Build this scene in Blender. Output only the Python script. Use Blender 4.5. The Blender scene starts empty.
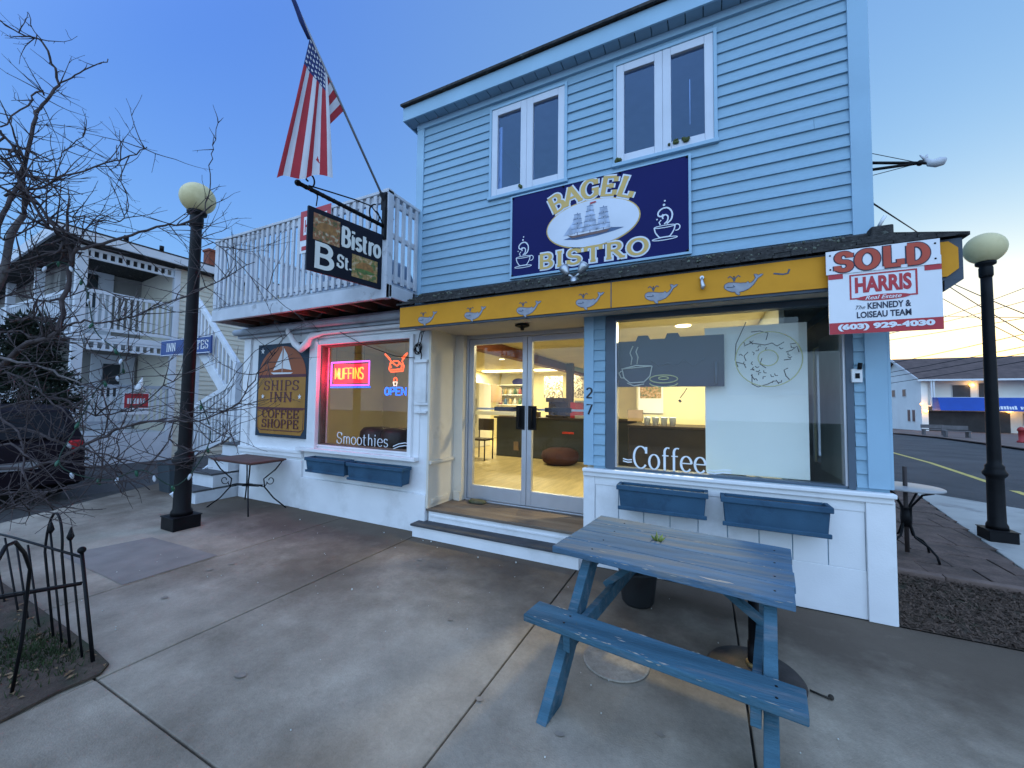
import bpy, bmesh, math, random
from mathutils import Vector, Matrix, Euler
R = math.radians
C = bpy.context.scene.collection
SC = bpy.context.scene
# ------------------------------------------------------------------ camera
CAMZ = 1.6
FPX = 392.5
def cam_axes(yaw, pit, rol):
    f = Vector((math.sin(yaw)*math.cos(pit), math.cos(yaw)*math.cos(pit), math.sin(pit)))
    r = Vector((math.cos(yaw), -math.sin(yaw), 0)); u = r.cross(f)
    cr, sr = math.cos(rol), math.sin(rol)
    return r*cr+u*sr, -r*sr+u*cr, f
AR, AU, AF = cam_axes(R(-26.1446), R(2.6875), R(0.747))
cd = bpy.data.cameras.new('camera'); cam = bpy.data.objects.new('camera', cd); C.objects.link(cam)
cam.matrix_world = Matrix(((AR.x, AU.x, -AF.x, 0), (AR.y, AU.y, -AF.y, 0), (AR.z, AU.z, -AF.z, CAMZ), (0, 0, 0, 1)))
cd.sensor_width = 36; cd.lens = FPX/1024*36; cd.clip_start = .05; cd.clip_end = 3000
SC.camera = cam
# ------------------------------------------------------------------ sky, sun, exposure
W = bpy.data.worlds.new('World'); SC.world = W; W.use_nodes = True
nt = W.node_tree; nt.nodes.clear()
SUN_EL, SUN_ROT = 1.5, 24.0
EXPO = 2.5
def wnode(t): return nt.nodes.new(t)
sky = wnode('ShaderNodeTexSky'); sky.sky_type = 'NISHITA'; sky.sun_disc = False
sky.sun_elevation = R(SUN_EL); sky.sun_rotation = R(SUN_ROT); sky.ozone_density = 3.0; sky.air_density = 1.0; sky.dust_density = .6
def vmath(op, a, b):
    n = wnode('ShaderNodeVectorMath'); n.operation = op
    for i, x in enumerate((a, b)):
        if isinstance(x, tuple): n.inputs[i].default_value = x
        else: nt.links.new(x, n.inputs[i])
    return n
bgn = wnode('ShaderNodeBackground'); bgn.inputs[1].default_value = .15
out = wnode('ShaderNodeOutputWorld')
# twilight colour balance of the sky, plus an added pale lobe behind the camera
kx = 1/(.15*2**EXPO)
tw = vmath('ADD', vmath('MULTIPLY', sky.outputs[0], (.52, .55, .22)).outputs[0], (.062*kx, .158*kx, .735*kx))
tc = wnode('ShaderNodeTexCoord')
dt = vmath('DOT_PRODUCT', tc.outputs['Generated'], tuple(Vector((.15, -.80, .58)).normalized()))
mr = wnode('ShaderNodeMapRange'); mr.interpolation_type = 'SMOOTHSTEP'; mr.inputs[1].default_value = -.05; mr.inputs[2].default_value = .95
nt.links.new(dt.outputs['Value'], mr.inputs[0])
FRONT_FILL = (.82, 1.1, 1.42)  # lobe colour, added to brighten the shop front
cmb = wnode('ShaderNodeCombineXYZ')
for i in range(3):
    mm = wnode('ShaderNodeMath'); mm.operation = 'MULTIPLY'; nt.links.new(mr.outputs[0], mm.inputs[0]); mm.inputs[1].default_value = FRONT_FILL[i]*kx; nt.links.new(mm.outputs[0], cmb.inputs[i])
# pale afterglow spreading over the sunset side
d2 = vmath('DOT_PRODUCT', tc.outputs['Generated'], (math.sin(R(SUN_ROT))*.94, math.cos(R(SUN_ROT))*.94, .34))
m2_ = wnode('ShaderNodeMapRange'); m2_.interpolation_type = 'SMOOTHSTEP'; m2_.inputs[1].default_value = .1; m2_.inputs[2].default_value = .85; nt.links.new(d2.outputs['Value'], m2_.inputs[0])
c2 = wnode('ShaderNodeCombineXYZ')
for i, a in enumerate((.062, .075, -.085)):
    mm = wnode('ShaderNodeMath'); mm.operation = 'MULTIPLY'; nt.links.new(m2_.outputs[0], mm.inputs[0]); mm.inputs[1].default_value = a*kx; nt.links.new(mm.outputs[0], c2.inputs[i])
tw = vmath('ADD', tw.outputs[0], c2.outputs[0])
# the sky away from the sunset pales towards its horizon
sz_ = wnode('ShaderNodeSeparateXYZ'); nt.links.new(tc.outputs['Generated'], sz_.inputs[0])
m3_ = wnode('ShaderNodeMapRange'); m3_.interpolation_type = 'SMOOTHSTEP'; m3_.inputs[1].default_value = .72; m3_.inputs[2].default_value = .12; nt.links.new(sz_.outputs['Z'], m3_.inputs[0])
iv_ = wnode('ShaderNodeMath'); iv_.operation = 'MULTIPLY_ADD'; nt.links.new(m2_.outputs[0], iv_.inputs[0]); iv_.inputs[1].default_value = -.8; iv_.inputs[2].default_value = 1
pr_ = wnode('ShaderNodeMath'); pr_.operation = 'MULTIPLY'; nt.links.new(m3_.outputs[0], pr_.inputs[0]); nt.links.new(iv_.outputs[0], pr_.inputs[1])
c3 = wnode('ShaderNodeCombineXYZ')
for i, a in enumerate((.075, .125, .07)):
    mm = wnode('ShaderNodeMath'); mm.operation = 'MULTIPLY'; nt.links.new(pr_.outputs[0], mm.inputs[0]); mm.inputs[1].default_value = a*kx; nt.links.new(mm.outputs[0], c3.inputs[i])
tw = vmath('ADD', tw.outputs[0], c3.outputs[0])
fin = vmath('ADD', tw.outputs[0], cmb.outputs[0])
nt.links.new(fin.outputs[0], bgn.inputs[0]); nt.links.new(bgn.outputs[0], out.inputs[0])
sd = bpy.data.lights.new('sun', 'SUN'); so = bpy.data.objects.new('sun', sd); C.objects.link(so)
sd.energy = .02; sd.angle = R(12); sd.color = (1, .85, .65)
sv = Vector((math.sin(R(SUN_ROT))*math.cos(R(SUN_EL)), math.cos(R(SUN_ROT))*math.cos(R(SUN_EL)), math.sin(R(SUN_EL))))
so.rotation_euler = sv.to_track_quat('Z', 'Y').to_euler(); so.location = (20, 40, 20)
SC.view_settings.view_transform = 'Standard'; SC.view_settings.look = 'None'; SC.view_settings.gamma = 1
SC.view_settings.exposure = EXPO; SC.view_settings.use_curve_mapping = False
SC.render.engine = 'CYCLES'
SC.cycles.use_denoising = True; SC.cycles.max_bounces = 8; SC.cycles.transparent_max_bounces = 12
SC.cycles.sample_clamp_indirect = 6; SC.cycles.caustics_reflective = False; SC.cycles.caustics_refractive = False

# ------------------------------------------------------------------ helpers
def ray(x, y): return AR*((x-512)/FPX) - AU*((y-384)/FPX) + AF
EYE = Vector((0, 0, CAMZ))
def onY(x, y, Y): d = ray(x, y); return EYE + d*(Y/d.y)
def onX(x, y, X): d = ray(x, y); return EYE + d*(X/d.x)
def onZ(x, y, z=0): d = ray(x, y); return EYE + d*((z-CAMZ)/d.z)
def far(x, y, D): d = ray(x, y); return EYE + d*(D/math.hypot(d.x, d.y))
FALL = .022
def slope(x, y): d = ray(x, y); return EYE + d*(-(CAMZ-12*FALL)/(d.z+FALL*d.y))

def srgb(*c): return tuple(((v/255+.055)/1.055)**2.4 if v > 10 else v/255/12.92 for v in c)
MATS = {}
def mat(name, col, rough=.65, var=.1, scale=4.0, bump=0, bscale=60, spec=.35, metal=0, blot=None, bs=2.0, bt=.6, bw=.06, stretch=None, emit=None, fine=0):
    if name in MATS: return MATS[name]
    m = bpy.data.materials.new(name); m.use_nodes = True; n = m.node_tree; P = n.nodes['Principled BSDF']; MATS[name] = m
    P.inputs['Roughness'].default_value = rough; P.inputs['Metallic'].default_value = metal
    P.inputs['Specular IOR Level'].default_value = spec
    if emit:
        P.inputs['Emission Color'].default_value = (*emit[0], 1); P.inputs['Emission Strength'].default_value = emit[1]
    tc = n.nodes.new('ShaderNodeTexCoord'); co = tc.outputs['Object']
    if stretch:
        mp = n.nodes.new('ShaderNodeMapping'); mp.inputs['Scale'].default_value = stretch; n.links.new(co, mp.inputs[0]); co = mp.outputs[0]
    nz = n.nodes.new('ShaderNodeTexNoise'); nz.inputs['Scale'].default_value = scale; nz.inputs['Detail'].default_value = 6; n.links.new(co, nz.inputs['Vector'])
    rp = n.nodes.new('ShaderNodeValToRGB'); rp.color_ramp.elements[0].position = .3; rp.color_ramp.elements[1].position = .7
    rp.color_ramp.elements[0].color = (*[c*(1-var) for c in col], 1); rp.color_ramp.elements[1].color = (*[min(1, c*(1+var)) for c in col], 1)
    n.links.new(nz.outputs[0], rp.inputs[0]); cur = rp.outputs[0]
    if blot:
        n2 = n.nodes.new('ShaderNodeTexNoise'); n2.inputs['Scale'].default_value = bs; n2.inputs['Detail'].default_value = 8; n2.inputs['Roughness'].default_value = .65
        n.links.new(co, n2.inputs['Vector'])
        r2 = n.nodes.new('ShaderNodeValToRGB'); r2.color_ramp.elements[0].position = bt-bw; r2.color_ramp.elements[1].position = bt+bw
        n.links.new(n2.outputs[0], r2.inputs[0])
        mx = n.nodes.new('ShaderNodeMixRGB'); n.links.new(r2.outputs[0], mx.inputs[0]); n.links.new(cur, mx.inputs[1]); mx.inputs[2].default_value = (*blot, 1); cur = mx.outputs[0]
    if fine:
        n4 = n.nodes.new('ShaderNodeTexNoise'); n4.inputs['Scale'].default_value = 38; n4.inputs['Detail'].default_value = 7; n4.inputs['Roughness'].default_value = .75; n.links.new(co, n4.inputs['Vector'])
        r4 = n.nodes.new('ShaderNodeValToRGB'); r4.color_ramp.elements[0].position = .32; r4.color_ramp.elements[1].position = .68; r4.color_ramp.elements[0].color = (1-fine,)*3+(1,); r4.color_ramp.elements[1].color = (1, 1, 1, 1)
        n.links.new(n4.outputs[0], r4.inputs[0]); m4 = n.nodes.new('ShaderNodeMixRGB'); m4.blend_type = 'MULTIPLY'; m4.inputs[0].default_value = 1; n.links.new(cur, m4.inputs[1]); n.links.new(r4.outputs[0], m4.inputs[2]); cur = m4.outputs[0]
    n.links.new(cur, P.inputs['Base Color'])
    if bump:
        n3 = n.nodes.new('ShaderNodeTexNoise'); n3.inputs['Scale'].default_value = bscale; n3.inputs['Detail'].default_value = 5; n.links.new(co, n3.inputs['Vector'])
        b = n.nodes.new('ShaderNodeBump'); b.inputs['Strength'].default_value = bump; b.inputs['Distance'].default_value = .01
        n.links.new(n3.outputs[0], b.inputs['Height']); n.links.new(b.outputs[0], P.inputs['Normal'])
    return m
def glass(name, ior=1.5, tint=(1, 1, 1), rough=0.0, refl=(1, 1, 1)):
    if name in MATS: return MATS[name]
    m = bpy.data.materials.new(name); m.use_nodes = True; n = m.node_tree; n.nodes.clear(); MATS[name] = m
    o = n.nodes.new('ShaderNodeOutputMaterial'); t = n.nodes.new('ShaderNodeBsdfTransparent'); t.inputs[0].default_value = (*tint, 1)
    g = n.nodes.new('ShaderNodeBsdfGlossy'); g.inputs['Roughness'].default_value = rough; g.inputs[0].default_value = (*refl, 1)
    fr = n.nodes.new('ShaderNodeFresnel'); fr.inputs[0].default_value = ior
    mx = n.nodes.new('ShaderNodeMixShader'); ge = n.nodes.new('ShaderNodeNewGeometry'); fm = n.nodes.new('ShaderNodeMath'); fm.operation = 'SUBTRACT'; fm.use_clamp = True
    n.links.new(fr.outputs[0], fm.inputs[0]); n.links.new(ge.outputs['Backfacing'], fm.inputs[1]); n.links.new(fm.outputs[0], mx.inputs[0]); n.links.new(t.outputs[0], mx.inputs[1]); n.links.new(g.outputs[0], mx.inputs[2])
    n.links.new(mx.outputs[0], o.inputs[0]); return m

class MB:
    def __init__(s): s.v = []; s.f = []; s.sm = []
    def face(s, pts, smooth=False):
        i = len(s.v); s.v += [tuple(p) for p in pts]; s.f.append(tuple(range(i, i+len(pts)))); s.sm.append(smooth)
    def box(s, x0, x1, y0, y1, z0, z1):
        return s.hexa([(x0, y0, z0), (x1, y0, z0), (x1, y1, z0), (x0, y1, z0), (x0, y0, z1), (x1, y0, z1), (x1, y1, z1), (x0, y1, z1)])
    def hexa(s, p):
        i = len(s.v); s.v += [tuple(q) for q in p]
        for f in ((0, 3, 2, 1), (4, 5, 6, 7), (0, 1, 5, 4), (1, 2, 6, 5), (2, 3, 7, 6), (3, 0, 4, 7)): s.f.append(tuple(i+k for k in f)); s.sm.append(False)
        return s
    def bar(s, a, b, w, t, up=(0, 0, 1)):       # oriented plank: w across, t along up
        a = Vector(a); b = Vector(b); d = (b-a).normalized(); sd = d.cross(Vector(up)).normalized(); u = sd.cross(d)
        q = []
        for e in (a, b):
            q.append([e-sd*w/2-u*t/2, e+sd*w/2-u*t/2, e+sd*w/2+u*t/2, e-sd*w/2+u*t/2])
        i = len(s.v); s.v += [tuple(x) for x in q[0]+q[1]]
        for f in ((0, 1, 2, 3), (7, 6, 5, 4), (0, 4, 5, 1), (1, 5, 6, 2), (2, 6, 7, 3), (3, 7, 4, 0)): s.f.append(tuple(i+k for k in f)); s.sm.append(False)
        return s
    def tube(s, pts, r, n=8, cap=True, smooth=True):
        pts = [Vector(p) for p in pts]; rs = r if isinstance(r, (list, tuple)) else [r]*len(pts)
        t0 = (pts[1]-pts[0]).normalized(); ref = Vector((0, 0, 1)) if abs(t0.z) < .9 else Vector((1, 0, 0))
        nrm = t0.cross(ref).normalized(); i0 = len(s.v)
        for k, p in enumerate(pts):
            t = (pts[min(k+1, len(pts)-1)]-pts[max(k-1, 0)]).normalized()
            nrm = (nrm-t*nrm.dot(t))
            nrm = nrm.normalized() if nrm.length > 1e-6 else t.orthogonal().normalized()
            b = t.cross(nrm)
            for j in range(n):
                a = 2*math.pi*j/n; s.v.append(tuple(p+(nrm*math.cos(a)+b*math.sin(a))*rs[k]))
        for k in range(len(pts)-1):
            for j in range(n):
                j2 = (j+1) % n; a = i0+k*n
                s.f.append((a+j, a+j2, a+n+j2, a+n+j)); s.sm.append(smooth)
        if cap:
            s.f.append(tuple(i0+j for j in reversed(range(n)))); s.sm.append(False)
            e = i0+(len(pts)-1)*n; s.f.append(tuple(e+j for j in range(n))); s.sm.append(False)
        return s
    def lathe(s, prof, c=(0, 0, 0), n=24, smooth=True):   # prof (r,z)
        i0 = len(s.v)
        for r, z in prof:
            for j in range(n):
                a = 2*math.pi*j/n; s.v.append((c[0]+r*math.cos(a), c[1]+r*math.sin(a), c[2]+z))
        for k in range(len(prof)-1):
            for j in range(n):
                j2 = (j+1) % n; a = i0+k*n
                s.f.append((a+j, a+j2, a+n+j2, a+n+j)); s.sm.append(smooth)
        s.f.append(tuple(i0+j for j in reversed(range(n)))); s.sm.append(False)
        e = i0+(len(prof)-1)*n; s.f.append(tuple(e+j for j in range(n))); s.sm.append(False)
        return s
    def ball(s, c, r, n=16, sz=1.0):
        return s.lathe([(max(.001, r*math.sin(math.pi*k/n)), -r*sz*math.cos(math.pi*k/n)) for k in range(n+1)], c, n*2)
    def prism(s, pts, d):                         # pts: polygon of Vectors, d: extrusion Vector
        d = Vector(d); n = len(pts); i = len(s.v); P = [Vector(p) for p in pts]
        s.v += [tuple(p) for p in P]+[tuple(p+d) for p in P]
        s.f.append(tuple(i+k for k in reversed(range(n)))); s.f.append(tuple(i+n+k for k in range(n))); s.sm += [False, False]
        for k in range(n): s.f.append((i+k, i+(k+1) % n, i+n+(k+1) % n, i+n+k)); s.sm.append(False)
        return s
    def build(s, name, material, parent=None, bevel=0, label=None, recenter=False):
        me = bpy.data.meshes.new(name); me.from_pydata(s.v, [], s.f); me.polygons.foreach_set('use_smooth', s.sm); me.update()
        me.materials.append(material)
        o = bpy.data.objects.new(name, me); C.objects.link(o)
        if parent is not None:
            o.parent = parent; o.matrix_parent_inverse = Matrix.Translation(-Vector(parent.location)) if parent.type == 'EMPTY' and parent.parent is None and parent.rotation_euler.z == 0 else Matrix()
        if bevel:
            b = o.modifiers.new('bevel', 'BEVEL'); b.width = bevel; b.segments = 2; b.limit_method = 'ANGLE'
        if label: o['label'] = label
        return o
def tag(o, label, cat, group=None):
    o['label'] = label; o['category'] = cat
    if group: o['group'] = group
    return o
def thing(name, label, cat, loc=(0, 0, 0), group=None):
    o = bpy.data.objects.new(name, None); o.location = loc; o.empty_display_size = .1; C.objects.link(o); return tag(o, label, cat, group)
def struct(o, kind='structure'): o['kind'] = kind; return o
def copy_tree(o, parent=None, off=(0, 0, 0)):
    c = o.copy(); C.objects.link(c)
    if parent is None: c.location = Vector(o.location)+Vector(off)
    else: c.parent = parent
    for ch in list(o.children):
        d = copy_tree(ch, c); d.matrix_parent_inverse = ch.matrix_parent_inverse.copy()
    return c

def pieces(name, material, parent, boxes, bevel=0):
    for b in boxes: m_ = MB(); m_.box(*b); m_.build(name, material, parent, bevel=bevel)
class F:                                           # a flat frame: right, up, towards viewer
    def __init__(s, o, r, u): s.o = Vector(o); s.r = Vector(r).normalized(); s.u = Vector(u).normalized(); s.n = s.r.cross(s.u)
    def p(s, x, y, d=0): return s.o+s.r*x+s.u*y+s.n*d
    def poly(s, mb, pts, d=.003): mb.face([s.p(x, y, d) for x, y in pts])
    def rect(s, mb, x0, x1, y0, y1, d=.003): s.poly(mb, [(x0, y0), (x1, y0), (x1, y1), (x0, y1)], d)
    def board(s, mb, x0, x1, y0, y1, d0, d1):
        mb.hexa([s.p(x0, y0, d0), s.p(x1, y0, d0), s.p(x1, y1, d0), s.p(x0, y1, d0), s.p(x0, y0, d1), s.p(x1, y0, d1), s.p(x1, y1, d1), s.p(x0, y1, d1)])
    def stroke(s, mb, pts, w, d=.003, wt=None):    # w: width or (thick, thin) by direction
        n = len(pts)
        if n < 2: return
        L = []; Rr = []
        closed = (Vector(pts[0])-Vector(pts[-1])).length < 1e-5 and n > 3
        for k in range(n):
            a = Vector(pts[k-1] if k else (pts[-2] if closed else pts[0])); b = Vector(pts[k+1] if k < n-1 else (pts[1] if closed else pts[-1]))
            t = (b-a); t = t.normalized() if t.length > 1e-9 else Vector((1, 0))
            ww = w if not isinstance(w, tuple) else w[1]+(w[0]-w[1])*abs(t.y)**1.3
            nn = Vector((-t.y, t.x))*ww/2; q = Vector(pts[k]); L.append(q+nn); Rr.append(q-nn)
        for k in range(n-1): mb.face([s.p(*Rr[k], d), s.p(*Rr[k+1], d), s.p(*L[k+1], d), s.p(*L[k], d)])
def arc(cx, cy, rx, ry, a0, a1, n=14): return [(cx+rx*math.cos(R(a0+(a1-a0)*k/n)), cy+ry*math.sin(R(a0+(a1-a0)*k/n))) for k in range(n+1)]
# stroke alphabet (cap height 1): width, strokes, serifs (x, y, half)
GL = {
'A': (1, [[(.1, 0), (.5, 1)], [(.5, 1), (.9, 0)], [(.26, .34), (.74, .34)]], [(.1, 0), (.9, 0)]),
'B': (.9, [[(.22, 0), (.22, 1)], [(.12, 1), (.5, 1)]+arc(.5, .76, .24, .24, 90, -90)[1:]+[(.22, .52)], [(.5, .52)]+arc(.5, .26, .3, .26, 90, -90)[1:]+[(.12, 0)]], []),
'C': (.92, [arc(.52, .5, .4, .5, 42, 318, 22), [(.84, .98), (.84, .68)]], []),
'D': (1, [[(.22, 0), (.22, 1)], [(.1, 1), (.45, 1)]+arc(.45, .5, .42, .5, 90, -90, 18)[1:]+[(.1, 0)]], []),
'E': (.9, [[(.22, 0), (.22, 1)], [(.1, 1), (.8, 1)], [(.22, .52), (.62, .52)], [(.1, 0), (.82, 0)], [(.8, 1), (.8, .74)], [(.82, 0), (.82, .28)], [(.6, .64), (.6, .4)]], []),
'F': (.85, [[(.22, 0), (.22, 1)], [(.1, 1), (.8, 1)], [(.22, .52), (.6, .52)], [(.8, 1), (.8, .74)], [(.6, .64), (.6, .4)]], [(.22, 0)]),
'G': (1, [arc(.52, .5, .4, .5, 42, 330, 22), [(.84, .98), (.84, .7)], [(.86, .04), (.86, .44)], [(.62, .44), (1, .44)]], []),
'H': (1.05, [[(.22, 0), (.22, 1)], [(.83, 0), (.83, 1)], [(.22, .52), (.83, .52)]], [(.22, 0), (.22, 1), (.83, 0), (.83, 1)]),
'I': (.5, [[(.25, 0), (.25, 1)]], [(.25, 0), (.25, 1)]),
'L': (.85, [[(.22, 0), (.22, 1)], [(.1, 0), (.8, 0)], [(.8, 0), (.8, .32)]], [(.22, 1)]),
'N': (1.05, [[(.2, 0), (.2, 1)], [(.2, 1), (.85, 0)], [(.85, 0), (.85, 1)]], [(.2, 0), (.2, 1), (.85, 1)]),
'O': (1.02, [arc(.51, .5, .42, .5, 0, 360, 28)], []),
'P': (.88, [[(.22, 0), (.22, 1)], [(.12, 1), (.5, 1)]+arc(.5, .74, .28, .26, 90, -90)[1:]+[(.22, .48)]], [(.22, 0)]),
'R': (1, [[(.22, 0), (.22, 1)], [(.12, 1), (.5, 1)]+arc(.5, .75, .26, .25, 90, -90)[1:]+[(.22, .5)], [(.5, .5), (.86, 0)]], [(.22, 0), (.88, 0)]),
'S': (.86, [arc(.43, .75, .27, .25, 20, 270, 14)+arc(.43, .25, .3, .25, 90, -160, 14)[1:], [(.72, .98), (.72, .72)], [(.13, .3), (.13, .02)]], []),
'T': (.95, [[(.475, 0), (.475, 1)], [(.08, 1), (.87, 1)], [(.08, 1), (.08, .72)], [(.87, 1), (.87, .72)]], [(.475, 0)]),
'U': (1, [[(.2, 1), (.2, .3)]+arc(.5, .3, .3, .3, 180, 360)[1:]+[(.8, 1)]], [(.2, 1), (.8, 1)]),
'M': (1.15, [[(.18, 0), (.18, 1)], [(.18, 1), (.57, .1)], [(.57, .1), (.97, 1)], [(.97, 1), (.97, 0)]], []),
'c': (.7, [arc(.38, .33, .28, .33, 45, 315, 16)], []),
'e': (.72, [[(.1, .36), (.64, .36)]+arc(.37, .34, .28, .33, 5, 320, 18)], []),
'f': (.5, [[(.22, 0), (.22, .8)]+arc(.4, .8, .18, .2, 180, 60, 8)[1:], [(.08, .64), (.44, .64)]], [(.22, 0)]),
'h': (.74, [[(.2, 0), (.2, 1)], [(.2, .4)]+arc(.4, .42, .2, .24, 180, 0, 10)+[(.6, 0)]], []),
'i': (.44, [[(.22, 0), (.22, .66)], [(.22, .84), (.22, .98)], [(.1, .66), (.22, .66)]], [(.22, 0)]),
'm': (1.02, [[(.16, 0), (.16, .66)], [(.16, .42)]+arc(.34, .42, .18, .24, 180, 0, 8)+[(.52, 0)], [(.52, .42)]+arc(.7, .42, .18, .24, 180, 0, 8)+[(.88, 0)]], []),
'o': (.72, [arc(.36, .33, .28, .33, 0, 360, 20)], []),
'r': (.56, [[(.2, 0), (.2, .66)], [(.2, .4)]+arc(.4, .42, .2, .24, 180, 50, 8), [(.08, .66), (.2, .66)]], [(.2, 0)]),
's': (.6, [arc(.3, .5, .19, .17, 20, 270, 10)+arc(.3, .165, .21, .165, 90, -160, 10)[1:]], []),
't': (.56, [[(.22, .92), (.22, .16)]+arc(.36, .16, .14, .16, 180, 300, 8)[1:], [(.06, .66), (.46, .66)]], []),
'.': (.3, [[(.12, 0), (.12, .12)]], []),
'2': (.7, [arc(.35, .72, .26, .28, 160, -30, 12)+[(.08, .02)], [(.06, .02), (.64, .02)]], []),
'7': (.7, [[(.08, .98), (.64, .98), (.26, 0)]], []),
' ': (.5, [], [])}
def swidth(t, sp=.06): return sum(GL[c][0]+sp for c in t)-sp
def lettering(fr, mb, text, x, y, h, wid=None, w=(.2, .09), d=.003, serif=.15, grow=0, sp=.06, shear=0, warp=None):
    sx = h if wid is None else wid/swidth(text, sp)
    cx = 0; k = 0
    def T(p):
        q = ((p[0]+cx)*sx+x+p[1]*h*shear, p[1]*h+y)
        return warp(*q) if warp else q
    ww = tuple(v*h+2*grow for v in w)
    for ch in text:
        wd, st, se = GL[ch]
        for s_ in st: k += 1; fr.stroke(mb, [T(p) for p in (s_ if len(s_) > 2 else [s_[0], ((s_[0][0]+s_[1][0])/2, (s_[0][1]+s_[1][1])/2), s_[1]])], ww, d+k % 7*.00012)
        if serif:
            for (a, b) in se: k += 1; fr.stroke(mb, [T((a-serif-grow/h, b)), T((a, b)), T((a+serif+grow/h, b))], ww[1] if not isinstance(ww, float) else ww, d+k % 7*.00012)
        cx += wd+sp
def font_mesh(text, mb, fr, x, y, w, h, d=.003, bold=0, shear=0, sp=1.0):
    cu = bpy.data.curves.new('lettering', 'FONT'); cu.body = text; cu.offset = bold; cu.shear = shear; cu.space_character = sp; cu.resolution_u = 4
    o = bpy.data.objects.new('lettering', cu); C.objects.link(o); dg = bpy.context.evaluated_depsgraph_get(); dg.update()
    me = o.evaluated_get(dg).to_mesh(); V = [v.co.copy() for v in me.vertices]; Fs = [tuple(p.vertices) for p in me.polygons]
    o.evaluated_get(dg).to_mesh_clear(); bpy.data.objects.remove(o); bpy.data.curves.remove(cu)
    x0 = min(v.x for v in V); x1 = max(v.x for v in V); y0 = min(v.y for v in V); y1 = max(v.y for v in V)
    i = len(mb.v); mb.v += [tuple(fr.p(x+(v.x-x0)/(x1-x0)*w, y+(v.y-y0)/(y1-y0)*h, d)) for v in V]
    for f in Fs: mb.f.append(tuple(i+k for k in f)); mb.sm.append(False)
def holes_grid(a0, a1, b0, b1, holes):            # rectangles covering a wall minus holes
    xs = sorted({a0, a1, *[h[0] for h in holes], *[h[1] for h in holes]}); xs = [x for x in xs if a0 <= x <= a1]
    for x0, x1 in zip(xs, xs[1:]):
        z = b0
        for h in sorted([h for h in holes if h[0] <= x0+1e-6 and h[1] >= x1-1e-6], key=lambda q: q[2]):
            if h[2] > z: yield x0, x1, z, min(h[2], b1)
            z = max(z, h[3])
        if z < b1: yield x0, x1, z, b1
def clapboards(mb, x0, x1, z0, z1, Y, holes=(), step=.1, lip=.02, axis='x', sgn=-1, rnd=None):
    n = int(round((z1-z0)/step)); h = (z1-z0)/n
    for k in range(n):
        a = z0+k*h; b = a+h
        segs = [(x0, x1)]
        for hx0, hx1, hz0, hz1 in holes:
            if hz0 < b-.3*h and hz1 > a+.3*h:
                ns = []
                for s0, s1 in segs:
                    if hx0 > s0 and hx0 < s1: ns.append((s0, hx0))
                    if hx1 < s1 and hx1 > s0: ns.append((hx1, s1))
                    if hx1 <= s0 or hx0 >= s1: ns.append((s0, s1))
                segs = ns
        if rnd:
            ns = []
            for s0, s1 in segs:
                if s1-s0 > 1.0 and rnd.random() < .7: c_ = rnd.uniform(s0+.2, s1-.2); ns += [(s0, c_-.0012), (c_+.0012, s1)]
                else: ns.append((s0, s1))
            segs = ns
        for s0, s1 in segs:
            j = (rnd.uniform(-.0025, .0025) if rnd else 0)
            yb = Y+sgn*(lip+j); yt = Y+sgn*.003
            if axis == 'x': mb.hexa([(s0, yb, a), (s1, yb, a), (s1, Y, a), (s0, Y, a), (s0, yt, b), (s1, yt, b), (s1, Y, b), (s0, Y, b)])
            else: mb.hexa([(Y, s0, a), (Y, s1, a), (yb, s1, a), (yb, s0, a), (Y, s0, b), (Y, s1, b), (yt, s1, b), (yt, s0, b)])
RND = random.Random(7)

# ------------------------------------------------------------------ materials
WHITE = mat('white_paint', (.76, .765, .77), .55, .05, 3, .15, 90, blot=(.56, .56, .55), bs=1.6, bt=.66, bw=.12)
BLUE_SIDE = mat('pale_blue_clapboard_paint', (.265, .42, .528), .6, .07, 3, .1, 70, spec=.2, fine=.12, blot=(.235, .37, .475), bs=3, bt=.62, bw=.12, stretch=(.3, 1, 1))
BLUE_TRIM = mat('pale_blue_trim_paint', (.29, .45, .57), .55, .05, 3, .08, 60, spec=.2)
SLATE = mat('slate_blue_paint', (.035, .085, .14), .65, .15, 5, .2, 60, spec=.15, blot=(.028, .065, .11), bs=4, bt=.6)
SHINGLE = mat('mossy_dark_shingles', (.04, .038, .036), .9, .5, 22, .8, 80, blot=(.13, .14, .12), bs=7, bt=.64, bw=.04)
YELLOW = mat('ochre_yellow_panel', (.62, .27, .02), .6, .08, 2, .05, 50, spec=.15, blot=(.54, .23, .018), bs=3, bt=.6, bw=.15)
BLACK = mat('black_metal', (.006, .006, .007), .5, .3, 8, .1, 80, spec=.16)
ALU = mat('pale_aluminium', (.50, .51, .54), .42, .06, 5, metal=.55)
CREAM = mat('cream_paint', (.66, .6, .5), .6, .06, 3, .1, 60, blot=(.5, .44, .35), bs=2, bt=.66, bw=.08)
GLASS = glass('window_glass', 1.5, (.97, .98, .97))
GLASS_UP = glass('upper_window_glass', 1.9, (.8, .88, 1.0), 0, (.45, .68, 1))
# ================================================================== GROUND
ASPH = mat('asphalt', (.105, .10, .10), .9, .25, 1.2, .5, 90, blot=(.065, .065, .066), bs=.6, bt=.55, bw=.1, fine=.4, spec=.2)
CONC = mat('worn_concrete', (.385, .325, .25), .8, .24, 2.2, .35, 120, spec=.2, blot=(.205, .165, .122), bs=.7, bt=.53, bw=.1, fine=.2)
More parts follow.
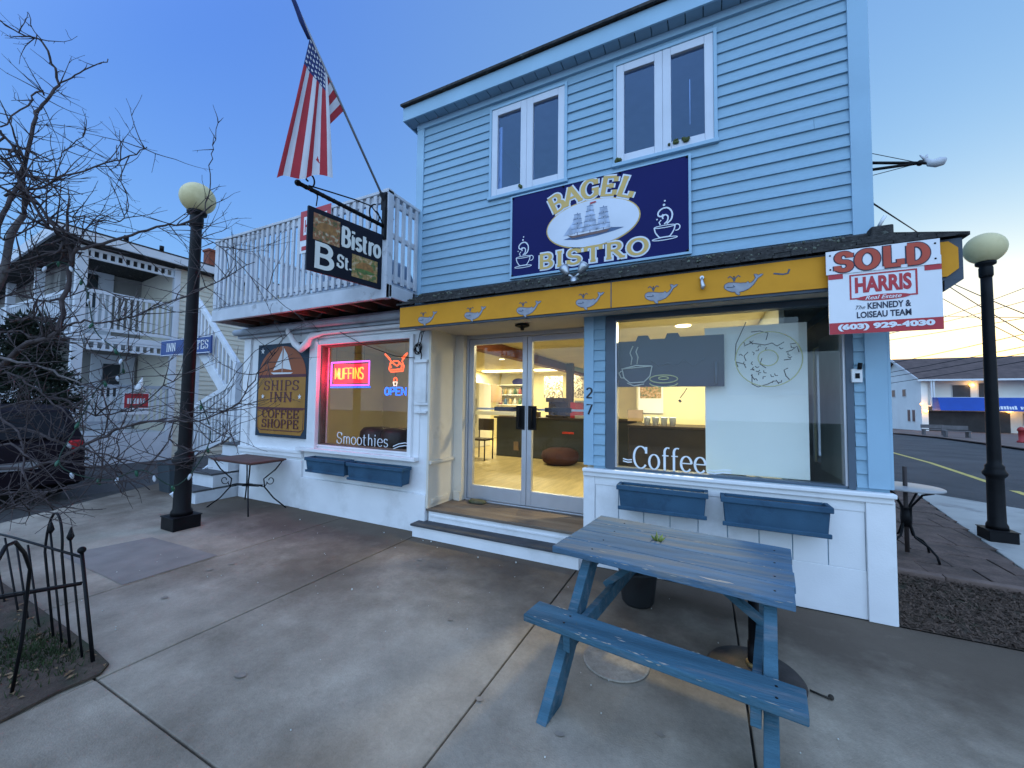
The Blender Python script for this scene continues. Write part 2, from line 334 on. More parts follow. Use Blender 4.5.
# brown damp stain and contact shade, painted into the colour along the wall foot
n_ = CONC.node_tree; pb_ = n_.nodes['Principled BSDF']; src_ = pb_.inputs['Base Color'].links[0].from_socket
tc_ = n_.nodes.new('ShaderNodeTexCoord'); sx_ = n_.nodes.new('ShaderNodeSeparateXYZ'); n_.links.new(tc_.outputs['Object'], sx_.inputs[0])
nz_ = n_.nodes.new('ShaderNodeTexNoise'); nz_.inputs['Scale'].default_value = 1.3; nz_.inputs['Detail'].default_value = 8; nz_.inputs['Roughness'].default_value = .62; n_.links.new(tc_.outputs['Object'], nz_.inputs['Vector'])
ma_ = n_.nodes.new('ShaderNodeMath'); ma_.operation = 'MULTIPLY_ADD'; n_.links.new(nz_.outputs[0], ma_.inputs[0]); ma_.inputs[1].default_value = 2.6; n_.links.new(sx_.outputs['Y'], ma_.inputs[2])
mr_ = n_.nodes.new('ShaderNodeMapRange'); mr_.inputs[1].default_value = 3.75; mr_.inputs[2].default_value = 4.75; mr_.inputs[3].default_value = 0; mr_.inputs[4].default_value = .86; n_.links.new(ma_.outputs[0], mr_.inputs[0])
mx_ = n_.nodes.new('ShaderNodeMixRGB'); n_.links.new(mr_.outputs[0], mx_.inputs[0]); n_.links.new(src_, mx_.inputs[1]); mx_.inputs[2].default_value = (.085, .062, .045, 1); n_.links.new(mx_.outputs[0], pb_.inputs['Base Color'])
CONC2 = mat('pale_concrete', (.40, .385, .35), .8, .12, 2, .3, 120, blot=(.2, .19, .18), bs=1.4, bt=.62, bw=.1)
JOINT = mat('joint_dirt', (.045, .042, .038), .95, .3, 12)
SOIL = mat('bare_soil', (.075, .052, .037), .95, .4, 9, .9, 60, blot=(.035, .045, .022), bs=3, bt=.58, bw=.08)
m = MB()
def gz(y): return -.06 - max(0, y-12)*FALL
ys = [-40, 4, 12, 60, 400, 1500]; xs = [-800, -60, -20, 0, 20, 60, 800]
for a, b in zip(ys, ys[1:]):
    for c, d in zip(xs, xs[1:]): m.face([(c, a, gz(a)), (d, a, gz(a)), (d, b, gz(b)), (c, b, gz(b))])
struct(m.build('road', ASPH))
# front apron: concrete slabs separated by real joints
bx = [-8.0, -4.45, -3.11, -1.12, .19, 2.3, 4.4, 6.5, 9.0]
by = [-8, -5, -2.6, -.9, 1.06, 3.905]
m = MB(); g = .006
for i, (a, b) in enumerate(zip(bx, bx[1:])):
    rows = by if i not in (1, 2) else [-8, -5, -2.6, -.9, 1.04, 3.905]
    for c, d in zip(rows, rows[1:]):
        dz = RND.uniform(-.003, .003)
        if i == 0: P4 = [(-7.75, c), (b-g, c), (b-g, d), (-7.75-.0*d, d)]
        else: P4 = [(a+g, c), (b-g, c), (b-g, d), (a+g, d)]
        if i == 0 and c > 0: P4 = [(-7.6, c), (b-g, c), (b-g, d), (-9.3, d)]
        P4 = [(x, y+(.0 if y in (3.905, -8) else (g if q < 2 else -g))) for q, (x, y) in enumerate(P4)]
        m.prism([(x, y, -.08) for x, y in P4], (0, 0, .08+dz))
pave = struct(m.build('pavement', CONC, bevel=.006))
m = MB(); m.box(-9.2, 9, -8, 3.9, -.055, -.022); struct(m.build('pavement_joints', JOINT))
# sidewalk at the right, patio, mulch
m = MB(); z1 = -.004
def flat(m, pts, z, t=.08): m.prism([(x, y, z-t) for x, y in pts], (0, 0, t))
flat(m, [(2.56, 3.915), (9.5, 3.915), (9.5, 5.2), (4.62, 9.32), (3.6, 10.35), (2.86, 5.9), (2.72, 4.9)], -.002)
struct(m.build('sidewalk', CONC2, bevel=.01))
PAVER = mat('brown_pavers', (.17, .118, .098), .85, .25, 6, .4, 80, blot=(.10, .075, .064), bs=2.5, bt=.56, bw=.1, fine=.4, spec=.15)
m = MB(); r2 = random.Random(3)
y = 5.19
while y < 10.2:
    x = 1.245; hgt = .44
    xr = 2.74+(y-5)*.165
    while x < xr-.08:
        w = r2.uniform(.28, .52); x1_ = min(x+w, xr)
        zz = r2.uniform(-.006, .004)
        m.box(x+.004, x1_-.004, y+.004, min(y+hgt, 10.3)-.004, -.07, zz); x = x1_
    y += hgt
struct(m.build('paver_patio', PAVER, bevel=.006))
m = MB(); m.box(1.24, 3.4, 5.16, 10.2, -.06, -.025); struct(m.build('patio_bed', JOINT))
EDGE = mat('edging_brick', (.16, .11, .09), .85, .25, 9, .4, 60)
eb = [(1.26, 1.97), (1.98, 2.68)]
for i, (a, b) in enumerate(eb):
    m = MB(); m.bar((a, 5.15-.03*i, .015), (b, 5.1-.03*i, .015), .09, .07)
    tag(m.build('edging_board', EDGE, bevel=.008), ['brown edging board between mulch and patio beside the shop corner', 'brown edging board between mulch and patio nearer the sidewalk'][i], 'edging')
m = MB(); m.face([(1.24, 3.899, .006), (2.57, 3.899, .006), (2.7, 5.06, .008), (1.24, 5.11, .008)]); o = m.build('mulch_bed', SOIL); struct(o)
MULCH = mat('bark_mulch', (.095, .066, .05), .95, .6, 30, .3, 60, spec=.1)
m = MB(); r2 = random.Random(5)
for k in range(7000):
    x = r2.uniform(1.25, 2.66); y = r2.uniform(3.905, 5.06)
    if x > 2.55+(y-3.92)*.12: continue
    a = r2.uniform(0, 6.28); l = r2.uniform(.006, .028); w = r2.uniform(.002, .006); z = r2.uniform(.008, .024)
    c, s = math.cos(a)*l, math.sin(a)*l; tl = r2.uniform(-.012, .012)
    m.face([(x-c-s*w/l, y-s+c*w/l, z-tl), (x-c+s*w/l, y-s-c*w/l, z-tl), (x+c+s*w/l, y+s-c*w/l, z+tl), (x+c-s*w/l, y+s+c*w/l, z+tl)])
struct(m.build('bark_mulch', MULCH), 'stuff')['label'] = 'brown bark mulch in the bed'
# soil bed inside the iron fence
m = MB(); r2 = random.Random(9)
edge = [(-9, 1.16), (-6, 1.17), (-4.6, 1.16), (-3.9, 1.15), (-3.5, 1.14), (-3.2, 1.12), (-3.13, 1.06), (-3.14, .9), (-3.1, .7), (-3.12, .3), (-3.1, -.5), (-3.12, -1.5), (-9, -1.5)]
m.prism([(x, y, .004) for x, y in reversed(edge)], (0, 0, .014))
struct(m.build('soil_bed', SOIL))
LEAF = mat('dead_leaf', (.2, .13, .07), .9, .4, 20)
GRASS = mat('short_grass', (.03, .045, .015), .9, .4, 10)
m = MB()
for k in range(1500):
    x = r2.gauss(-3.75, .22); y = r2.gauss(.95, .12)
    if y > 1.1 or x > -3.2: continue
    a = r2.uniform(0, 6.28); h = r2.uniform(.015, .045); c, s = math.cos(a)*.004, math.sin(a)*.004; lx, ly = r2.uniform(-.02, .02), r2.uniform(-.02, .02)
    m.face([(x-c, y-s, .016), (x+c, y+s, .016), (x+lx, y+ly, .016+h)])
struct(m.build('grass', GRASS), 'stuff')['label'] = 'sparse short grass in the fenced bed'
m = MB()
for k in range(130):
    x = r2.uniform(-5, -3.15); y = r2.uniform(.2, 1.12)
    a = r2.uniform(0, 6.28); l = r2.uniform(.012, .03); c, s = math.cos(a)*l, math.sin(a)*l; z = .024
    m.face([(x-c, y-s, z), (x+s*.5, y-c*.5, z+.006), (x+c, y+s, z), (x-s*.5, y+c*.5, z+.008)])
struct(m.build('leaf_litter', LEAF), 'stuff')['label'] = 'pale dead leaves scattered on the soil'
# concrete stains that have shapes of their own
STAIN = mat('damp_patch', (.12, .118, .115), .6, .15, 5)
PATCH = mat('asphalt_patch', (.215, .19, .165), .85, .15, 4, .3, 90)
m = MB(); m.face([(x, y, .0045) for x, y in [(-5.85, 1.62), (-4.47, 1.62), (-4.47, 2.35), (-5.7, 2.3)]]); struct(m.build('pavement_patch', PATCH))
# road markings
LINE = mat('yellow_road_paint', (.55, .42, .10), .7, .2, 6)
m = MB()
pts = [slope(884, 449), slope(930, 461), slope(980, 477), slope(1024, 490.5)]
pts = [Vector((p.x, p.y, gz(p.y)+.006)) for p in pts]
pts = [pts[0]+(pts[0]-pts[1])*2]+pts+[pts[-1]+(pts[-1]-pts[-2])*2]
pts = [Vector((p.x, p.y, gz(p.y)+.006)) for p in pts]
for a, b in zip(pts, pts[1:]):
    d = (b-a).normalized(); s_ = Vector((-d.y, d.x, 0))*.07
    for o_ in (0,): q = s_.normalized()*o_; m.face([a-s_+q, b-s_+q, b+s_+q, a+s_+q])
struct(m.build('road_line', LINE))

# ================================================================== BISTRO BUILDING (two storeys)
FY = 3.92
bis = thing('bistro_building', 'two storey pale blue clapboard shop with ochre whale fascia and white base', 'shop', (-1.04, FY, 0))
XL, XR, XU = -3.33, 1.24, 1.19
W1 = (-2.22, -1.325, 3.985, 5.055); W2 = (-.776, .1, 4.01, 5.052)
SHOPW = (-.82, 1.03, .965, 2.47)
DARKROOM = mat('upper_room_wall', (.20, .27, .42), .9, .08, 1.2)
m = MB()
for a, b, c, d in holes_grid(XL, XU, 2.5, 5.3, [W1, W2]): m.box(a, b, FY, FY+.12, c, d)
for a, b, c, d in holes_grid(-1.0, XR, 0, 2.5, [SHOPW]): m.box(a, b, FY, FY+.1, c, d)
m.box(XU-.1, XU, FY+.12, 12.9, 2.5, 5.12); m.box(XL, XL+.1, FY+.12, 12.9, 2.5, 5.12); m.box(XL, XR, 12.9, 13, 0, 5.12)
for a, b, c, d in holes_grid(FY+.1, 12.9, 0, 2.5, [(4.35, 5.5, .98, 2.25)]): m.box(XR-.1, XR, a, b, c, d)
wall = m.build('wall', BLUE_SIDE, bis)
m = MB()
clapboards(m, XL+.11, XU-.13, 2.86, 5.12, FY, [(W1[0]-.0, W1[1]+.0, W1[2], W1[3]), (W2[0], W2[1], W2[2], W2[3])], .102, rnd=RND)
clapboards(m, -1.0, -.885, .985, 2.45, FY, [], .107, rnd=RND); clapboards(m, 1.045, 1.11, .985, 2.45, FY, [], .107, rnd=RND)
m.build('clapboard_siding', BLUE_SIDE, bis)
pieces('corner_board', BLUE_TRIM, bis, [(XL, XL+.11, FY-.03, FY-.0005, 2.88, 5.165), (XU-.13, XU, FY-.03, FY-.0005, 2.88, 5.165), (1.11, XR, FY-.03, FY-.0005, .985, 2.5), (XR+.0005, XR+.02, FY-.025, FY+.1, .985, 2.7), (-1.1, -1.0, FY-.025, FY+.12, .985, 2.5)], .003)
pieces('frieze_board', BLUE_TRIM, bis, [(XL, XU, FY-.034, FY-.0005, 5.12, 5.19)])
# upper windows
SASH = mat('white_vinyl', (.56, .60, .66), .4, .04, 4)
BLIND = mat('pale_curtain', (.42, .46, .55), .8, .05, 6)
for i, (a, b, c, d) in enumerate((W1, W2)):
    m = MB(); t = .035
    m.box(a-.03, a, FY-.03, FY+.05, c-.03, d+.012); m.box(b, b+.03, FY-.03, FY+.05, c-.03, d+.012); m.box(a, b, FY-.03, FY+.05, d-.02, d+.012); m.box(a-.04, b+.04, FY-.045, FY+.05, c-.035, c)
    w = m.build('window', BLUE_TRIM, bis, bevel=.003)
    m = MB(); cx = (a+b)/2+(.0 if i else .0)
    for x0, x1 in ((a, cx-.0005), (cx+.0005, b)):
        m.box(x0, x0+.075, FY-.02, FY+.04, c, d-.02); m.box(x1-.075, x1, FY-.02, FY+.04, c, d-.02); m.box(x0+.075, x1-.075, FY-.02, FY+.04, c, c+.085); m.box(x0+.075, x1-.075, FY-.02, FY+.04, d-.1, d-.02)
    m.build('sash', SASH, w, bevel=.005)
    m = MB(); m.box(a+.06, b-.06, FY+.01, FY+.014, c+.06, d-.08); m.build('pane', GLASS_UP, w)
    m = MB(); x0, x1, y0, y1, z0, z1 = a-.25, b+.25, FY+.125, FY+2.2, c-.5, d+.05
    m.face([(x0, y1, z0), (x1, y1, z0), (x1, y1, z1), (x0, y1, z1)]); m.face([(x0, y0, z0), (x0, y1, z0), (x0, y1, z1), (x0, y0, z1)]); m.face([(x1, y0, z0), (x1, y1, z0), (x1, y1, z1), (x1, y0, z1)])
    m.face([(x0, y0, z0), (x1, y0, z0), (x1, y1, z0), (x0, y1, z0)]); m.build('room', DARKROOM, bis)
    m = MB(); m.face([(x0, y0, z1), (x1, y0, z1), (x1, y1, z1), (x0, y1, z1)]); m.build('room_ceiling', BLIND, bis)
    if i == 0:
        m = MB(); 
        for k in range(1): m.box(a+.06, a+.1, FY+.05, FY+.06, c+.05, d-.2)
        m.build('curtain', BLIND, w)
    else:
        m = MB(); m.tube([(b-.2, FY+.05, c+.25), (b-.2, FY+.05, d-.35)], .004, 6); m.build('blind_cord', SASH, w)
LICHEN = mat('lichen', (.07, .085, .03), .95, .3, 30, .5, 50)
r2 = random.Random(4)
for (x, z, n, lb) in ((-1.85, 4.03, 5, 'moss tuft on the left upper window frame'), (-.76, 4.045, 7, 'round moss tuft at the left foot of the right upper window'), (-.18, 4.075, 12, 'long moss patch on the sill of the right upper window')):
    m = MB()
    for k in range(n): m.ball((x+r2.gauss(0, .012 if n < 10 else .05), FY-.03, z+r2.gauss(0, .01)), r2.uniform(.012, .022), 5)
    tag(m.build('moss_clump', LICHEN), lb, 'moss')
# eave, fascia, roof
m = MB(); m.box(XL-.1, XU+.06, 3.745, 3.765, 5.185, 5.36); m.box(XL-.12, XL-.1, 3.745, FY+.3, 5.185, 5.36); m.build('fascia', BLUE_TRIM, bis, bevel=.003)
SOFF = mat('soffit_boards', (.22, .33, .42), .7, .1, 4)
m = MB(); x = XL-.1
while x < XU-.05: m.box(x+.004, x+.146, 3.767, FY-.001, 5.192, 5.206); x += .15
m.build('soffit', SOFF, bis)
m = MB(); rise = 1.15
for z0_ in (0,):
    m.hexa([(XL-.13, 3.70, 5.362), (XU+.1, 3.70, 5.362), (XU+.1, 8.5, 5.362+rise), (XL-.13, 8.5, 5.362+rise), (XL-.13, 3.70, 5.39), (XU+.1, 3.70, 5.39), (XU+.1, 8.5, 5.39+rise), (XL-.13, 8.5, 5.39+rise)])
    m.hexa([(XL-.13, 8.5, 5.362+rise), (XU+.1, 8.5, 5.362+rise), (XU+.1, 13.3, 5.362), (XL-.13, 13.3, 5.362), (XL-.13, 8.5, 5.39+rise), (XU+.1, 8.5, 5.39+rise), (XU+.1, 13.3, 5.39), (XL-.13, 13.3, 5.39)])
roof = m.build('roof', SHINGLE, bis)
m = MB(); m.prism([(XL, FY+.13, 5.12), (XL, 12.9, 5.12), (XL, 8.5, 6.28)], (.1, 0, 0)); m.prism([(XU, FY+.13, 5.12), (XU, 12.9, 5.12), (XU, 8.5, 6.28)], (-.1, 0, 0)); m.build('gable', BLUE_SIDE, bis)
m = MB(); m.box(XL-.26, XL-.001, 5.15, 5.28, 5.50, 5.76); m.box(XL-.32, XL-.001, 5.12, 5.31, 5.76, 5.80); m.build('eave_return', BLUE_TRIM, bis, bevel=.004)
# pent roof over the shop front with ochre fascia
AX0, AX1, AY = -3.19, 1.5, 3.5
m = MB(); r2 = random.Random(11)
rows = 5
for k in range(rows):
    x = AX0-.02
    t0, t1 = k/rows, (k+1)/rows
    ya, yb = AY-.05+(FY-AY+.05)*t0, AY-.05+(FY-AY+.05)*t1; za, zb = 2.705+(2.945-2.705)*t0, 2.705+(2.945-2.705)*t1
    XE = AX1+.02-(AX1-XU-.0)*t1
    while x < XE-.01:
        w = min(r2.uniform(.1, .24), XE-x); j = r2.uniform(0, .008); e = r2.uniform(-.008, .008)
        yb_ = min(yb+.03, FY-.02)
        m.hexa([(x+.002, ya+e, za), (x+w-.002, ya+e, za), (x+w-.002, yb_, zb-.012), (x+.002, yb_, zb-.012), (x+.002, ya+e, za+.016+j), (x+w-.002, ya+e, za+.016+j), (x+w-.002, yb_, zb+.006+j), (x+.002, yb_, zb+.006+j)]); x += w
m.hexa([(XU, FY-.02, 2.93), (AX1+.02, AY-.04, 2.70), (AX1+.02, 8, 2.70), (XU, 8, 2.93), (XU, FY-.02, 2.95), (AX1+.02, AY-.04, 2.722), (AX1+.02, 8, 2.722), (XU, 8, 2.95)])
pr = m.build('pent_roof', SHINGLE, bis)
m = MB(); r2 = random.Random(2)
for k in range(26):
    x = r2.uniform(AX0, AX1-.4); t = r2.uniform(.0, .8); 
    for q in range(4): dy_ = r2.gauss(0, .02); m.ball((x+r2.gauss(0, .05), AY-.03+t*.42+dy_, 2.728+.235*t+.55*dy_), r2.uniform(.006, .013), 3)
m.build('moss', mat('pale_moss', (.11, .12, .09), .95, .3, 20), pr)
m = MB(); m.box(1.13, 1.26, FY-.16, FY-.06, 2.86, 2.95); m.build('ridge_block', SHINGLE, bis, bevel=.01)
DKB = mat('dark_fascia_trim', (.05, .065, .085), .6, .15, 6)
m = MB(); m.box(AX0, AX1, AY, AY+.03, 2.43, 2.70); m.box(AX1-.03, AX1, AY+.03, 8, 2.43, 2.70)
m.box(AX0, AX1, AY+.03, FY-.001, 2.485, 2.50); m.box(XL+.3, -1.1, FY+.0, 4.55, 2.505, 2.52)
m.prism([(AX1-.09, AY+.001, 2.43), (AX1, AY+.001, 2.43), (AX1-.09, AY+.001, 2.36)], (0, .4, 0))
m.build('fascia_frame', DKB, bis)
m = MB()
m.box(AX0+.012, -.745, AY-.012, AY-.0005, 2.452, 2.682); m.box(-.735, .95, AY-.012, AY-.0005, 2.452, 2.682)
m.prism([(.955, AY-.0005, 2.452), (1.42, AY-.0005, 2.452), (1.475, AY-.0005, 2.50), (1.475, AY-.0005, 2.635), (1.43, AY-.0005, 2.682), (.955, AY-.0005, 2.682)], (0, -.0115, 0))
fb = m.build('ochre_fascia', YELLOW, bis)
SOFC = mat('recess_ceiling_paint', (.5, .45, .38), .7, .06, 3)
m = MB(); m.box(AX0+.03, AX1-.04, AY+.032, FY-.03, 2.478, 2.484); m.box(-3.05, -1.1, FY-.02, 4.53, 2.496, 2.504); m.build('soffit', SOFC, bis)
# whales on the fascia
WHALE = mat('whale_grey_paint', (.27, .28, .31), .6, .15, 20); WHD = mat('whale_outline_paint', (.07, .085, .12), .6, .1, 5)
fr = F((0, AY-.012, 0), (1, 0, 0), (0, 0, 1))
wp = [(-.98, .16), (-1.04, .02), (-1.0, -.14), (-.84, -.28), (-.6, -.40), (-.42, -.42), (-.34, -.56), (-.2, -.66), (-.12, -.6), (-.16, -.46), (.08, -.42), (.38, -.30), (.64, -.06), (.80, .18), (.90, .36), (1.06, .44), (1.2, .58), (1.06, .60), (.92, .54), (.82, .62), (.68, .64), (.72, .50), (.76, .38), (.66, .22), (.52, .10), (.42, .08), (.34, .2), (.24, .12), (-.1, .14), (-.5, .22), (-.8, .24)]
def whale(x, z, s, spout=True):
    m1 = MB(); wq = [(x+a*s, z+b*s) for a, b in wp]; fr.stroke(m1, wq+[wq[0]], .04*s, .0029); m2 = MB(); fr.poly(m2, [(x+a*s, z+b*s) for a, b in wp], .0025)
    o = m2.build('whale_emblem', WHALE, bis)
    fr.stroke(m1, [(x-.9*s, z-.06*s), (x-.6*s, z-.1*s), (x-.4*s, z-.06*s)], .06*s, .0034); fr.poly(m1, arc_pts(x-.48*s, z+.0*s, .035*s), .0034)
    for q in (-1, 0, 1): fr.stroke(m1, [(x-.45*s, z+.28*s), (x-.45*s+q*.08*s, z+.52*s), (x-.45*s+q*.24*s, z+.66*s), (x-.45*s+q*.36*s, z+.56*s)], .07*s, .0018+.0002*q)
    m1.build('outline', WHD, o)
def arc_pts(cx, cy, r, n=12, ry=None): return [(cx+r*math.cos(2*math.pi*k/n), cy+(ry or r)*math.sin(2*math.pi*k/n)) for k in range(n)]
for px, py in ((427, 318.5), (474.5, 314), (528, 309), (589, 301), (660, 294), (742, 284.5)):
    p = onY(px, py, AY-.012); whale(p.x, p.z-.004, .118)
m = MB(); p = onY(783, 272.5, AY-.012); fr.stroke(m, [(p.x-.06, p.z), (p.x, p.z-.014), (p.x+.03, p.z-.01), (p.x+.04, p.z+.02)], .012, .002); fr.stroke(m, [(-.74, 2.46), (-.74, 2.57), (-.74, 2.68)], .008, .001); m.build('fascia_mark', WHD, bis)
# door recess: side walls, deck, step
pieces('recess_wall', CREAM, bis, [(-3.06, -3.03, FY-.03, 4.5, .3, 2.5), (-1.1, -1.0, FY+.13, 4.5, .3, 2.5)])
pieces('recess_return', CREAM, bis, [(-3.03, -2.9, 4.42, 4.58, .3, 2.52)])
m = MB(); m.box(-3.03, -3.0, FY-.02, 4.42, .83, .87); m.box(-3.03, -3.012, FY+.04, 4.3, .345, .40); m.box(-2.99, -2.9, 4.38, 4.419, .301, .42); m.build('wall_ledge', CREAM, bis, bevel=.004)
DECK = mat('worn_grey_brown_deck', (.14, .105, .08), .75, .2, 3, .4, 60, blot=(.22, .18, .14), bs=2, bt=.6, bw=.12, stretch=(.5, 3, 1))
STEPM = mat('dark_grey_step_paint', (.055, .055, .06), .7, .2, 5, .3, 60, blot=(.1, .095, .09), bs=3, bt=.62)
m = MB(); m.box(-3.06, -1.0, 3.895, 4.54, .27, .30); m.build('deck', DECK, bis, bevel=.006)
m = MB(); m.box(-3.15, -1.1, 3.72, FY, .125, .15); m.build('step', STEPM, bis, bevel=.006)
m = MB(); m.box(-3.03, -1.0, 3.915, 4.5, .0, .27); m.box(-3.13, -1.1, 3.74, 3.914, 0, .125); m.box(-3.0, -1.1, 3.905, 3.9149, .21, .225); m.build('riser', WHITE, bis)
# aluminium double door
DY = 4.55
door_m = [(-2.87, -2.01), (-2.005, -1.14)]
m = MB(); m.box(-2.9, -2.872, DY-.05, DY+.05, .3, 2.52); m.box(-1.14, -1.1, DY-.05, DY+.05, .3, 2.52); m.box(-2.872, -1.14, DY-.05, DY+.05, 2.45, 2.52); m.box(-2.872, -1.14, DY-.06, DY+.05, .3, .315); m.build('door_frame', ALU, bis, bevel=.003)
for i, (a, b) in enumerate(door_m):
    m = MB(); l, r = (.075, .065) if i == 0 else (.065, .075)
    m.box(a, a+l, DY-.03, DY+.03, .32, 2.445); m.box(b-r, b, DY-.03, DY+.03, .32, 2.445); m.box(a+l, b-r, DY-.03, DY+.03, .32, .5); m.box(a+l, b-r, DY-.03, DY+.03, 2.37, 2.445)
    dr = m.build('door', ALU, bis, bevel=.004)
    m = MB(); m.box(a+l, b-r, DY-.003, DY+.003, .5, 2.37); m.build('pane', GLASS, dr)
    m = MB(); m.box(a+l, b-r, DY+.05, DY+.075, 1.50, 1.525); m.build('push_bar', ALU, dr); m = MB(); xm = (a+b)/2+(.1 if i == 0 else -.05); m.box(xm-.17, xm+.17, DY+.04, DY+.085, 1.485, 1.54); m.build('push_plate', BLACK, dr)
    m = MB(); cxx = b-.08 if i == 0 else a+.08
    m.box(cxx-.055, cxx+.055, DY-.055, DY-.031, 1.26, 1.56); m.tube([(cxx, DY-.09, 1.29), (cxx, DY-.09, 1.53)], .014, 8); m.tube([(cxx, DY-.05, 1.31), (cxx, DY-.09, 1.31)], .009, 6); m.tube([(cxx, DY-.05, 1.51), (cxx, DY-.09, 1.51)], .009, 6); m.build('door_handle', BLACK, dr, bevel=.004)
# house number
NUM = mat('dark_number_paint', (.02, .022, .03), .5, .05, 5)
f2 = F((-1.1, FY-.025, 0), (1, 0, 0), (0, 0, 1)); m = MB(); lettering(f2, m, '2', .022, 1.655, .1, w=(.2, .13), d=.003, serif=0); lettering(f2, m, '7', .022, 1.49, .1, w=(.2, .14), d=.003, serif=0); m.build('house_number', NUM, bis)
# shop window with dark frame
WF = mat('dark_slate_window_frame', (.07, .1, .135), .45, .1, 5)
a, b, c, d = SHOPW
m = MB(); m.box(a-.06, a+.03, FY-.02, FY+.09, c-.0, d); m.box(b-.035, b+.012, FY-.02, FY+.09, c, d); m.box(a+.03, b-.035, FY-.02, FY+.09, d-.05, d); m.box(a+.03, b-.035, FY-.01, FY+.09, c, c+.02)
sw = m.build('window', WF, bis, bevel=.004)
m = MB(); m.box(a+.03, b-.035, FY+.03, FY+.036, c+.02, d-.05); m.build('pane', GLASS, sw)
pieces('metal_bead', ALU, sw, [(a+.03, a+.045, FY-.005, FY+.08, c+.02, d-.05), (b-.05, b-.035, FY-.005, FY+.08, c+.02, d-.05)])
LET = mat('white_window_lettering', (.72, .76, .8), .6, .03, 5)
gf = F((0, FY+.029, 0), (1, 0, 0), (0, 0, 1)); m = MB()
p0 = onY(632, 468, FY+.029); p1 = onY(707, 469, FY+.029); hh = onY(641, 446.5, FY+.029).z-p0.z
lettering(gf, m, 'Coffee', p0.x, p0.z+.006, hh*.98, p1.x-p0.x, w=(.1, .05), d=.001, serif=.05, sp=.02)
for k in (0, 1): gf.stroke(m, [(p0.x-.085, p0.z+.085-.022*k), (p0.x-.04, p0.z+.075-.022*k), (p0.x+.0, p0.z+.08-.022*k)], .011, .0012); gf.stroke(m, [(p1.x+.0, p0.z+.04-.025*k), (p1.x+.06, p0.z+.035-.025*k), (p1.x+.13, p0.z+.05-.025*k), (p1.x+.19, p0.z+.05-.025*k)], .011, .0012)
m.build('lettering', LET, sw)
# sill ledge and white panelled base
m = MB(); m.box(-1.1, XR+.022, FY-.07, FY-.001, .925, .96); m.box(-1.1, XR+.012, FY-.045, FY-.001, .88, .925); m.build('sill', WHITE, bis, bevel=.008)
m = MB(); m.box(-1.1, -.985, FY-.02, FY-.001, .0, .88); m.box(1.09, XR+.01, FY-.035, FY-.001, 0, .88); m.box(-.985, 1.09, FY-.012, FY-.001, 0, .36)
for k in range(9):
    x = -.985+k*(2.075/9); m.box(x+.003, x+2.075/9-.003, FY-.01, FY-.001, .36, .80)
m.box(-.985, 1.09, FY-.016, FY-.001, .80, .88); m.box(XR+.0005, XR+.02, FY-.03, 12.9, 0, .9)
m.build('panelled_base', WHITE, bis, bevel=.004)
# ------------------------------------------------ interior of both shops
WALLI = mat('cream_interior_wall', (.70, .66, .44), .8, .05, 2); FLOORI = mat('tan_plank_floor', (.44, .37, .20), .45, .18, 2.5, .05, 40, stretch=(6, 1, 1)); CEILI = mat('interior_ceiling', (.60, .54, .38), .85, .05, 3)
m = MB(); m.box(-6.75, XR-.11, 4.58, 12.85, .2, .31); m.box(-6.75, -3.06, FY+.16, 4.58, .2, .31); m.box(-1.0, XR-.11, FY+.12, 4.58, .2, .31); m.build('interior_floor', FLOORI, bis)
m = MB(); m.box(-6.75, XR-.11, 4.62, 12.85, 2.62, 2.68); m.box(-6.75, -3.06, FY+.16, 4.62, 2.60, 2.66); m.box(-1.0, XR-.11, FY+.12, 4.62, 2.6, 2.66); m.build('interior_ceiling', CEILI, bis)
m = MB(); m.box(-6.75, XR-.11, 12.8, 12.84, .3, 2.65); m.box(-6.78, -6.75, FY+.16, 12.85, .2, 2.7)
m.bar((-3.09, 4.62, 1.45), (-4.5, 6.95, 1.45), .06, 2.28); m.box(-6.75, -4.5, 6.92, 7.0, .31, 2.6); m.box(-3.12, -3.07, FY+.16, 4.6, .31, 2.6); m.box(-1.0, -.97, FY+.13, 4.58, .31, 2.6)
for q0, q1, q2, q3 in holes_grid(FY+.12, 12.85, .2, 2.7, [(4.35, 5.5, .98, 2.25)]): m.box(XR-.13, XR-.105, q0, q1, q2, q3)
m.build('interior_wall', WALLI, bis)
NOOK = mat('grey_green_nook_wall', (.30, .33, .32), .7, .06, 3)
pieces('nook_wall', NOOK, bis, [(.60, .64, 4.16, 6.2, .31, 2.6), (.64, XR-.131, 6.16, 6.2, .31, 2.6), (.64, XR-.131, 4.05, 6.16, 2.585, 2.598)]+[(XR-.142, XR-.1305, a_, b_, c_, d_) for a_, b_, c_, d_ in holes_grid(FY+.125, 6.16, .32, 2.58, [(4.35, 5.5, .98, 2.25)])])  # divider behind the poster board added to keep warm room light out
m = MB(); m.box(XR-.11, XR+.0, 4.35, 4.41, .98, 2.25); m.box(XR-.11, XR, 5.44, 5.5, .98, 2.25); m.box(XR-.11, XR, 4.41, 5.44, .98, 1.06); m.box(XR-.11, XR, 4.41, 5.44, 2.18, 2.25); m.box(XR-.14, XR-.11, 4.3, 5.55, .9, .98)
w = m.build('window', SASH, bis, bevel=.004); m = MB(); m.box(XR-.06, XR-.055, 4.41, 5.44, 1.06, 2.18); m.build('pane', GLASS, w); m = MB(); m.box(XR-.155, XR-.146, 4.3, 5.12, .95, 2.3); m.build('curtain', mat('pale_grey_green_curtain', (.42, .48, .46), .9, .1, 3), w)
BEAM = mat('red_brown_beam', (.16, .045, .02), .7, .15, 3, stretch=(1, .3, 1))
m = MB(); m.bar((-3.28, 5.0, 2.53), (-3.35, 12.7, 2.53), .2, .18); m.build('ceiling_beam', BEAM, bis)
POSTM = mat('dark_brown_post', (.05, .03, .02), .6, .2, 4)
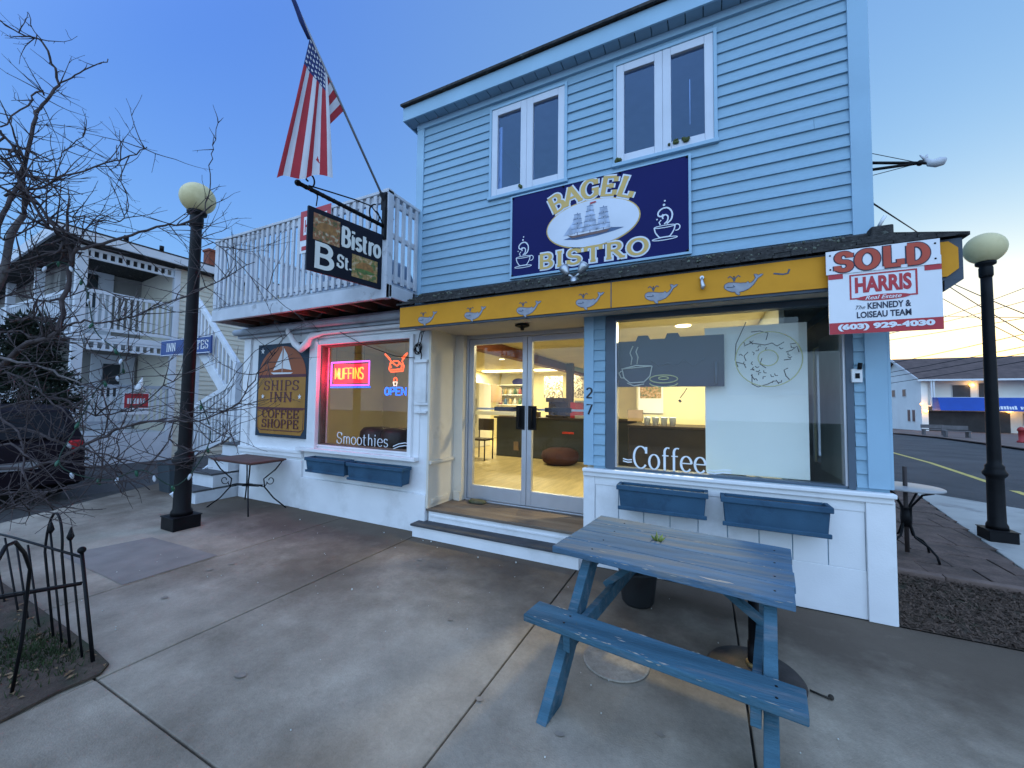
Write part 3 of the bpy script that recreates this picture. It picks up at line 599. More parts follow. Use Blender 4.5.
q = onY(570, 390, 9.7); m = MB(); m.box(q.x-.08, q.x+.08, 9.62, 9.78, .31, 2.62); m.build('post', POSTM, bis)
# lit fittings of the shops
LT = mat('lit_fluorescent_panel', (1, .95, .8), .5, 0, 1, emit=((1, .84, .5), .9))
def room_light(nm, lb, x0, x1, y0, y1, z, power, col=(1, .84, .48), round_=False):
    m = MB()
    if round_: m.lathe([(.001, 0), (x1, 0), (x1*1.15, .02), (x1*1.2, .03)], (x0, y0, z-.03), 20)
    else: m.box(x0, x1, y0, y1, z-.04, z-.005)
    o = tag(m.build(nm, LT), lb, 'ceiling light')
    l = bpy.data.lights.new(nm+'_glow', 'AREA'); l.energy = power; l.color = col; l.shape = 'RECTANGLE'
    if round_: l.size = l.size_y = x1*2; loc = (x0, y0, z-.04)
    else: l.size = x1-x0; l.size_y = y1-y0; loc = ((x0+x1)/2, (y0+y1)/2, z-.05)
    lo = bpy.data.objects.new('glow', l); C.objects.link(lo); lo.location = loc; lo.parent = o
room_light('ceiling_light', 'long warm fluorescent strip above the serving counter, left half', -6.5, -5.1, 11.0, 11.3, 2.62, 17)
room_light('ceiling_light', 'long warm fluorescent strip above the serving counter, right half', -4.7, -3.55, 11.0, 11.3, 2.62, 17)
room_light('recessed_light', 'round warm downlight behind the right glass door', -2.38, .09, 5.64, 0, 2.64, 4.2, round_=True)
room_light('recessed_light', 'round warm downlight above the shop window display', -.24, .09, 5.48, 0, 2.64, 20, round_=True)
room_light('recessed_light', 'small warm downlight deep behind the left glass door', -4.3, .06, 8.2, 0, 2.64, 10, round_=True)
room_light('recessed_light', 'warm downlight inside the muffin window room', -4.9, .08, 5.9, 0, 2.6, 1.6, round_=True)
# ================================================================== COFFEE SHOP WING (one storey, left)
cof = thing('coffee_shop_wing', 'low white one storey shop front under the balcony with neon window', 'shop', (-5, FY, 0))
LX0, LX1 = -6.9, -3.06
LW = (-5.06, -3.36, .955, 2.40)
m = MB()
for a, b, c, d in holes_grid(LX0, LX1, 0, 2.78, [LW]): m.box(a, b, FY, FY+.15, c, d)
m.box(LX0, LX0+.12, FY+.15, 12.9, 0, 2.78); m.build('wall', WHITE, cof)
m = MB(); m.box(LX0, -5.36, FY-.03, FY-.001, 0, .70); m.box(-5.355, LX1, FY-.045, FY-.001, 0, .46)
m.box(LX0-.03, -5.36, FY-.055, FY-.001, .80, .84); m.box(LX0-.02, -5.36, FY-.04, FY-.001, .74, .80); m.box(-5.42, -3.2, FY-.1, FY-.001, .855, .90)
m.build('base_panel', WHITE, cof, bevel=.005)
pieces('trim', WHITE, cof, [
    (LX0, -6.72, FY-.035, FY-.001, .84, 2.62), (-5.28, -5.12, FY-.04, FY-.001, .9, 2.6), (LW[0]-.055, LW[0], FY-.06, FY+.1, .9, 2.45), (LW[1], LW[1]+.06, FY-.05, FY+.1, .9, 2.45), (LW[0], LW[1], FY-.05, FY+.1, 2.4, 2.46), (-5.12, LX1+.0, FY-.04, FY-.001, 2.5, 2.58), (LW[0], LW[1], FY-.02, FY+.1, .93, .955), (-3.28, LX1, FY-.03, FY-.001, 1.55, 1.58), (-3.26, -3.08, FY-.045, FY-.001, 1.45, 1.48), (-3.24, -3.1, FY-.03, FY-.001, 1.58, 2.1), (-3.27, -3.07, FY-.06, FY-.001, 2.08, 2.12), (-3.30, -3.20, FY-.012, FY-.001, .9, 2.5)], .005)
GREYW = mat('grey_weathered_paint', (.36, .39, .43), .6, .1, 4, .15, 60, blot=(.24, .26, .28), bs=2, bt=.62)
m = MB(); m.box(LX0-.1, AX0-.03, FY-.09, FY-.001, 2.60, 2.66); m.box(LX0-.06, AX0-.03, FY-.05, FY-.001, 2.66, 2.78); 
m.tube([(LX0-.1, FY-.13, 2.69), (AX0-.04, FY-.13, 2.685)], .05, 10); m.build('gutter', GREYW, cof)
m = MB(); m.box(LX0, LX1, FY, 9.9, 2.785, 2.80); m.build('roof', SHINGLE, cof)
m = MB(); m.tube([(-5.62, FY-.1, 2.74), (-5.6, FY-.16, 2.62), (-5.42, FY-.16, 2.42), (-5.3, FY-.15, 2.34), (-5.2, FY-.13, 2.42), (-5.16, FY-.1, 2.52), (-4.9, FY-.09, 2.56), (-3.3, FY-.09, 2.56)], [.03, .035, .05, .055, .055, .04, .028, .026], 12); m.build('downspout', WHITE, cof)
WFR = mat('weathered_window_frame', (.13, .10, .08), .6, .15, 6)
m = MB(); a, b, c, d = LW
m.box(a, a+.03, FY-.0, FY+.1, c, d); m.box(b-.02, b, FY, FY+.1, c, d); m.box(a+.03, b-.02, FY, FY+.1, d-.02, d); m.box(a+.03, b-.02, FY, FY+.1, c, c+.015)
lw = m.build('window', WFR, cof, bevel=.003)
m = MB(); m.box(a+.03, b-.02, FY+.06, FY+.066, c+.015, d-.02); m.build('pane', GLASS, lw)
gf = F((0, FY+.058, 0), (1, 0, 0), (0, 0, 1)); m = MB()
p0 = onY(336, 443, FY+.058); p1 = onY(386, 447, FY+.058); hh = .165
lettering(gf, m, 'Smoothies', p0.x, p0.z, hh*.95, p1.x-p0.x+.04, w=(.1, .05), d=.001, serif=.04, sp=.0)
for k in (0, 1): gf.stroke(m, [(p1.x+.12+.1*q, p1.z-.02+.035*k+.035*math.sin(q*.9)+.012*q) for q in range(6)], .012, .0012)
m.build('lettering', LET, lw)
# things seen inside the muffin window
DKF = mat('dark_furniture', (.03, .022, .018), .5, .3, 4)
t = thing('pillar', 'yellow lit pillar inside the muffin window', 'pillar', (-3.75, 5.0, .31)); m = MB(); m.box(-3.86, -3.66, 4.95, 5.1, .31, 2.58); m.box(-3.88, -3.64, 4.93, 5.12, .31, .42); m.build('shaft', WALLI, t)
t = thing('armchair', 'dark round backed chairs inside the muffin window', 'chair', (-4.3, 4.7, .31)); m = MB()
for x in (-4.75, -4.3): m.lathe([(.2, 0), (.22, .45), (.27, .62), (.25, .8), (.2, .86), (.05, .87)], (x, 4.75, .31), 18)
m.build('seat', DKF, t)
t = thing('wall_shelf', 'pale shelf rail along the wall behind the muffin window', 'shelf', (-4.2, 6.8, 1.3)); m = MB(); m.box(-5.05, -3.25, 6.72, 6.88, 1.35, 1.42); m.build('board', LET, t)
t = thing('dark_cabinet', 'black cabinet at the right of the muffin window', 'cabinet', (-3.6, 4.85, .31)); m = MB(); m.box(-3.78, -3.42, 4.7, 4.98, .31, 1.75); m.build('body', DKF, t, bevel=.01)
t = thing('picture', 'dark framed picture hanging inside the muffin window', 'picture', (-4.6, 6.85, 1.9)); m = MB(); m.box(-4.95, -4.2, 6.86, 6.89, 1.85, 2.1); m.build('frame', DKF, t)
# ------------------------------------------------ neon signs
def neon(name, col, st): return mat(name, col, .4, 0, 1, emit=(col, st))
N_RED = neon('orange_red_neon', (1, .10, .015), .34); N_YEL = neon('warm_yellow_neon', (1, .42, .05), .3); N_PINK = neon('violet_pink_neon', (.8, .10, 1), .3); N_BLUE = neon('blue_neon', (.01, .12, 1), .45); N_WH = neon('pale_neon', (1, .7, .5), .2)
NY = FY+.13
nf = F((0, NY, 0), (1, 0, 0), (0, 0, 1))
def ntube(fr, mb, pts, r, d=0): mb.tube([fr.p(x, y, d) for x, y in pts], r, 6)
mf = thing('muffins_neon_sign', 'lit neon sign reading MUFFINS with violet border in the left window', 'neon sign', (-4.5, NY, 1.9))
A_ = onY(331, 386, NY); B_ = onY(369.5, 361, NY)
x0, x1, z0, z1 = A_.x, B_.x, A_.z+.01, B_.z-.0
REDB = mat('glowing_red_sign_back', (.6, .03, .04), .5, 0, 1, emit=((1, .02, .04), .13))
m = MB(); m.box(x0+.03, x1-.03, NY+.02, NY+.04, z0+.03, z1-.03); m.build('backing', REDB, mf)
m = MB(); ntube(nf, m, [(x0, z0), (x1, z0), (x1, z1), (x0, z1), (x0, z0)], .013); m.build('border_tube', N_PINK, mf)
m = MB(); ntube(nf, m, [(x0-.02, z0-.03), (x1+.02, z0-.03)], .009, -.01); m.build('lower_tube', N_BLUE, mf)
NL = {'M': [[(0, 0), (0, 1), (.5, .2), (1, 1), (1, 0)]], 'U': [[(0, 1), (0, .15), (.2, 0), (.8, 0), (1, .15), (1, 1)]], 'F': [[(0, 0), (0, 1), (1, 1)], [(0, .5), (.8, .5)]], 'I': [[(.3, 0), (.3, 1)]], 'N': [[(0, 0), (0, 1), (1, 0), (1, 1)]], 'S': [[(1, .85), (.8, 1), (.2, 1), (0, .8), (.1, .6), (.9, .4), (1, .2), (.8, 0), (.2, 0), (0, .15)]], 'O': [arc(.5, .5, .5, .5, 0, 360, 14)], 'P': [[(0, 0), (0, 1), (.8, 1), (1, .75), (.8, .5), (0, .5)]], 'E': [[(1, 0), (0, 0), (0, 1), (1, 1)], [(0, .5), (.8, .5)]]}
def ntext(fr, mb, text, x, y, w, h, r, d=0):
    n = sum(.35 if c == 'I' else 1 for c in text); cw = w/(n+.35*(len(text)-1)); cx = x
    for c in text:
        lw_ = cw*(.35 if c == 'I' else 1)
        for s_ in NL[c]: ntube(fr, mb, [(cx+p[0]*lw_, y+p[1]*h) for p in s_], r, d)
        cx += lw_+cw*.35
m = MB(); ntext(nf, m, 'MUFFINS', x0+.1, z0+.09, x1-x0-.2, z1-z0-.18, .0105, .012); m.build('letter_tube', N_YEL, mf)
l = bpy.data.lights.new('neon_glow', 'POINT'); l.energy = 4.2; l.color = (1, .03, .08); l.shadow_soft_size = .12; lo = bpy.data.objects.new('glow', l); C.objects.link(lo); lo.location = ((x0+x1)/2-.2, NY-.05, (z0+z1)/2); lo.parent = mf; lo.matrix_parent_inverse = Matrix.Translation(-Vector(mf.location))
on = thing('open_neon_sign', 'orange muffin shaped neon above blue neon letters reading OPEN', 'neon sign', (-3.55, NY, 1.9))
c1 = onY(397, 366, NY); s = .0052*1.55
def npx(px, py): p = onY(px, py, NY); return (p.x, p.z)
m = MB()
for L in ([(385, 354), (391, 361), (389, 369), (391, 372), (403, 371), (404, 366), (402, 361), (407.5, 353)], [(391, 368), (390, 364), (394, 361), (398, 361), (402, 365), (401, 369)], [(391, 370), (402, 369)], [(385, 354), (390, 359)], [(407.5, 353), (402, 358)], [(393, 363), (397, 366), (400, 363)]): ntube(nf, m, [npx(*q) for q in L], .0105)
m.build('muffin_tube', N_RED, on)
m = MB(); cc = npx(395.3, 382)
ntube(nf, m, [(cc[0]-.035, cc[1]), (cc[0]-.02, cc[1]-.05), (cc[0]+.02, cc[1]-.05), (cc[0]+.035, cc[1]), (cc[0]-.035, cc[1])], .009)
m.build('cup_tube', N_WH, on)
m = MB(); ntube(nf, m, [(cc[0]-.03, cc[1]+.015), (cc[0]-.02, cc[1]+.05), (cc[0], cc[1]+.06), (cc[0]+.02, cc[1]+.05), (cc[0]+.03, cc[1]+.015)], .009); m.build('flame_tube', N_RED, on)
m = MB(); q0 = npx(385, 395); q1 = npx(406, 389); ntext(nf, m, 'OPEN', q0[0], q0[1], q1[0]-q0[0], .1, .0105); m.build('letter_tube', N_BLUE, on)
m = MB(); m.tube([nf.p(*npx(396, 372)), nf.p(*npx(395, 380))], .004, 5); m.tube([nf.p(cc[0], cc[1]-.06), nf.p(cc[0], q0[1]+.1)], .004, 5); m.tube([nf.p(*npx(386, 354)), nf.p(*npx(386, 345))], .002, 4); m.tube([nf.p(*npx(406, 354)), nf.p(*npx(406, 343))], .002, 4); m.build('wire', BLACK, on)
m = MB(); m.tube([nf.p(x0+.1, z1), nf.p(x0+.1, 2.38)], .002, 4); m.tube([nf.p(x1-.1, z1), nf.p(x1-.1, 2.38)], .002, 4); m.build('wire', BLACK, mf)
# ------------------------------------------------ SHIPS INN sign
NAVY = mat('dark_teal_signboard', (.03, .05, .075), .6, .1, 5, spec=.15); OCH = mat('carved_ochre_sign_paint', (.36, .17, .03), .6, .12, 3); ORG = mat('sunset_orange_sign_paint', (.30, .075, .02), .5, .1, 2); MAR = mat('maroon_sign_paint', (.09, .02, .03), .5, .1, 4); SW = mat('white_sign_paint', (.7, .7, .7), .5, .03, 4)
si = thing('ships_inn_sign', 'dark carved board reading SHIPS INN COFFEE SHOPPE with white schooner', 'sign', (-6.05, FY-.05, 1.75))
P0 = onY(255.6, 435.5, FY-.045); P1 = onY(309.5, 344.8, FY-.045); sx0, sx1, sz0, sz1 = P0.x-.02, P1.x, 1.02, 2.47
w_ = sx1-sx0; h_ = sz1-sz0; sf = F((sx0, FY-.045, sz0), (1, 0, 0), (0, 0, 1))
m = MB(); sf.board(m, 0, w_, 0, h_, -.04, 0); m.build('board', NAVY, si, bevel=.006)
m = MB(); cx = w_/2; ra = w_*.46
body = [(w_*.04, h_*.1), (w_*.1, h_*.03), (w_*.9, h_*.03), (w_*.96, h_*.1), (w_*.96, h_*.64), (w_*.04, h_*.64)]
sf.poly(m, body, .004); m.build('lower_field', OCH, si)
m = MB(); sf.poly(m, [(w_*.04, h_*.66)]+[(cx+ra*math.cos(R(a)), h_*.66+h_*.31*math.sin(R(a))) for a in range(180, -1, -9)][0:], .004); m.build('arch_field', ORG, si)
m = MB(); sf.rect(m, w_*.03, w_*.97, h_*.635, h_*.665, .006); sf.rect(m, w_*.03, w_*.97, h_*.30, h_*.315, .006)
for k, (tx, ty, tw, th) in enumerate((('SHIPS', .16, .68, .115), ('INN', .28, .44, .115))): lettering(sf, m, tx, w_*.5-w_*tw*0-w_*(th*0+(.7 if k == 0 else .46))/2, h_*(.50 if k == 0 else .375), h_*.1, w_*(.7 if k == 0 else .46), w=(.2, .08), d=.008)
for k, tx in enumerate(('COFFEE', 'SHOPPE')): lettering(sf, m, tx, w_*.14, h_*(.205-.105*k), h_*.085, w_*.72, w=(.22, .09), d=.012)
sf.stroke(m, [(w_*.06, h_*.09), (w_*.06, h_*.295), (w_*.94, h_*.295), (w_*.94, h_*.09), (w_*.88, h_*.07), (w_*.12, h_*.07), (w_*.06, h_*.09)], .012, .009)
m.build('lettering', MAR, si)
m = MB()
for pts in ([(.33, .71), (.50, .73), (.50, .93), (.44, .85)], [(.52, .73), (.69, .71), (.60, .88), (.53, .95)], [(.28, .69), (.72, .685), (.68, .67), (.34, .67)]): sf.poly(m, [(a*w_, b*h_) for a, b in pts], .006)
sf.stroke(m, [(.51*w_, .68*h_), (.51*w_, .97*h_)], .008, .0065)
def star(cx, cy, r, fr, mb, d): fr.poly(mb, [(cx+(r if k % 2 == 0 else r*.42)*math.sin(math.pi*k/5), cy+(r if k % 2 == 0 else r*.42)*math.cos(math.pi*k/5)) for k in range(10)], d)
for a, b in ((.1, .93), (.9, .93)): star(a*w_, b*h_, .055, sf, m, .004)
for a, b in ((.14, .43), (.86, .43)): star(a*w_, b*h_, .045, sf, m, .0065)
m.build('schooner_and_stars', SW, si)
# ------------------------------------------------ flower boxes
def flower_box(label, x0, x1, z0, z1, dep=.2):
    t = thing('window_box', label, 'window box', ((x0+x1)/2, FY, z0), 'blue window boxes under the shop windows')
    m = MB(); yf = FY-.012-dep; yb = FY-.052; tp = .012
    m.hexa([(x0+.02, yf+.015, z0), (x1-.02, yf+.015, z0), (x1-.02, yb, z0), (x0+.02, yb, z0), (x0+.005, yf, z1-.03), (x1-.005, yf, z1-.03), (x1-.005, yb, z1-.03), (x0+.005, yb, z1-.03)])
    m.build('trough', SLATE, t, bevel=.01)
    m = MB(); m.box(x0-.012, x1+.012, yf-.014, yf+.02, z1-.045, z1); m.box(x0-.012, x0+.02, yf+.02, yb, z1-.045, z1); m.box(x1-.02, x1+.012, yf+.02, yb, z1-.045, z1); m.box(x0+.02, x1-.02, yb-.02, yb, z1-.045, z1); m.box(x0, x1, yf-.002, yf+.012, z0-.005, z0+.03); m.build('rim', SLATE, t, bevel=.006)
    m = MB(); m.face([(x0+.02, yf+.02, z1-.022), (x1-.02, yf+.02, z1-.022), (x1-.02, yb-.02, z1-.022), (x0+.02, yb-.02, z1-.022)]); m.build('potting_soil', SOIL, t)
a = onY(305.5, 476, 3.72); b = onY(344.5, 480, 3.72); c_ = onY(347, 482, 3.72); d_ = onY(402.5, 485, 3.72)
flower_box('smaller blue window box at the left under the muffin window', a.x, b.x, .60, .80)
flower_box('larger blue window box at the right under the muffin window', c_.x-.0, d_.x, .57, .79)
a = onY(618, 515, 3.72); b = onY(707, 522, 3.72); c_ = onY(722.5, 523, 3.72); d_ = onY(832, 533, 3.72)
flower_box('blue window box below the word Coffee', a.x, b.x, .64, .86)
flower_box('blue window box below the white poster board beside the shop corner', c_.x, d_.x, .62, .85)
# ------------------------------------------------ balcony
BW = mat('weathered_white_paint', (.52, .54, .57), .6, .12, 4, .2, 50, blot=(.3, .3, .3), bs=5, bt=.66, bw=.06)
BJ = mat('red_glow_deck_boards', (.16, .07, .05), .75, .25, 3, .2, 50)  # red glow under the balcony painted into the joist colour
bal = thing('balcony', 'weathered white balcony with baluster railing on the low roof', 'balcony', (-5, 3.35, 2.9))
BY, BX0, BX1 = 3.35, -6.78, -3.25
m = MB(); m.box(BX0-.02, BX1, BY-.02, BY+.03, 2.775, 2.945); m.box(BX1-.03, BX1, BY+.03, FY-.13, 2.80, 2.945); m.box(BX0-.02, BX0+.03, BY+.03, 7.5, 2.775, 2.945); m.build('rim_beam', BW, bal, bevel=.005)
m = MB(); m.box(BX0-.0, BX1-.02, BY-.01, 7.5, 2.947, 2.972); m.build('floor', GREYW, bal)
m = MB(); x = BX0+.2
while x < BX1-.05: m.box(x, x+.045, BY+.03, FY-.02, 2.80, 2.945); x += .37
m.build('joist', BJ, bal)
m = MB(); m.box(BX0-.01, BX1+.0, BY-.03, BY+.07, 4.01, 4.045); m.box(BX0+.05, BX1-.09, BY, BY+.04, 3.92, 4.01); m.box(BX0+.05, BX1-.09, BY, BY+.04, 3.03, 3.10); m.build('rail', BW, bal, bevel=.004)
m = MB(); m.box(BX1-.09, BX1, BY-.022, BY+.07, 2.78, 4.06); m.build('post', BW, bal, bevel=.005)
m = MB(); m.box(BX0, BX0+.09, BY-.02, BY+.07, 2.975, 4.008); m.build('post', BW, bal, bevel=.005)
n = 29
for k in range(n):
    x = BX0+.14+k*(BX1-.1-BX0-.16)/n; j = RND.uniform(-.004, .004)
    m = MB(); m.box(x+j, x+.05+j, BY-.024, BY-.001, 2.98, 4.005); m.build('baluster', BW, bal)
m = MB(); m.bar((BX1-.045, BY+.07, 4.03), (BX1-.045, FY-.03, 4.03), .09, .035); m.bar((BX1-.05, BY+.07, 3.05), (BX1-.05, FY-.03, 3.05), .04, .07); m.bar((BX1-.05, BY+.07, 3.55), (BX1-.05, FY-.03, 3.55), .04, .06); m.bar((BX1-.05, BY+.07, 3.94), (BX1-.05, FY-.03, 3.94), .04, .06); m.build('side_rail', BW, bal, bevel=.004)
for k in range(4):
    y = BY+.12+k*.115; m = MB(); m.box(BX1-.028, BX1-.005, y, y+.045, 2.98, 4.01); m.build('baluster', BW, bal)
m = MB(); m.box(BX0, BX0+.05, BY+.07, 7.4, 4.01, 4.045); m.box(BX0, BX0+.04, BY+.07, 7.4, 3.03, 3.1)
y = BY+.2
while y < 7.3: m.box(BX0+.005, BX0+.03, y, y+.045, 3.1, 4.01); y += .12
m.build('end_railing', BW, bal)
TARP = mat('grey_blue_tarp', (.22, .27, .34), .7, .15, 3)
tp = thing('covered_furniture', 'pale grey blue cover behind the balcony rail', 'furniture cover', (-4.6, 4.3, 2.97)); m = MB(); m.hexa([(-5.4, 3.8, 2.97), (-3.9, 3.8, 2.97), (-3.9, 4.9, 2.97), (-5.4, 4.9, 2.97), (-5.1, 3.95, 3.55), (-4.1, 3.95, 3.72), (-4.1, 4.7, 3.7), (-5.1, 4.7, 3.5)]); m.build('cover', TARP, tp, bevel=.08)
dk = thing('rear_roof', 'dark low roof beyond the balcony beside the blue wall', 'roof', (-4, 9, 3)); m = MB(); m.prism([(-4.9, 8.2, 4.6), (-3.35, 8.2, 5.75), (-3.35, 8.2, 2.9), (-4.9, 8.2, 2.9)], (0, 1.5, 0)); m.build('roof_slope', SHINGLE, dk)
# small realtor sign on the balcony rail
RED = mat('sign_red', (.42, .03, .04), .45, .05, 5); SWH = mat('sign_white', (.70, .71, .73), .45, .03, 5); SDK = mat('sign_dark_ink', (.02, .025, .05), .5, .05, 5); SORG = mat('sold_red_orange', (.42, .06, .03), .5, .08, 12)
rs = thing('balcony_realtor_sign', 'red and white property sign hung on the balcony rail behind the blade sign', 'sign', (-4.6, BY-.03, 3.6))
q0 = onY(299.5, 254, BY-.035); q1 = onY(331, 214, BY-.035); f3 = F((q0.x, BY-.027, q0.z), (1, 0, 0), (0, 0, 1)); w3, h3 = q1.x-q0.x, .56
m = MB(); f3.board(m, 0, w3, 0, h3, 0, .008); m.build('panel', SWH, rs); m = MB(); f3.rect(m, 0, w3, h3*.3, h3, .010); m.build('red_field', RED, rs)
m = MB(); f3.rect(m, w3*.12, w3*.88, h3*.42, h3*.85, .0115); m.build('white_box', SWH, rs); m = MB(); font_mesh('HARRIS', m, f3, w3*.16, h3*.48, w3*.68, h3*.3, .013, .02); f3.rect(m, w3*.06, w3*.5, h3*.06, h3*.16, .0095); m.build('lettering', RED, rs)
# ------------------------------------------------ blade sign on scroll bracket
ang = R(10.8); bd = Vector((math.sin(ang), math.cos(ang), 0))
OX, OY = -3.435, 2.46
br = thing('scroll_bracket', 'black wrought iron scroll bracket holding the Bistro blade sign', 'bracket', (-3.28, 3.3, 3.6))
TIP = Vector((-3.455, 2.36, 3.66)); ROOT = Vector((-3.285, 3.325, 3.60))
m = MB(); m.tube([TIP, ROOT], .021, 10); k = 0
n = 60
for h0 in (0, 1): m.tube([TIP+(ROOT-TIP)*(i/n)+(Vector((math.cos(i*.9+h0*3.14), 0, math.sin(i*.9+h0*3.14))))*.016 for i in range(n+1)], .009, 5)
m.ball(TIP, .03, 10); m.build('twisted_bar', BLACK, br)
def along(s, z): return TIP+bd*s+Vector((0, 0, z))
m = MB(); sc = [along(.10+.07*math.cos(R(a))*(1-(i/30)*.75), .085+.09*math.sin(R(a))*(1-(i/30)*.75)) for i, a in enumerate(range(-120, 260, 13))]
m.tube(sc, .008, 6); m.tube([along(.1, .02), along(.3, .05), along(.6, .09), along(.78, .1), along(.9, .02), along(.95, -.08)], .007, 6)
m.tube([along(.84+.09*math.cos(R(a))*(1-(i/30)*.7), .02+.12*math.sin(R(a))*(1-(i/30)*.7)) for i, a in enumerate(range(90, 460, 13))], .008, 6); m.build('scroll', BLACK, br)
m = MB(); m.box(-3.31, -3.262, 3.29, 3.329, 3.45, 3.82); m.build('wall_plate', BLACK, br, bevel=.004)
m = MB(); 
for s_ in (.18, .78): m.tube([along(s_, -.02), along(s_+.01, -.06)], .006, 5); m.tube([along(s_+.01, -.05), along(s_, -.15)], .006, 5)
m.build('chain', BLACK, br)
bs_ = thing('bistro_blade_sign', 'dark hanging blade sign reading Bistro B St. with two food pictures', 'sign', (-3.36, 2.88, 3.2))
BLK = mat('dark_sign_board', (.008, .010, .018), .6, .2, 3, spec=.15); CW = mat('cream_sign_lettering', (.66, .66, .6), .5, .05, 5)
bw_, bh_ = .83, .63
bf = F((-3.425, 2.46, 2.855), tuple(bd), (0, 0, 1)); 
m = MB(); bf.board(m, 0, bw_, 0, bh_, -.03, 0); m.build('board', BLK, bs_, bevel=.003)
m = MB(); lettering(bf, m, 'Bistro', bw_*.40, bh_*.56, bh_*.30, bw_*.57, w=(.2, .17), d=.003, serif=.12, sp=.02)
lettering(bf, m, 'B', bw_*.05, bh_*.09, bh_*.36, bw_*.28, w=(.22, .18), d=.003, serif=.14); lettering(bf, m, 'St.', bw_*.36, bh_*.18, bh_*.2, bw_*.2, w=(.2, .16), d=.003, serif=.1); m.build('lettering', CW, bs_)
def food(name, a, b, tint):
    m = bpy.data.materials.new(name); m.use_nodes = True; n = m.node_tree; P = n.nodes['Principled BSDF']; P.inputs['Roughness'].default_value = .4
    tc = n.nodes.new('ShaderNodeTexCoord'); nz = n.nodes.new('ShaderNodeTexNoise'); nz.inputs['Scale'].default_value = 26; nz.inputs['Detail'].default_value = 4; n.links.new(tc.outputs['Object'], nz.inputs[0])
    rp = n.nodes.new('ShaderNodeValToRGB'); e = rp.color_ramp.elements; e[0].position = .3; e[1].position = .75
    for p_, c in zip((.3, .42, .5, .58, .75), tint):
        el = e[0] if p_ == .3 else e[-1] if p_ == .75 else e.new(p_)
        el.color = (*c, 1)
    n.links.new(nz.outputs[0], rp.inputs[0]); n.links.new(rp.outputs[0], P.inputs['Base Color']); return m
FD1 = food('salad_picture', 0, 0, ((.05, .04, .02), (.16, .12, .03), (.30, .08, .03), (.36, .26, .12), (.5, .45, .35)))
FD2 = food('sandwich_picture', 0, 0, ((.04, .07, .02), (.12, .16, .04), (.32, .17, .05), (.40, .26, .1), (.55, .5, .42)))
for (x0_, x1_, y0_, y1_, mt, q) in ((.06, .39, .50, .92, FD1, 0), (.56, .93, .09, .47, FD2, 1)):
    m = MB(); bf.rect(m, bw_*x0_, bw_*x1_, bh_*y0_, bh_*y1_, .002); pc = m.build('food_picture', mt, bs_)
    m = MB(); cx_, cy_ = bw_*(x0_+x1_)/2, bh_*(y0_+y1_)/2; 
    bf.poly(m, [(cx_+bw_*.13*math.cos(R(a)), cy_-.01+bh_*.12*max(-.25, math.sin(R(a)))) for a in range(0, 360, 20)], .0028); m.build('bun', mat('baked_bun_picture', (.30, .14, .04), .45, .3, 25), pc)
    if q: 
        m = MB(); bf.poly(m, [(cx_+bw_*.15*math.cos(R(a)), cy_-.035+bh_*.035*math.sin(R(a))) for a in range(0, 360, 20)], .0032); m.build('filling', mat('lettuce_picture', (.10, .16, .04), .5, .4, 30), pc)
# ------------------------------------------------ flag
fl = thing('flag', 'striped national flag hanging limp from an angled pole on the balcony post', 'flag', (-3.3, 3.3, 3.9))
PB = Vector((-3.3, 3.3, 3.93)); PD = (Vector((-3.3, 2.10, 5.26))-PB)
PDn = PD.normalized()
m = MB(); m.tube([PB-PDn*.25, PB+PDn*2.25], [.0135, .011], 8); m.ball(PB+PDn*2.27, .03, 8); m.build('pole', mat('grey_flag_pole', (.25, .25, .27), .4, .1, 5, metal=.4), fl)
m = MB(); m.tube([PB-PDn*.2, PB+PDn*.06], .024, 10); m.box(-3.335, -3.265, 3.3, 3.327, 3.8, 4.0); m.build('pole_holder', BLACK, fl)
F_RED = mat('flag_red_cloth', (.40, .03, .04), .8, .08, 8); F_WH = mat('flag_white_cloth', (.62, .60, .62), .8, .05, 8); F_BL = mat('flag_blue_cloth', (.025, .04, .14), .8, .1, 8)
NU, NV = 39, 44
def sp_(px, py): return (onX(px, py, -3.3)-PB).dot(PDn)
sA, sB, sC = sp_(313, 36), sp_(328, 74), sp_(346.5, 110)
BLc, BRc = onX(275.5, 178, -3.42), onX(333.5, 176, -3.24)
def flagpt(u, v):      # u: top of hoist 0 .. bottom 1;  v: hoist 0 .. fly 1
    if u <= .62:
        k = u/.62; ph = PB+PDn*(sA+(sB-sA)*k); end = BLc+(BRc-BLc)*k
        q = ph+(end-ph)*v
        am = min(1, v*2.2)
        q += Vector((.012*math.sin(k*14+.6+v*1.1)*am, .004*math.sin(k*15+2.0)*am, .02*math.sin(k*11)*v))
        return q
    k = (u-.62)/.38; ph = PB+PDn*(sB+(sC-sB)*k)
    m0, m1 = onX(313, 112, -3.33), onX(296, 143, -3.37); end = m0+(m1-m0)*k
    a_ = min(1, v/.45); q = ph+(end-ph)*a_+Vector((-.03*math.sin(a_*3.14)-.012*a_, 0, -.05*math.sin(a_*3.14)*(.3+k)))
    if v > .45: q += Vector((-.02, -.12*(v-.45), -(v-.45)*.62))
    return q
mr, mw, mbl, mst = MB(), MB(), MB(), MB()
for i in range(NU):
    for j in range(NV):
        u0, u1, v0, v1 = i/NU, (i+1)/NU, j/NV, (j+1)/NV
        mb = mbl if (i < 21 and v0 < .20) else (mr if (i//3) % 2 == 0 else mw)
        mb.face([flagpt(u0, v0), flagpt(u1, v0), flagpt(u1, v1), flagpt(u0, v1)], True)
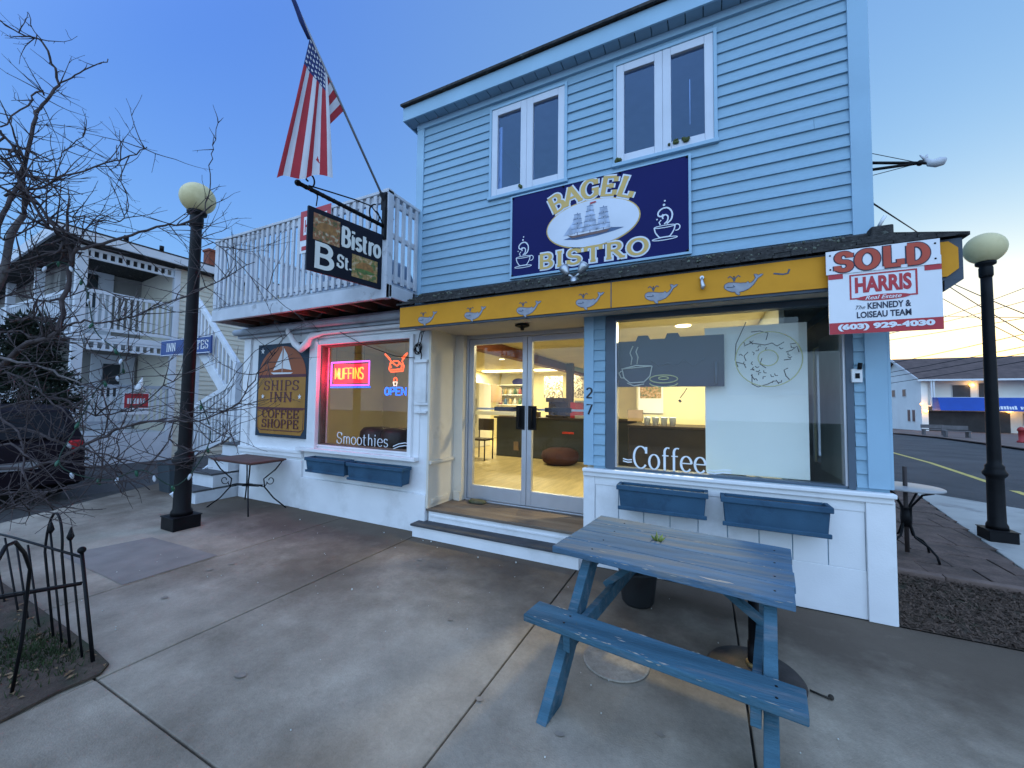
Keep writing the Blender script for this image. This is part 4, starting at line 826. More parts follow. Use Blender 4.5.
# top of the hoist bunched round the pole
mbl.tube([PB+PDn*1.88+Vector((.01, 0, -.01)), PB+PDn*1.7+Vector((.01, 0, -.03)), PB+PDn*1.6+Vector((0, 0, -.04)), PB+PDn*1.48+Vector((0, 0, -.05))], [.014, .02, .022, .014], 10)
cl = mw.build('white_stripes', F_WH, fl); mr.build('red_stripes', F_RED, fl); mbl.build('blue_canton', F_BL, fl)
for i in range(7):
    for j in range(5):
        u = (i+.5)/13; v = .025+.038*j+(.016 if i % 2 else 0); c0 = flagpt(u, v); du = (flagpt(u+.01, v)-c0).normalized(); dv = (flagpt(u, v+.01)-c0).normalized(); nn = du.cross(dv).normalized()
        for sg in (-1, 1): mst.face([c0+nn*.004*sg+(du*math.cos(R(72*k))+dv*math.sin(R(72*k)))*.013 for k in range(5)])
mst.build('stars', F_WH, fl)
# ================================================================== BANNER over the shop
NAVB = mat('royal_navy_banner', (.008, .011, .085), .6, .06, 2, spec=.12); GOLD = mat('banner_gold_lettering', (.56, .38, .12), .6, .06, 5); PALE = mat('banner_oval_paper', (.60, .64, .70), .5, .06, 3)
bn = thing('bagel_bistro_banner', 'large navy banner reading BAGEL BISTRO with sailing ship oval', 'sign', (-1.02, 3.88, 3))
ux0, ux1, uz0, uz1 = -1.925, -.115, 3.0, 3.905
bfm = F((ux0, FY-.045, uz0), (1, 0, 0), (0, 0, 1)); w_, h_ = ux1-ux0, uz1-uz0
m = MB(); bfm.board(m, 0, w_, 0, h_, -.02, 0); m.build('panel', NAVB, bn)
m = MB(); t = .022
bfm.board(m, -t, w_+t, -t, 0, -.02, .006); bfm.board(m, -t, w_+t, h_, h_+t*.6, -.02, .006); bfm.board(m, -t, 0, 0, h_, -.02, .006); bfm.board(m, w_, w_+t, 0, h_, -.02, .006); m.build('frame', BLUE_TRIM, bn)
m = MB()
for a in (.0, .33, .66, .999):
    for b in (.0, 1.0): m.ball(bfm.p(.01+a*(w_-.02), .012+b*(h_-.024), .006), .011, 6)
m.build('bolt', BLACK, bn)
ox, oy, orx, ory = w_*.497, h_*.485, w_*.262, h_*.265
m = MB(); bfm.poly(m, arc_pts(ox, oy, orx+.012, 48, ory+.012), .003); m.build('oval_rim', GOLD, bn)
m = MB(); bfm.poly(m, arc_pts(ox, oy, orx, 48, ory), .006); ov = m.build('oval', PALE, bn)
def warp_up(q):   # arch text along the oval
    return q
mw_, mg = MB(), MB()
# arched BAGEL : place each letter rotated along an ellipse
def arch(mb, text, rx, ry, a0, a1, hgt, grow, d):
    n = len(text)
    for k, ch in enumerate(text):
        a = a0+(a1-a0)*(k+.5)/n
        px_, py_ = ox+rx*math.cos(R(a)), oy+ry*math.sin(R(a)); tx, ty = rx*math.sin(R(a)), -ry*math.cos(R(a)); th = math.atan2(ty, tx)
        wd = GL[ch][0]*hgt*1.05
        o_ = bfm.p(px_, py_); r_ = bfm.r*math.cos(th)+bfm.u*math.sin(th); u_ = bfm.u*math.cos(th)-bfm.r*math.sin(th)
        lettering(F(o_, r_, u_), mb, ch, -wd/2, 0, hgt, wd, w=(.26, .13), d=d, serif=.14, grow=grow)
arch(mw_, 'BAGEL', orx*1.09, ory*1.13, 141, 42, h_*.2, .016, .003); arch(mg, 'BAGEL', orx*1.09, ory*1.13, 141, 42, h_*.2, 0, .006)
for mb, gr, d in ((mw_, .016, .003), (mg, 0, .006)): lettering(bfm, mb, 'BISTRO', w_*.175, h_*.05, h_*.165, w_*.63, w=(.27, .14), d=d, serif=.14, grow=gr, sp=.12)
SWB = mat('banner_white', (.62, .66, .72), .5, .04, 4)
mw_.build('letter_outline', SWB, bn); mg.build('lettering', GOLD, bn)
# tall ship
SHIPB = mat('ship_blue_wash', (.07, .12, .22), .6, .25, 25); SAIL = mat('ship_sail_white', (.36, .43, .55), .6, .4, 14); HULL = mat('ship_hull_brown', (.16, .10, .09), .6, .2, 20)
m = MB(); bfm.poly(m, [(ox+a*orx, oy+b*ory) for a, b in [(-.62, -.52), (-.3, -.62), (.1, -.6), (.5, -.5), (.7, -.42), (.45, -.34), (0, -.42), (-.4, -.44)]], .0075); mh = MB(); ms = MB(); mk = MB()
for mx_, top, nsl, sc_ in ((-.3, .52, 4, .9), (-.02, .78, 5, 1.05), (.27, .6, 4, .95)):
    z = -.33
    bfm.stroke(mk, [(ox+mx_*orx, oy-.42*ory), (ox+mx_*orx, oy+(top+.05)*ory)], .007, .0082)
    for q in range(nsl):
        hh_ = (top+.33)/nsl; wa = (.155-.02*q)*sc_; wb = wa-.018
        bfm.poly(ms, [(ox+(mx_-wa)*orx, oy+z*ory), (ox+(mx_)*orx, oy+(z+.04)*ory), (ox+(mx_+wa)*orx, oy+z*ory), (ox+(mx_+wb)*orx, oy+(z+hh_*.88)*ory), (ox+(mx_-wb)*orx, oy+(z+hh_*.88)*ory)], .009)
        bfm.stroke(mk, [(ox+(mx_-wb-.01)*orx, oy+(z+hh_*.92)*ory), (ox+(mx_+wb+.01)*orx, oy+(z+hh_*.92)*ory)], .005, .0094); z += hh_
for k in range(4): bfm.poly(ms, [(ox+(-.62+.08*k)*orx, oy-.36*ory), (ox+(-.5+.05*k)*orx, oy-.34*ory), (ox+(-.36+.0*k)*orx, oy+(.3-.05*k)*ory)], .0086-.0002*k)
bfm.poly(mh, [(ox+a*orx, oy+b*ory) for a, b in [(-.52, -.36), (-.42, -.52), (.34, -.5), (.46, -.3), (.4, -.38), (-.4, -.42)]], .0105)
m.build('sea_wash', SHIPB, ov); ms.build('sails', SAIL, ov); mk.build('rigging', SHIPB, ov); mh.build('hull', HULL, ov)
m = MB(); bfm.poly(m, [(ox-.02*orx, oy+.82*ory), (ox+.12*orx, oy+.86*ory), (ox+.1*orx, oy+.92*ory), (ox-.02*orx, oy+.9*ory)], .0105); m.build('pennant', mat('pennant_red', (.4, .06, .07), .6, .1, 5), ov)
# cups
m = MB()
def spl(pts, sub=5):
    p = [Vector(q_) for q_ in pts]; o = []; n = len(p)
    for k in range(n-1):
        p0, p1, p2, p3 = p[max(k-1, 0)], p[k], p[k+1], p[min(k+2, n-1)]
        for s_ in range(sub): t = s_/sub; o.append(.5*((2*p1)+(p2-p0)*t+(2*p0-5*p1+4*p2-p3)*t*t+(3*p1-p0-3*p2+p3)*t**3))
    return o+[p[-1]]
def cup(cx, cy, s):
    S = lambda pts, w, d=.004: bfm.stroke(m, [(cx+a.x*s, cy+a.y*s) for a in (spl(pts) if 3 < len(pts) < 10 else [Vector(q_) for q_ in pts])], w*s*.85, d)
    S(arc(0, .3, .5, .06, 0, 360, 24), .05); S([(-.5, .3), (-.44, .05), (-.28, -.2), (-.2, -.24)], .07, .0042); S([(.5, .3), (.44, .05), (.28, -.2), (.2, -.24)], .07, .0042); S([(-.2, -.24), (.2, -.24)], .05, .0044)
    S(arc(.56, .16, .16, .16, 110, -110, 10), .06, .0046); S(arc(0, -.33, .6, .07, 0, 360, 24), .05, .0048)
    S([(.1, .42), (.32, .62), (.36, .95), (.18, 1.22), (-.08, 1.25), (-.28, 1.1), (-.3, .92), (-.16, .84), (-.06, .94)], .09, .005); S([(-.02, .42), (.14, .58), (.16, .8), (.02, .9), (-.1, .8), (-.06, .7)], .08, .0052); S([(-.2, .4), (-.26, .55), (-.16, .66)], .07, .0054)
    for a, b, r in ((-.02, 1.42, .06), (.02, 1.62, .045), (-.36, .72, .04), (.02, .7, .0)):
        if r: bfm.poly(m, arc_pts(cx+a*s, cy+b*s, r*s), .0056)
cup(w_*.078, h_*.17, .17); cup(w_*.885, h_*.24, .185); m.build('cup_emblem', SWB, bn)
# ------------------------------------------------ SOLD property sign hung on the fascia
ss = thing('sold_property_sign', 'white and red property sign reading SOLD hung on the ochre fascia', 'sign', (1.1, 3.47, 2.4))
sY = 3.455; q0 = onY(831, 336.5, sY); q1 = onY(941.5, 328, sY); qt = onY(826.4, 253.2, sY); qt2 = onY(939, 238.6, sY)
gx0, gx1, gz0, gz1 = .795, 1.378, 2.105, 2.695
sfm = F((gx0, sY, gz0), (1, 0, 0), (0, 0, 1)); w_, h_ = gx1-gx0, gz1-gz0
m = MB(); sfm.board(m, 0, w_, 0, h_*.82, 0, .008); m.build('panel', SWH, ss)
m = MB(); sfm.board(m, -.012, w_-.006, h_*.72, h_, .008, .014); rd = m.build('rider_plate', SWH, ss)
m = MB()
for a, b in ((.02, .95), (.02, .78), (.95, .95), (.95, .78)): m.ball(sfm.p(a*w_, b*h_, .014), .006, 6)
m.build('screw', BLACK, ss)
m1, m2 = MB(), MB(); lettering(sfm, m1, 'SOLD', w_*.06, h_*.755, h_*.205, w_*.84, w=(.32, .22), d=.0155, serif=.16, grow=.006, sp=.14); lettering(sfm, m2, 'SOLD', w_*.06, h_*.755, h_*.205, w_*.84, w=(.32, .22), d=.018, serif=.16, sp=.14)
m1.build('letter_outline', SDK, rd); m2.build('lettering', SORG, rd)
m = MB(); sfm.rect(m, 0, w_, 0, h_*.135, .010); sfm.rect(m, 0, w_*.14, h_*.66, h_*.719, .010); sfm.rect(m, w_*.86, w_, h_*.66, h_*.719, .010)
bxs = (w_*.20, w_*.80, h_*.40, h_*.695)
for a, b, c, d in ((bxs[0], bxs[1], bxs[2], bxs[2]+.01), (bxs[0], bxs[1], bxs[3]-.01, bxs[3]), (bxs[0], bxs[0]+.01, bxs[2]+.01, bxs[3]-.01), (bxs[1]-.01, bxs[1], bxs[2]+.01, bxs[3]-.01)): sfm.rect(m, a, b, c, d, .0095)
font_mesh('HARRIS', m, sfm, w_*.25, h_*.47, w_*.5, h_*.19, .0098, .045)
sfm.poly(m, arc_pts(w_*.5, h_*.405, w_*.24, 24, h_*.035), .0105); m.build('red_print', RED, ss)
m = MB(); font_mesh('Real Estate', m, sfm, w_*.34, h_*.385, w_*.32, h_*.045, .0125, .01, .35); font_mesh('(603) 929-4030', m, sfm, w_*.08, h_*.03, w_*.85, h_*.085, .0125, .06); m.build('white_print', SWH, ss)
m = MB(); font_mesh('KENNEDY &', m, sfm, w_*.36, h_*.275, w_*.38, h_*.075, .0098, .03); font_mesh('LOISEAU TEAM', m, sfm, w_*.26, h_*.175, w_*.48, h_*.075, .0098, .03); font_mesh('The', m, sfm, w_*.25, h_*.28, w_*.09, h_*.045, .0098, .0, .5); m.build('dark_print', SDK, ss)
# ------------------------------------------------ twin floodlight, socket, whale arm, coil, camera
CHR = mat('galvanised_metal', (.42, .44, .46), .35, .15, 10, metal=.8); GLB = mat('lamp_lens', (.55, .6, .62), .2, .1, 5)
p = onY(574, 280, 3.56)
t = thing('floodlight', 'twin headed metal floodlight standing on the shingle pent roof', 'floodlight', p)
m = MB(); m.tube([(p.x, 3.56, p.z-.05), (p.x, 3.56, p.z+.02)], .035, 12); m.tube([(p.x, 3.56, p.z+.02), (p.x-.05, 3.54, p.z+.05)], .012, 8); m.tube([(p.x, 3.56, p.z+.02), (p.x+.06, 3.54, p.z+.05)], .012, 8); m.build('mount', CHR, t)
for sgn, lb in ((-1, None), (1, None)):
    c0 = Vector((p.x+sgn*.055, 3.54, p.z+.05)); d0 = Vector((sgn*.35, .1, .6)).normalized()
    m = MB(); m.tube([c0, c0+d0*.03, c0+d0*.06, c0+d0*.1], [.018, .03, .042, .048], 14); h_o = m.build('lamp_head', CHR, t)
    m = MB(); m.tube([c0+d0*.1, c0+d0*.112], [.046, .03], 14); m.build('lens', GLB, h_o)
p = onY(702, 284, AY-.03)
t = thing('fascia_hook', 'small rusty hook and socket fixed on the ochre fascia', 'hook', p); m = MB(); m.tube([p+Vector((0, .02, .05)), p+Vector((0, -.01, .05))], .016, 8); m.tube([p+Vector((0, 0, .05)), p+Vector((0, -.01, .01)), p+Vector((.008, -.012, -.02)), p+Vector((0, -.012, -.045))], [.012, .014, .018, .012], 8); m.build('socket', CHR, t)
t = thing('whale_arm', 'slim bracket arm with a small white whale figure on the blue wall', 'ornament', (1.26, 4.1, 3.6))
r0 = onY(878, 159.5, 4.1); r1 = onY(878, 168, 4.1); r2_ = onY(920, 163, 4.1)
m = MB(); m.tube([(XU-.01, 4.1, r0.z), r2_], .011, 6); m.tube([(XU-.01, 4.1, r1.z), r2_], .011, 6); e_ = onY(931, 163.5, 4.1); m.tube([r2_, e_], .01, 6); m.tube([(XU-.01, 4.1, r0.z+.1), r2_], .003, 4); m.tube([(XU-.01, 4.1, r1.z-.06), r2_], .003, 4); m.ball(r2_, .022, 8); m.build('arm', BLACK, t)
e2 = onY(945, 159, 4.1); e1 = onY(922, 156, 4.1)
m = MB(); m.tube([onY(925, 159, 4.1), onY(930, 163, 4.1), onY(936, 163, 4.1), onY(942, 161, 4.1), onY(945.5, 158.5, 4.1)], [.01, .026, .032, .034, .014], 10); m.tube([onY(926, 160, 4.1), onY(920, 155, 4.1)], [.012, .006], 6); m.tube([onY(926, 160, 4.1), onY(927, 154.5, 4.1)], [.012, .006], 6); m.build('whale_figure', mat('pale_grey_whale_figure', (.5, .52, .55), .5, .1, 8), t)
t = thing('vent_stub', 'short white pipe stub on the roof corner beside the blue wall', 'pipe', (1.3, 3.95, 2.95)); m = MB(); m.tube([onY(879, 226, 3.95), onY(885, 216, 3.95)], .012, 8); m.build('stub', WHITE, t)
p = onY(418, 349, 3.86)
m = MB()
for k in range(7):
    rr = .05+.006*(k % 3); cx_ = p.x+RND.uniform(-.012, .012); cz_ = p.z+RND.uniform(-.02, .02)
    m.tube([(cx_+rr*math.cos(R(a))*.8, 3.87-.004*k, cz_+rr*math.sin(R(a))) for a in range(0, 361, 24)], .0045, 5)
for k in range(4): m.tube([(p.x+RND.uniform(-.02, .03), 3.865-.005*k, p.z+.03), (p.x+.02+RND.uniform(-.03, .03), 3.86, p.z+.1), (p.x+.03+RND.uniform(-.02, .05), 3.86, p.z+.2), (p.x+.05+.02*k, 3.85, 2.47)], .0045, 5)
m.tube([(p.x+.04, 3.86, p.z-.02), (p.x+.06, 3.86, p.z-.08), (p.x+.05, 3.86, p.z-.13)], .007, 5)
tag(m.build('cable_coil', BLACK), 'tangled black cable coil hanging below the left end of the fascia', 'cable')
m = MB(); q = [onY(*v, 3.83) for v in ((258, 352), (300, 331), (340, 341), (380, 355), (412, 357))]
m.tube([onY(222, 395, 3.6), onY(237, 371, 3.7), onY(255, 351, 3.8), onY(282, 336, 3.86)], .005, 5); m.tube([onY(340, 332, 3.8), onY(362, 344, 3.82), onY(395, 356, 3.83), onY(415, 358, 3.84)], .005, 5)
tag(m.build('overhead_cord', BLACK), 'thin black cord drooping across the front of the muffin window', 'cord')
p = onY(522.5, 309, 4.0)
m = MB(); m.lathe([(.02, -.06), (.025, -.035), (.07, -.02), (.085, -.012), (.085, 0)], (p.x, 4.0, 2.476), 18); tag(m.build('ceiling_spot', BLACK), 'small black lamp under the soffit above the double door', 'lamp')
STONE = mat('mossy_stone', (.10, .095, .06), .9, .3, 14, .6, 50, blot=(.06, .07, .03), bs=9, bt=.55)
def stone(p, rx, ry, rz, lb, seed):
    rr = random.Random(seed); m = MB(); prof = [(.3, 0), (.95, .15), (1, .5), (.8, .85), (.35, 1), (.01, 1)]; i0 = len(m.v); n = 22
    wob = [1+rr.uniform(-.1, .1) for _ in range(n)]
    for r, z in prof:
        for j in range(n): a = 2*math.pi*j/n; w = (wob[j]+wob[j-1])/2; m.v.append((p.x+rx*r*w*math.cos(a), p.y+ry*r*w*math.sin(a), p.z+rz*z*(1+rr.uniform(-.05, .05))))
    for k in range(len(prof)-1):
        for j in range(n): j2 = (j+1) % n; m.f.append((k*n+j, k*n+j2, k*n+n+j2, k*n+n+j)); m.sm.append(True)
    m.f.append(tuple((len(prof)-1)*n+j for j in range(n))); m.sm.append(True)
    tag(m.build('flat_stone', STONE), lb, 'stone')
stone(onZ(477, 503, .30), .13, .08, .045, 'flat mossy stone lying on the brown deck against the left door', 5)
stone(onZ(451, 522, .15), .085, .06, .05, 'smaller mossy stone lying on the grey lower step', 8)
# small control box beside the right corner board
p = onY(857, 376, 3.89); t = thing('outlet_box', 'small white outlet box on the siding strip beside the corner board', 'outlet box', p); m = MB(); m.box(p.x-.035, p.x+.03, FY-.045, FY-.017, p.z-.05, p.z+.055); b_ = m.build('box', WHITE, t, bevel=.004); m = MB(); m.tube([(p.x+.01, FY-.05, p.z+.05), (p.x+.015, FY-.055, p.z+.1)], .014, 8); m.box(p.x-.015, p.x+.012, FY-.049, FY-.0455, p.z-.02, p.z+.02); m.build('sensor', BLACK, b_)
# ------------------------------------------------ display inside the shop window
DY1 = FY+.10
NB = mat('blue_black_neon_backing', (.015, .032, .065), .6, .1, 4); OFFT = mat('unlit_neon_tube', (.5, .52, .48), .3, .05, 6); OFFY = mat('unlit_yellow_neon_tube', (.5, .5, .25), .3, .05, 6)
t = thing('unlit_bagel_neon', 'unlit neon panel with cup and bagel outlines on dark blue backing', 'neon sign', (-.4, DY1, 2.1))
A_ = onY(616, 387, DY1); B_ = onY(724, 333, DY1); ax0, ax1, az0, az1 = A_.x, B_.x, A_.z, B_.z-.03
m = MB(); pts = [(ax0, az0), (ax1, az0), (ax1, az1+.02), (ax0+.62*(ax1-ax0), az1+.02), (ax0+.6*(ax1-ax0), az1+.06), (ax0+.5*(ax1-ax0), az1+.06), (ax0+.48*(ax1-ax0), az1+.01), (ax0+.34*(ax1-ax0), az1+.01), (ax0+.32*(ax1-ax0), az1+.05), (ax0+.22*(ax1-ax0), az1+.05), (ax0+.2*(ax1-ax0), az1), (ax0, az1)]
m.prism([(x, DY1, z) for x, z in pts], (0, .015, 0)); m.build('backing', NB, t, bevel=.004)
df = F((0, DY1-.012, 0), (1, 0, 0), (0, 0, 1))
def dp(px, py): p = onY(px, py, DY1-.012); return (p.x, p.z)
m = MB()
for L in ([(622, 369), (652, 366)], [(622, 368.5), (624, 378), (630, 383), (644, 382), (650, 376), (652, 366)], [(622, 371), (619, 373), (621, 378), (625, 378)], [(627, 383), (634, 386), (644, 384)], [(631, 365), (632, 358), (630, 353), (633, 346)], [(637, 364), (638, 357), (636, 352), (638, 347)], [(622, 369), (636, 365.5), (652, 366)]): ntube(df, m, [dp(*q) for q in L], .0055)
m.build('cup_tube', OFFT, t)
m = MB(); cc = dp(663.5, 380); ntube(df, m, arc(cc[0], cc[1]+.01, .125, .038, 0, 360, 24), .0055); ntube(df, m, arc(cc[0], cc[1]+.018, .045, .014, 0, 360, 16), .0055); ntube(df, m, arc(cc[0], cc[1]-.03, .125, .035, 180, 360, 14), .0055); m.build('bagel_tube', OFFY, t)
m = MB(); q = dp(655, 366); q2 = dp(706, 352)
FADE = mat('dim_unlit_tube', (.05, .08, .13), .3, .05, 6)
m.tube([df.p(*dp(651, 361)), df.p(*dp(660, 366)), df.p(*dp(668, 363)), df.p(*dp(676, 366)), df.p(*dp(684, 360)), df.p(*dp(693, 366)), df.p(*dp(705, 358))], .005, 5); m.tube([df.p(*dp(716, 362)), df.p(*dp(716, 384))], .012, 6); m.build('dim_tube', FADE, t)
m = MB(); w1 = [(687, 388), (684, 393), (680, 398)]; m.tube([onY(*q_, DY1) for q_ in w1], .004, 5); m.tube([onY(679, 400, DY1), onY(681, 402, DY1)], .012, 6); m.build('plug_cord', BLACK, t)
DY2 = FY+.22
WB = mat('white_poster_board', (.80, .82, .78), .6, .03, 1.5)
t = thing('poster_board', 'tall blank white board standing behind the shop window', 'board', (.4, DY2, .98))
A_ = onY(706, 478, DY2); B_ = onY(804, 322, DY2)
m = MB(); m.box(A_.x, B_.x+.02, DY2, DY2+.02, .97, B_.z); m.build('panel', WB, t, bevel=.003)
ACR = glass('clear_acrylic', 1.3, (.98, .99, 1))
t = thing('unlit_donut_neon', 'unlit round doughnut neon on a clear acrylic sheet in the window', 'neon sign', (.4, FY+.13, 2.1)); DY3 = FY+.13
A_ = onY(727, 395, DY3); B_ = onY(812, 326, DY3); m = MB(); m.box(A_.x, B_.x, DY3, DY3+.008, A_.z, B_.z-.03); m.build('acrylic_sheet', ACR, t)
ef = F((0, DY3-.012, 0), (1, 0, 0), (0, 0, 1))
def ep(px, py): p = onY(px, py, DY3-.012); return (p.x, p.z)
cc = ep(768, 359); rr = abs(ep(800, 359)[0]-ep(733, 359)[0])/2
m = MB(); ntube(ef, m, arc(cc[0], cc[1], rr, rr*.97, 0, 360, 36), .0055); ntube(ef, m, arc(cc[0], cc[1]+.01, rr*.3, rr*.28, 0, 360, 20), .0055); m.build('donut_tube', OFFY, t)
m = MB(); r2 = random.Random(6)
for L in ([(746, 322), (736, 344), (735, 360), (738, 367)], [(736, 362), (744, 364), (746, 368)], [(744, 346), (751, 343), (765, 345), (772, 343), (777, 346), (784, 342)], [(751, 332), (760, 331), (768, 333), (766, 340)], [(752, 374), (752, 384), (758, 387), (768, 384), (774, 381)], [(751, 375), (755, 380)], [(788, 368), (784, 370), (786, 376), (790, 380)], [(786, 352), (792, 350), (797, 346), (799, 352)], [(776, 380), (779, 384)], [(748, 352), (744, 356), (746, 361)], [(762, 358), (760, 364), (766, 368)], [(790, 344), (796, 343)], [(784, 360), (791, 359)]): ntube(ef, m, [ep(*q) for q in L], .0042)
for k in range(26):
    a = r2.uniform(0, 6.28); q = rr*r2.uniform(.42, .9); x_, z_ = cc[0]+q*math.cos(a), cc[1]+q*math.sin(a); b_ = r2.uniform(0, 6.28); ntube(ef, m, [(x_, z_), (x_+.02*math.cos(b_), z_+.02*math.sin(b_)), (x_+.03*math.cos(b_+.6), z_+.03*math.sin(b_+.6))], .004)
m.build('sprinkle_tube', BLACK, t)
t = thing('coffee_counter', 'dark wooden counter seen below the unlit bagel neon', 'counter', (-.5, 6.0, .31)); m = MB(); m.box(-.95, .45, 5.6, 6.3, .31, 1.28); m.build('body', DKF, t, bevel=.01); m = MB(); m.box(-.97, .47, 5.57, 6.33, 1.28, 1.31); m.build('counter_top', DKF, t)
t = thing('paper_poster', 'small framed poster on the wall above the dark wooden counter', 'poster', (-.75, 7.2, 1.6)); m = MB(); m.box(-1.02, -.62, 7.0, 7.02, 1.45, 1.95); m.build('sheet', LET, t)
m = MB(); m.box(-.99, -.65, 6.995, 6.9995, 1.7, 1.92); m.build('picture', FD2, t)
m = MB(); m.box(-1.05, .9, 7.03, 7.1, .31, 2.6); tag(m.build('partition', WALLI), 'cream partition wall behind the dark wooden counter', 'partition')
# ------------------------------------------------ inside, behind the glass doors
GREEND = mat('dark_green_grey_counter', (.035, .04, .035), .5, .15, 3)
t = thing('serving_counter', 'long dark serving counter facing the glass doors', 'counter', (-2.2, 8, .31))
m = MB(); m.box(-4.55, -1.2, 8.45, 9.1, .311, 1.22); m.build('body', GREEND, t, bevel=.01)
m = MB(); m.box(-4.6, -1.15, 8.4, 9.15, 1.22, 1.26); m.build('counter_top', DKF, t)
t = thing('pouf', 'round dark red pouf on the tan floor inside the right door', 'pouf', (-1.35, 6.5, .31)); m = MB(); m.lathe([(.25, 0), (.36, .06), (.4, .17), (.37, .27), (.25, .33), (.02, .34)], (-2.75, 7.95, .31), 22); m.build('cushion', mat('dark_red_cushion', (.05, .016, .011), .8, .2, 6), t)
FR = mat('white_appliance', (.7, .7, .66), .4, .03, 3)
t = thing('refrigerator', 'tall white refrigerator at the left inside the doors', 'refrigerator', (-4.4, 9.3, .31)); m = MB(); m.box(-6.6, -5.75, 9.6, 10.3, .311, 2.15); m.build('body', FR, t, bevel=.02); m = MB(); m.box(-5.85, -5.82, 9.56, 9.598, 1.0, 1.7); m.build('handle', CHR, t)
t = thing('shelf_unit', 'pale shelves with goods on the back wall behind the counter', 'shelf', (-3.5, 12.6, .31)); m = MB()
for z in (1.5, 1.85, 2.2): m.box(-6.7, -5.5, 12.4, 12.79, z, z+.03)
m.build('shelf', LET, t)
bc = [(.3, .08, .05), (.08, .16, .25), (.4, .3, .1), (.5, .5, .45), (.05, .12, .06)]
for k in range(12):
    x = -6.6+.19*(k % 6); z = 1.53 if k < 6 else 1.88; m = MB(); m.lathe([(.06, 0), (.06, .14), (.03, .19), (.03, .22)], (x, 12.55, z), 10)
    tag(m.build('jar', mat('jar_paint_%d' % (k % 5), bc[k % 5], .5, .1, 5)), 'small jar standing on the pale shelves behind the counter', 'jar', 'jars on the pale shelves')
OV = mat('blue_oval_sign', (.03, .04, .25), .5, .1, 4); BRD = mat('brown_wall_sign', (.20, .14, .09), .6, .15, 4); MENU = food('menu_board_face', 0, 0, ((.02, .02, .02), (.06, .05, .04), (.2, .18, .14), (.45, .42, .34), (.6, .55, .4)))
wy = 12.78
def wallpt(px, py): return onY(px, py, wy)
q = wallpt(519, 382); m = MB(); m.prism([(q.x+a, wy, q.z+b) for a, b in arc_pts(0, 0, .26, 24, .13)], (0, -.03, 0)); tag(m.build('oval_sign', OV), 'blue oval sign on the back wall seen through the left door', 'sign')
q = wallpt(522, 390); m = MB(); m.prism([(q.x+a, wy, q.z-.06+b) for a, b in arc_pts(0, 0, .11, 20, .15)], (0, -.03, 0)); tag(m.build('round_sign', GREEND), 'dark round sign below the blue oval on the back wall', 'sign')
q = wallpt(502.5, 395); m = MB(); m.prism([(q.x+a, wy-1, q.z+b) for a, b in ((-.5, -.28), (.5, -.28), (.5, .2), (.3, .34), (-.3, .34), (-.5, .2))], (0, -.03, 0)); tag(m.build('plaque', BRD), 'brown carved plaque on the wall seen through the left door', 'plaque')
for i, (px0, px1, py0, py1) in enumerate(((544, 563, 398, 376), (573, 590, 398, 374))):
    a = onY(px0, py0, 11.5); b = onY(px1, py1, 11.5); m = MB(); m.box(a.x, b.x, 11.48, 11.52, a.z, b.z); tag(m.build('menu_board', MENU), ('busy menu board left of the dark post behind the counter', 'busy menu board right of the dark post behind the counter')[i], 'menu board')
t = thing('drinks_cooler', 'glowing red fronted cooler on the counter behind the right door', 'cooler', (-1.2, 7.6, 1.45)); m = MB(); q = onY(578, 408, 8.7); m.box(q.x-.15, q.x+.15, 8.6, 8.85, 1.261, 1.62); m.build('case', RED, t, bevel=.01)
t = thing('counter_display', 'small lit red display panel on the front of the serving counter', 'display', (-1.5, 7.0, 1.0)); m = MB(); q = onY(568, 433, 8.43); m.box(q.x-.13, q.x+.13, 8.42, 8.449, q.z-.022, q.z+.022); m.build('panel', mat('lit_red_display', (.3, .03, .015), .5, .3, 30, emit=((1, .06, .02), .03)), t)
for i, (px, py, w2, h2, mm) in enumerate(((516, 446, .12, .2, BRD), (548, 452, .14, .1, LET))):
    q = onY(px, py, 8.43); m = MB(); m.box(q.x-w2/2, q.x+w2/2, 8.42, 8.449, q.z-h2/2, q.z+h2/2); tag(m.build('notice', mm), ('brown notice on the counter front behind the door handles', 'pale notice on the counter front beside the red display')[i], 'notice')

# clutter on and round the counter
CTM = mat('cardboard', (.3, .22, .13), .8, .1, 6)
t = thing('coffee_machine', 'black coffee machine on the counter seen through the right door', 'coffee machine', (-3.0, 8.7, 1.26)); q = onY(556, 408, 8.7); x = q.x
m = MB(); m.box(x-.22, x+.22, 8.6, 8.95, 1.261, 1.32); m.box(x-.22, x+.22, 8.78, 8.95, 1.32, 1.62); m.box(x-.22, x+.22, 8.6, 8.95, 1.62, 1.72); m.build('body', DKF, t, bevel=.01); m = MB(); m.lathe([(.06, 0), (.08, .16), (.05, .18)], (x, 8.68, 1.321), 14); m.build('jug', GREEND, t)
for i, (px, w2, h2, lb) in enumerate(((506, .3, .22, 'low cardboard box on the left end of the serving counter'), (534, .2, .12, 'flat cardboard box on the counter behind the door handles'))):
    q = onY(px, 412, 8.7); m = MB(); m.box(q.x-w2/2, q.x+w2/2, 8.6, 8.9, 1.261, 1.261+h2); tag(m.build('cardboard_box', CTM, bevel=.006), lb, 'box')
t = thing('pastry_case', 'glass pastry case lit on the right end of the serving counter', 'pastry case', (-2.3, 8.7, 1.26)); q = onY(592, 408, 8.7); x = q.x; m = MB(); m.box(x-.35, x+.3, 8.55, 9.0, 1.261, 1.33); m.box(x-.35, x+.3, 8.55, 9.0, 1.62, 1.66); m.box(x-.35, x+.3, 8.97, 9.0, 1.33, 1.62); m.build('frame', CHR, t); m = MB(); m.box(x-.34, x+.29, 8.56, 8.565, 1.33, 1.62); m.build('pane', GLASS, t)
t = thing('cafe_chair', 'dark wooden chair standing left inside the glass doors', 'chair', (-4.0, 7.4, .31)); x, y = -4.55, 7.75
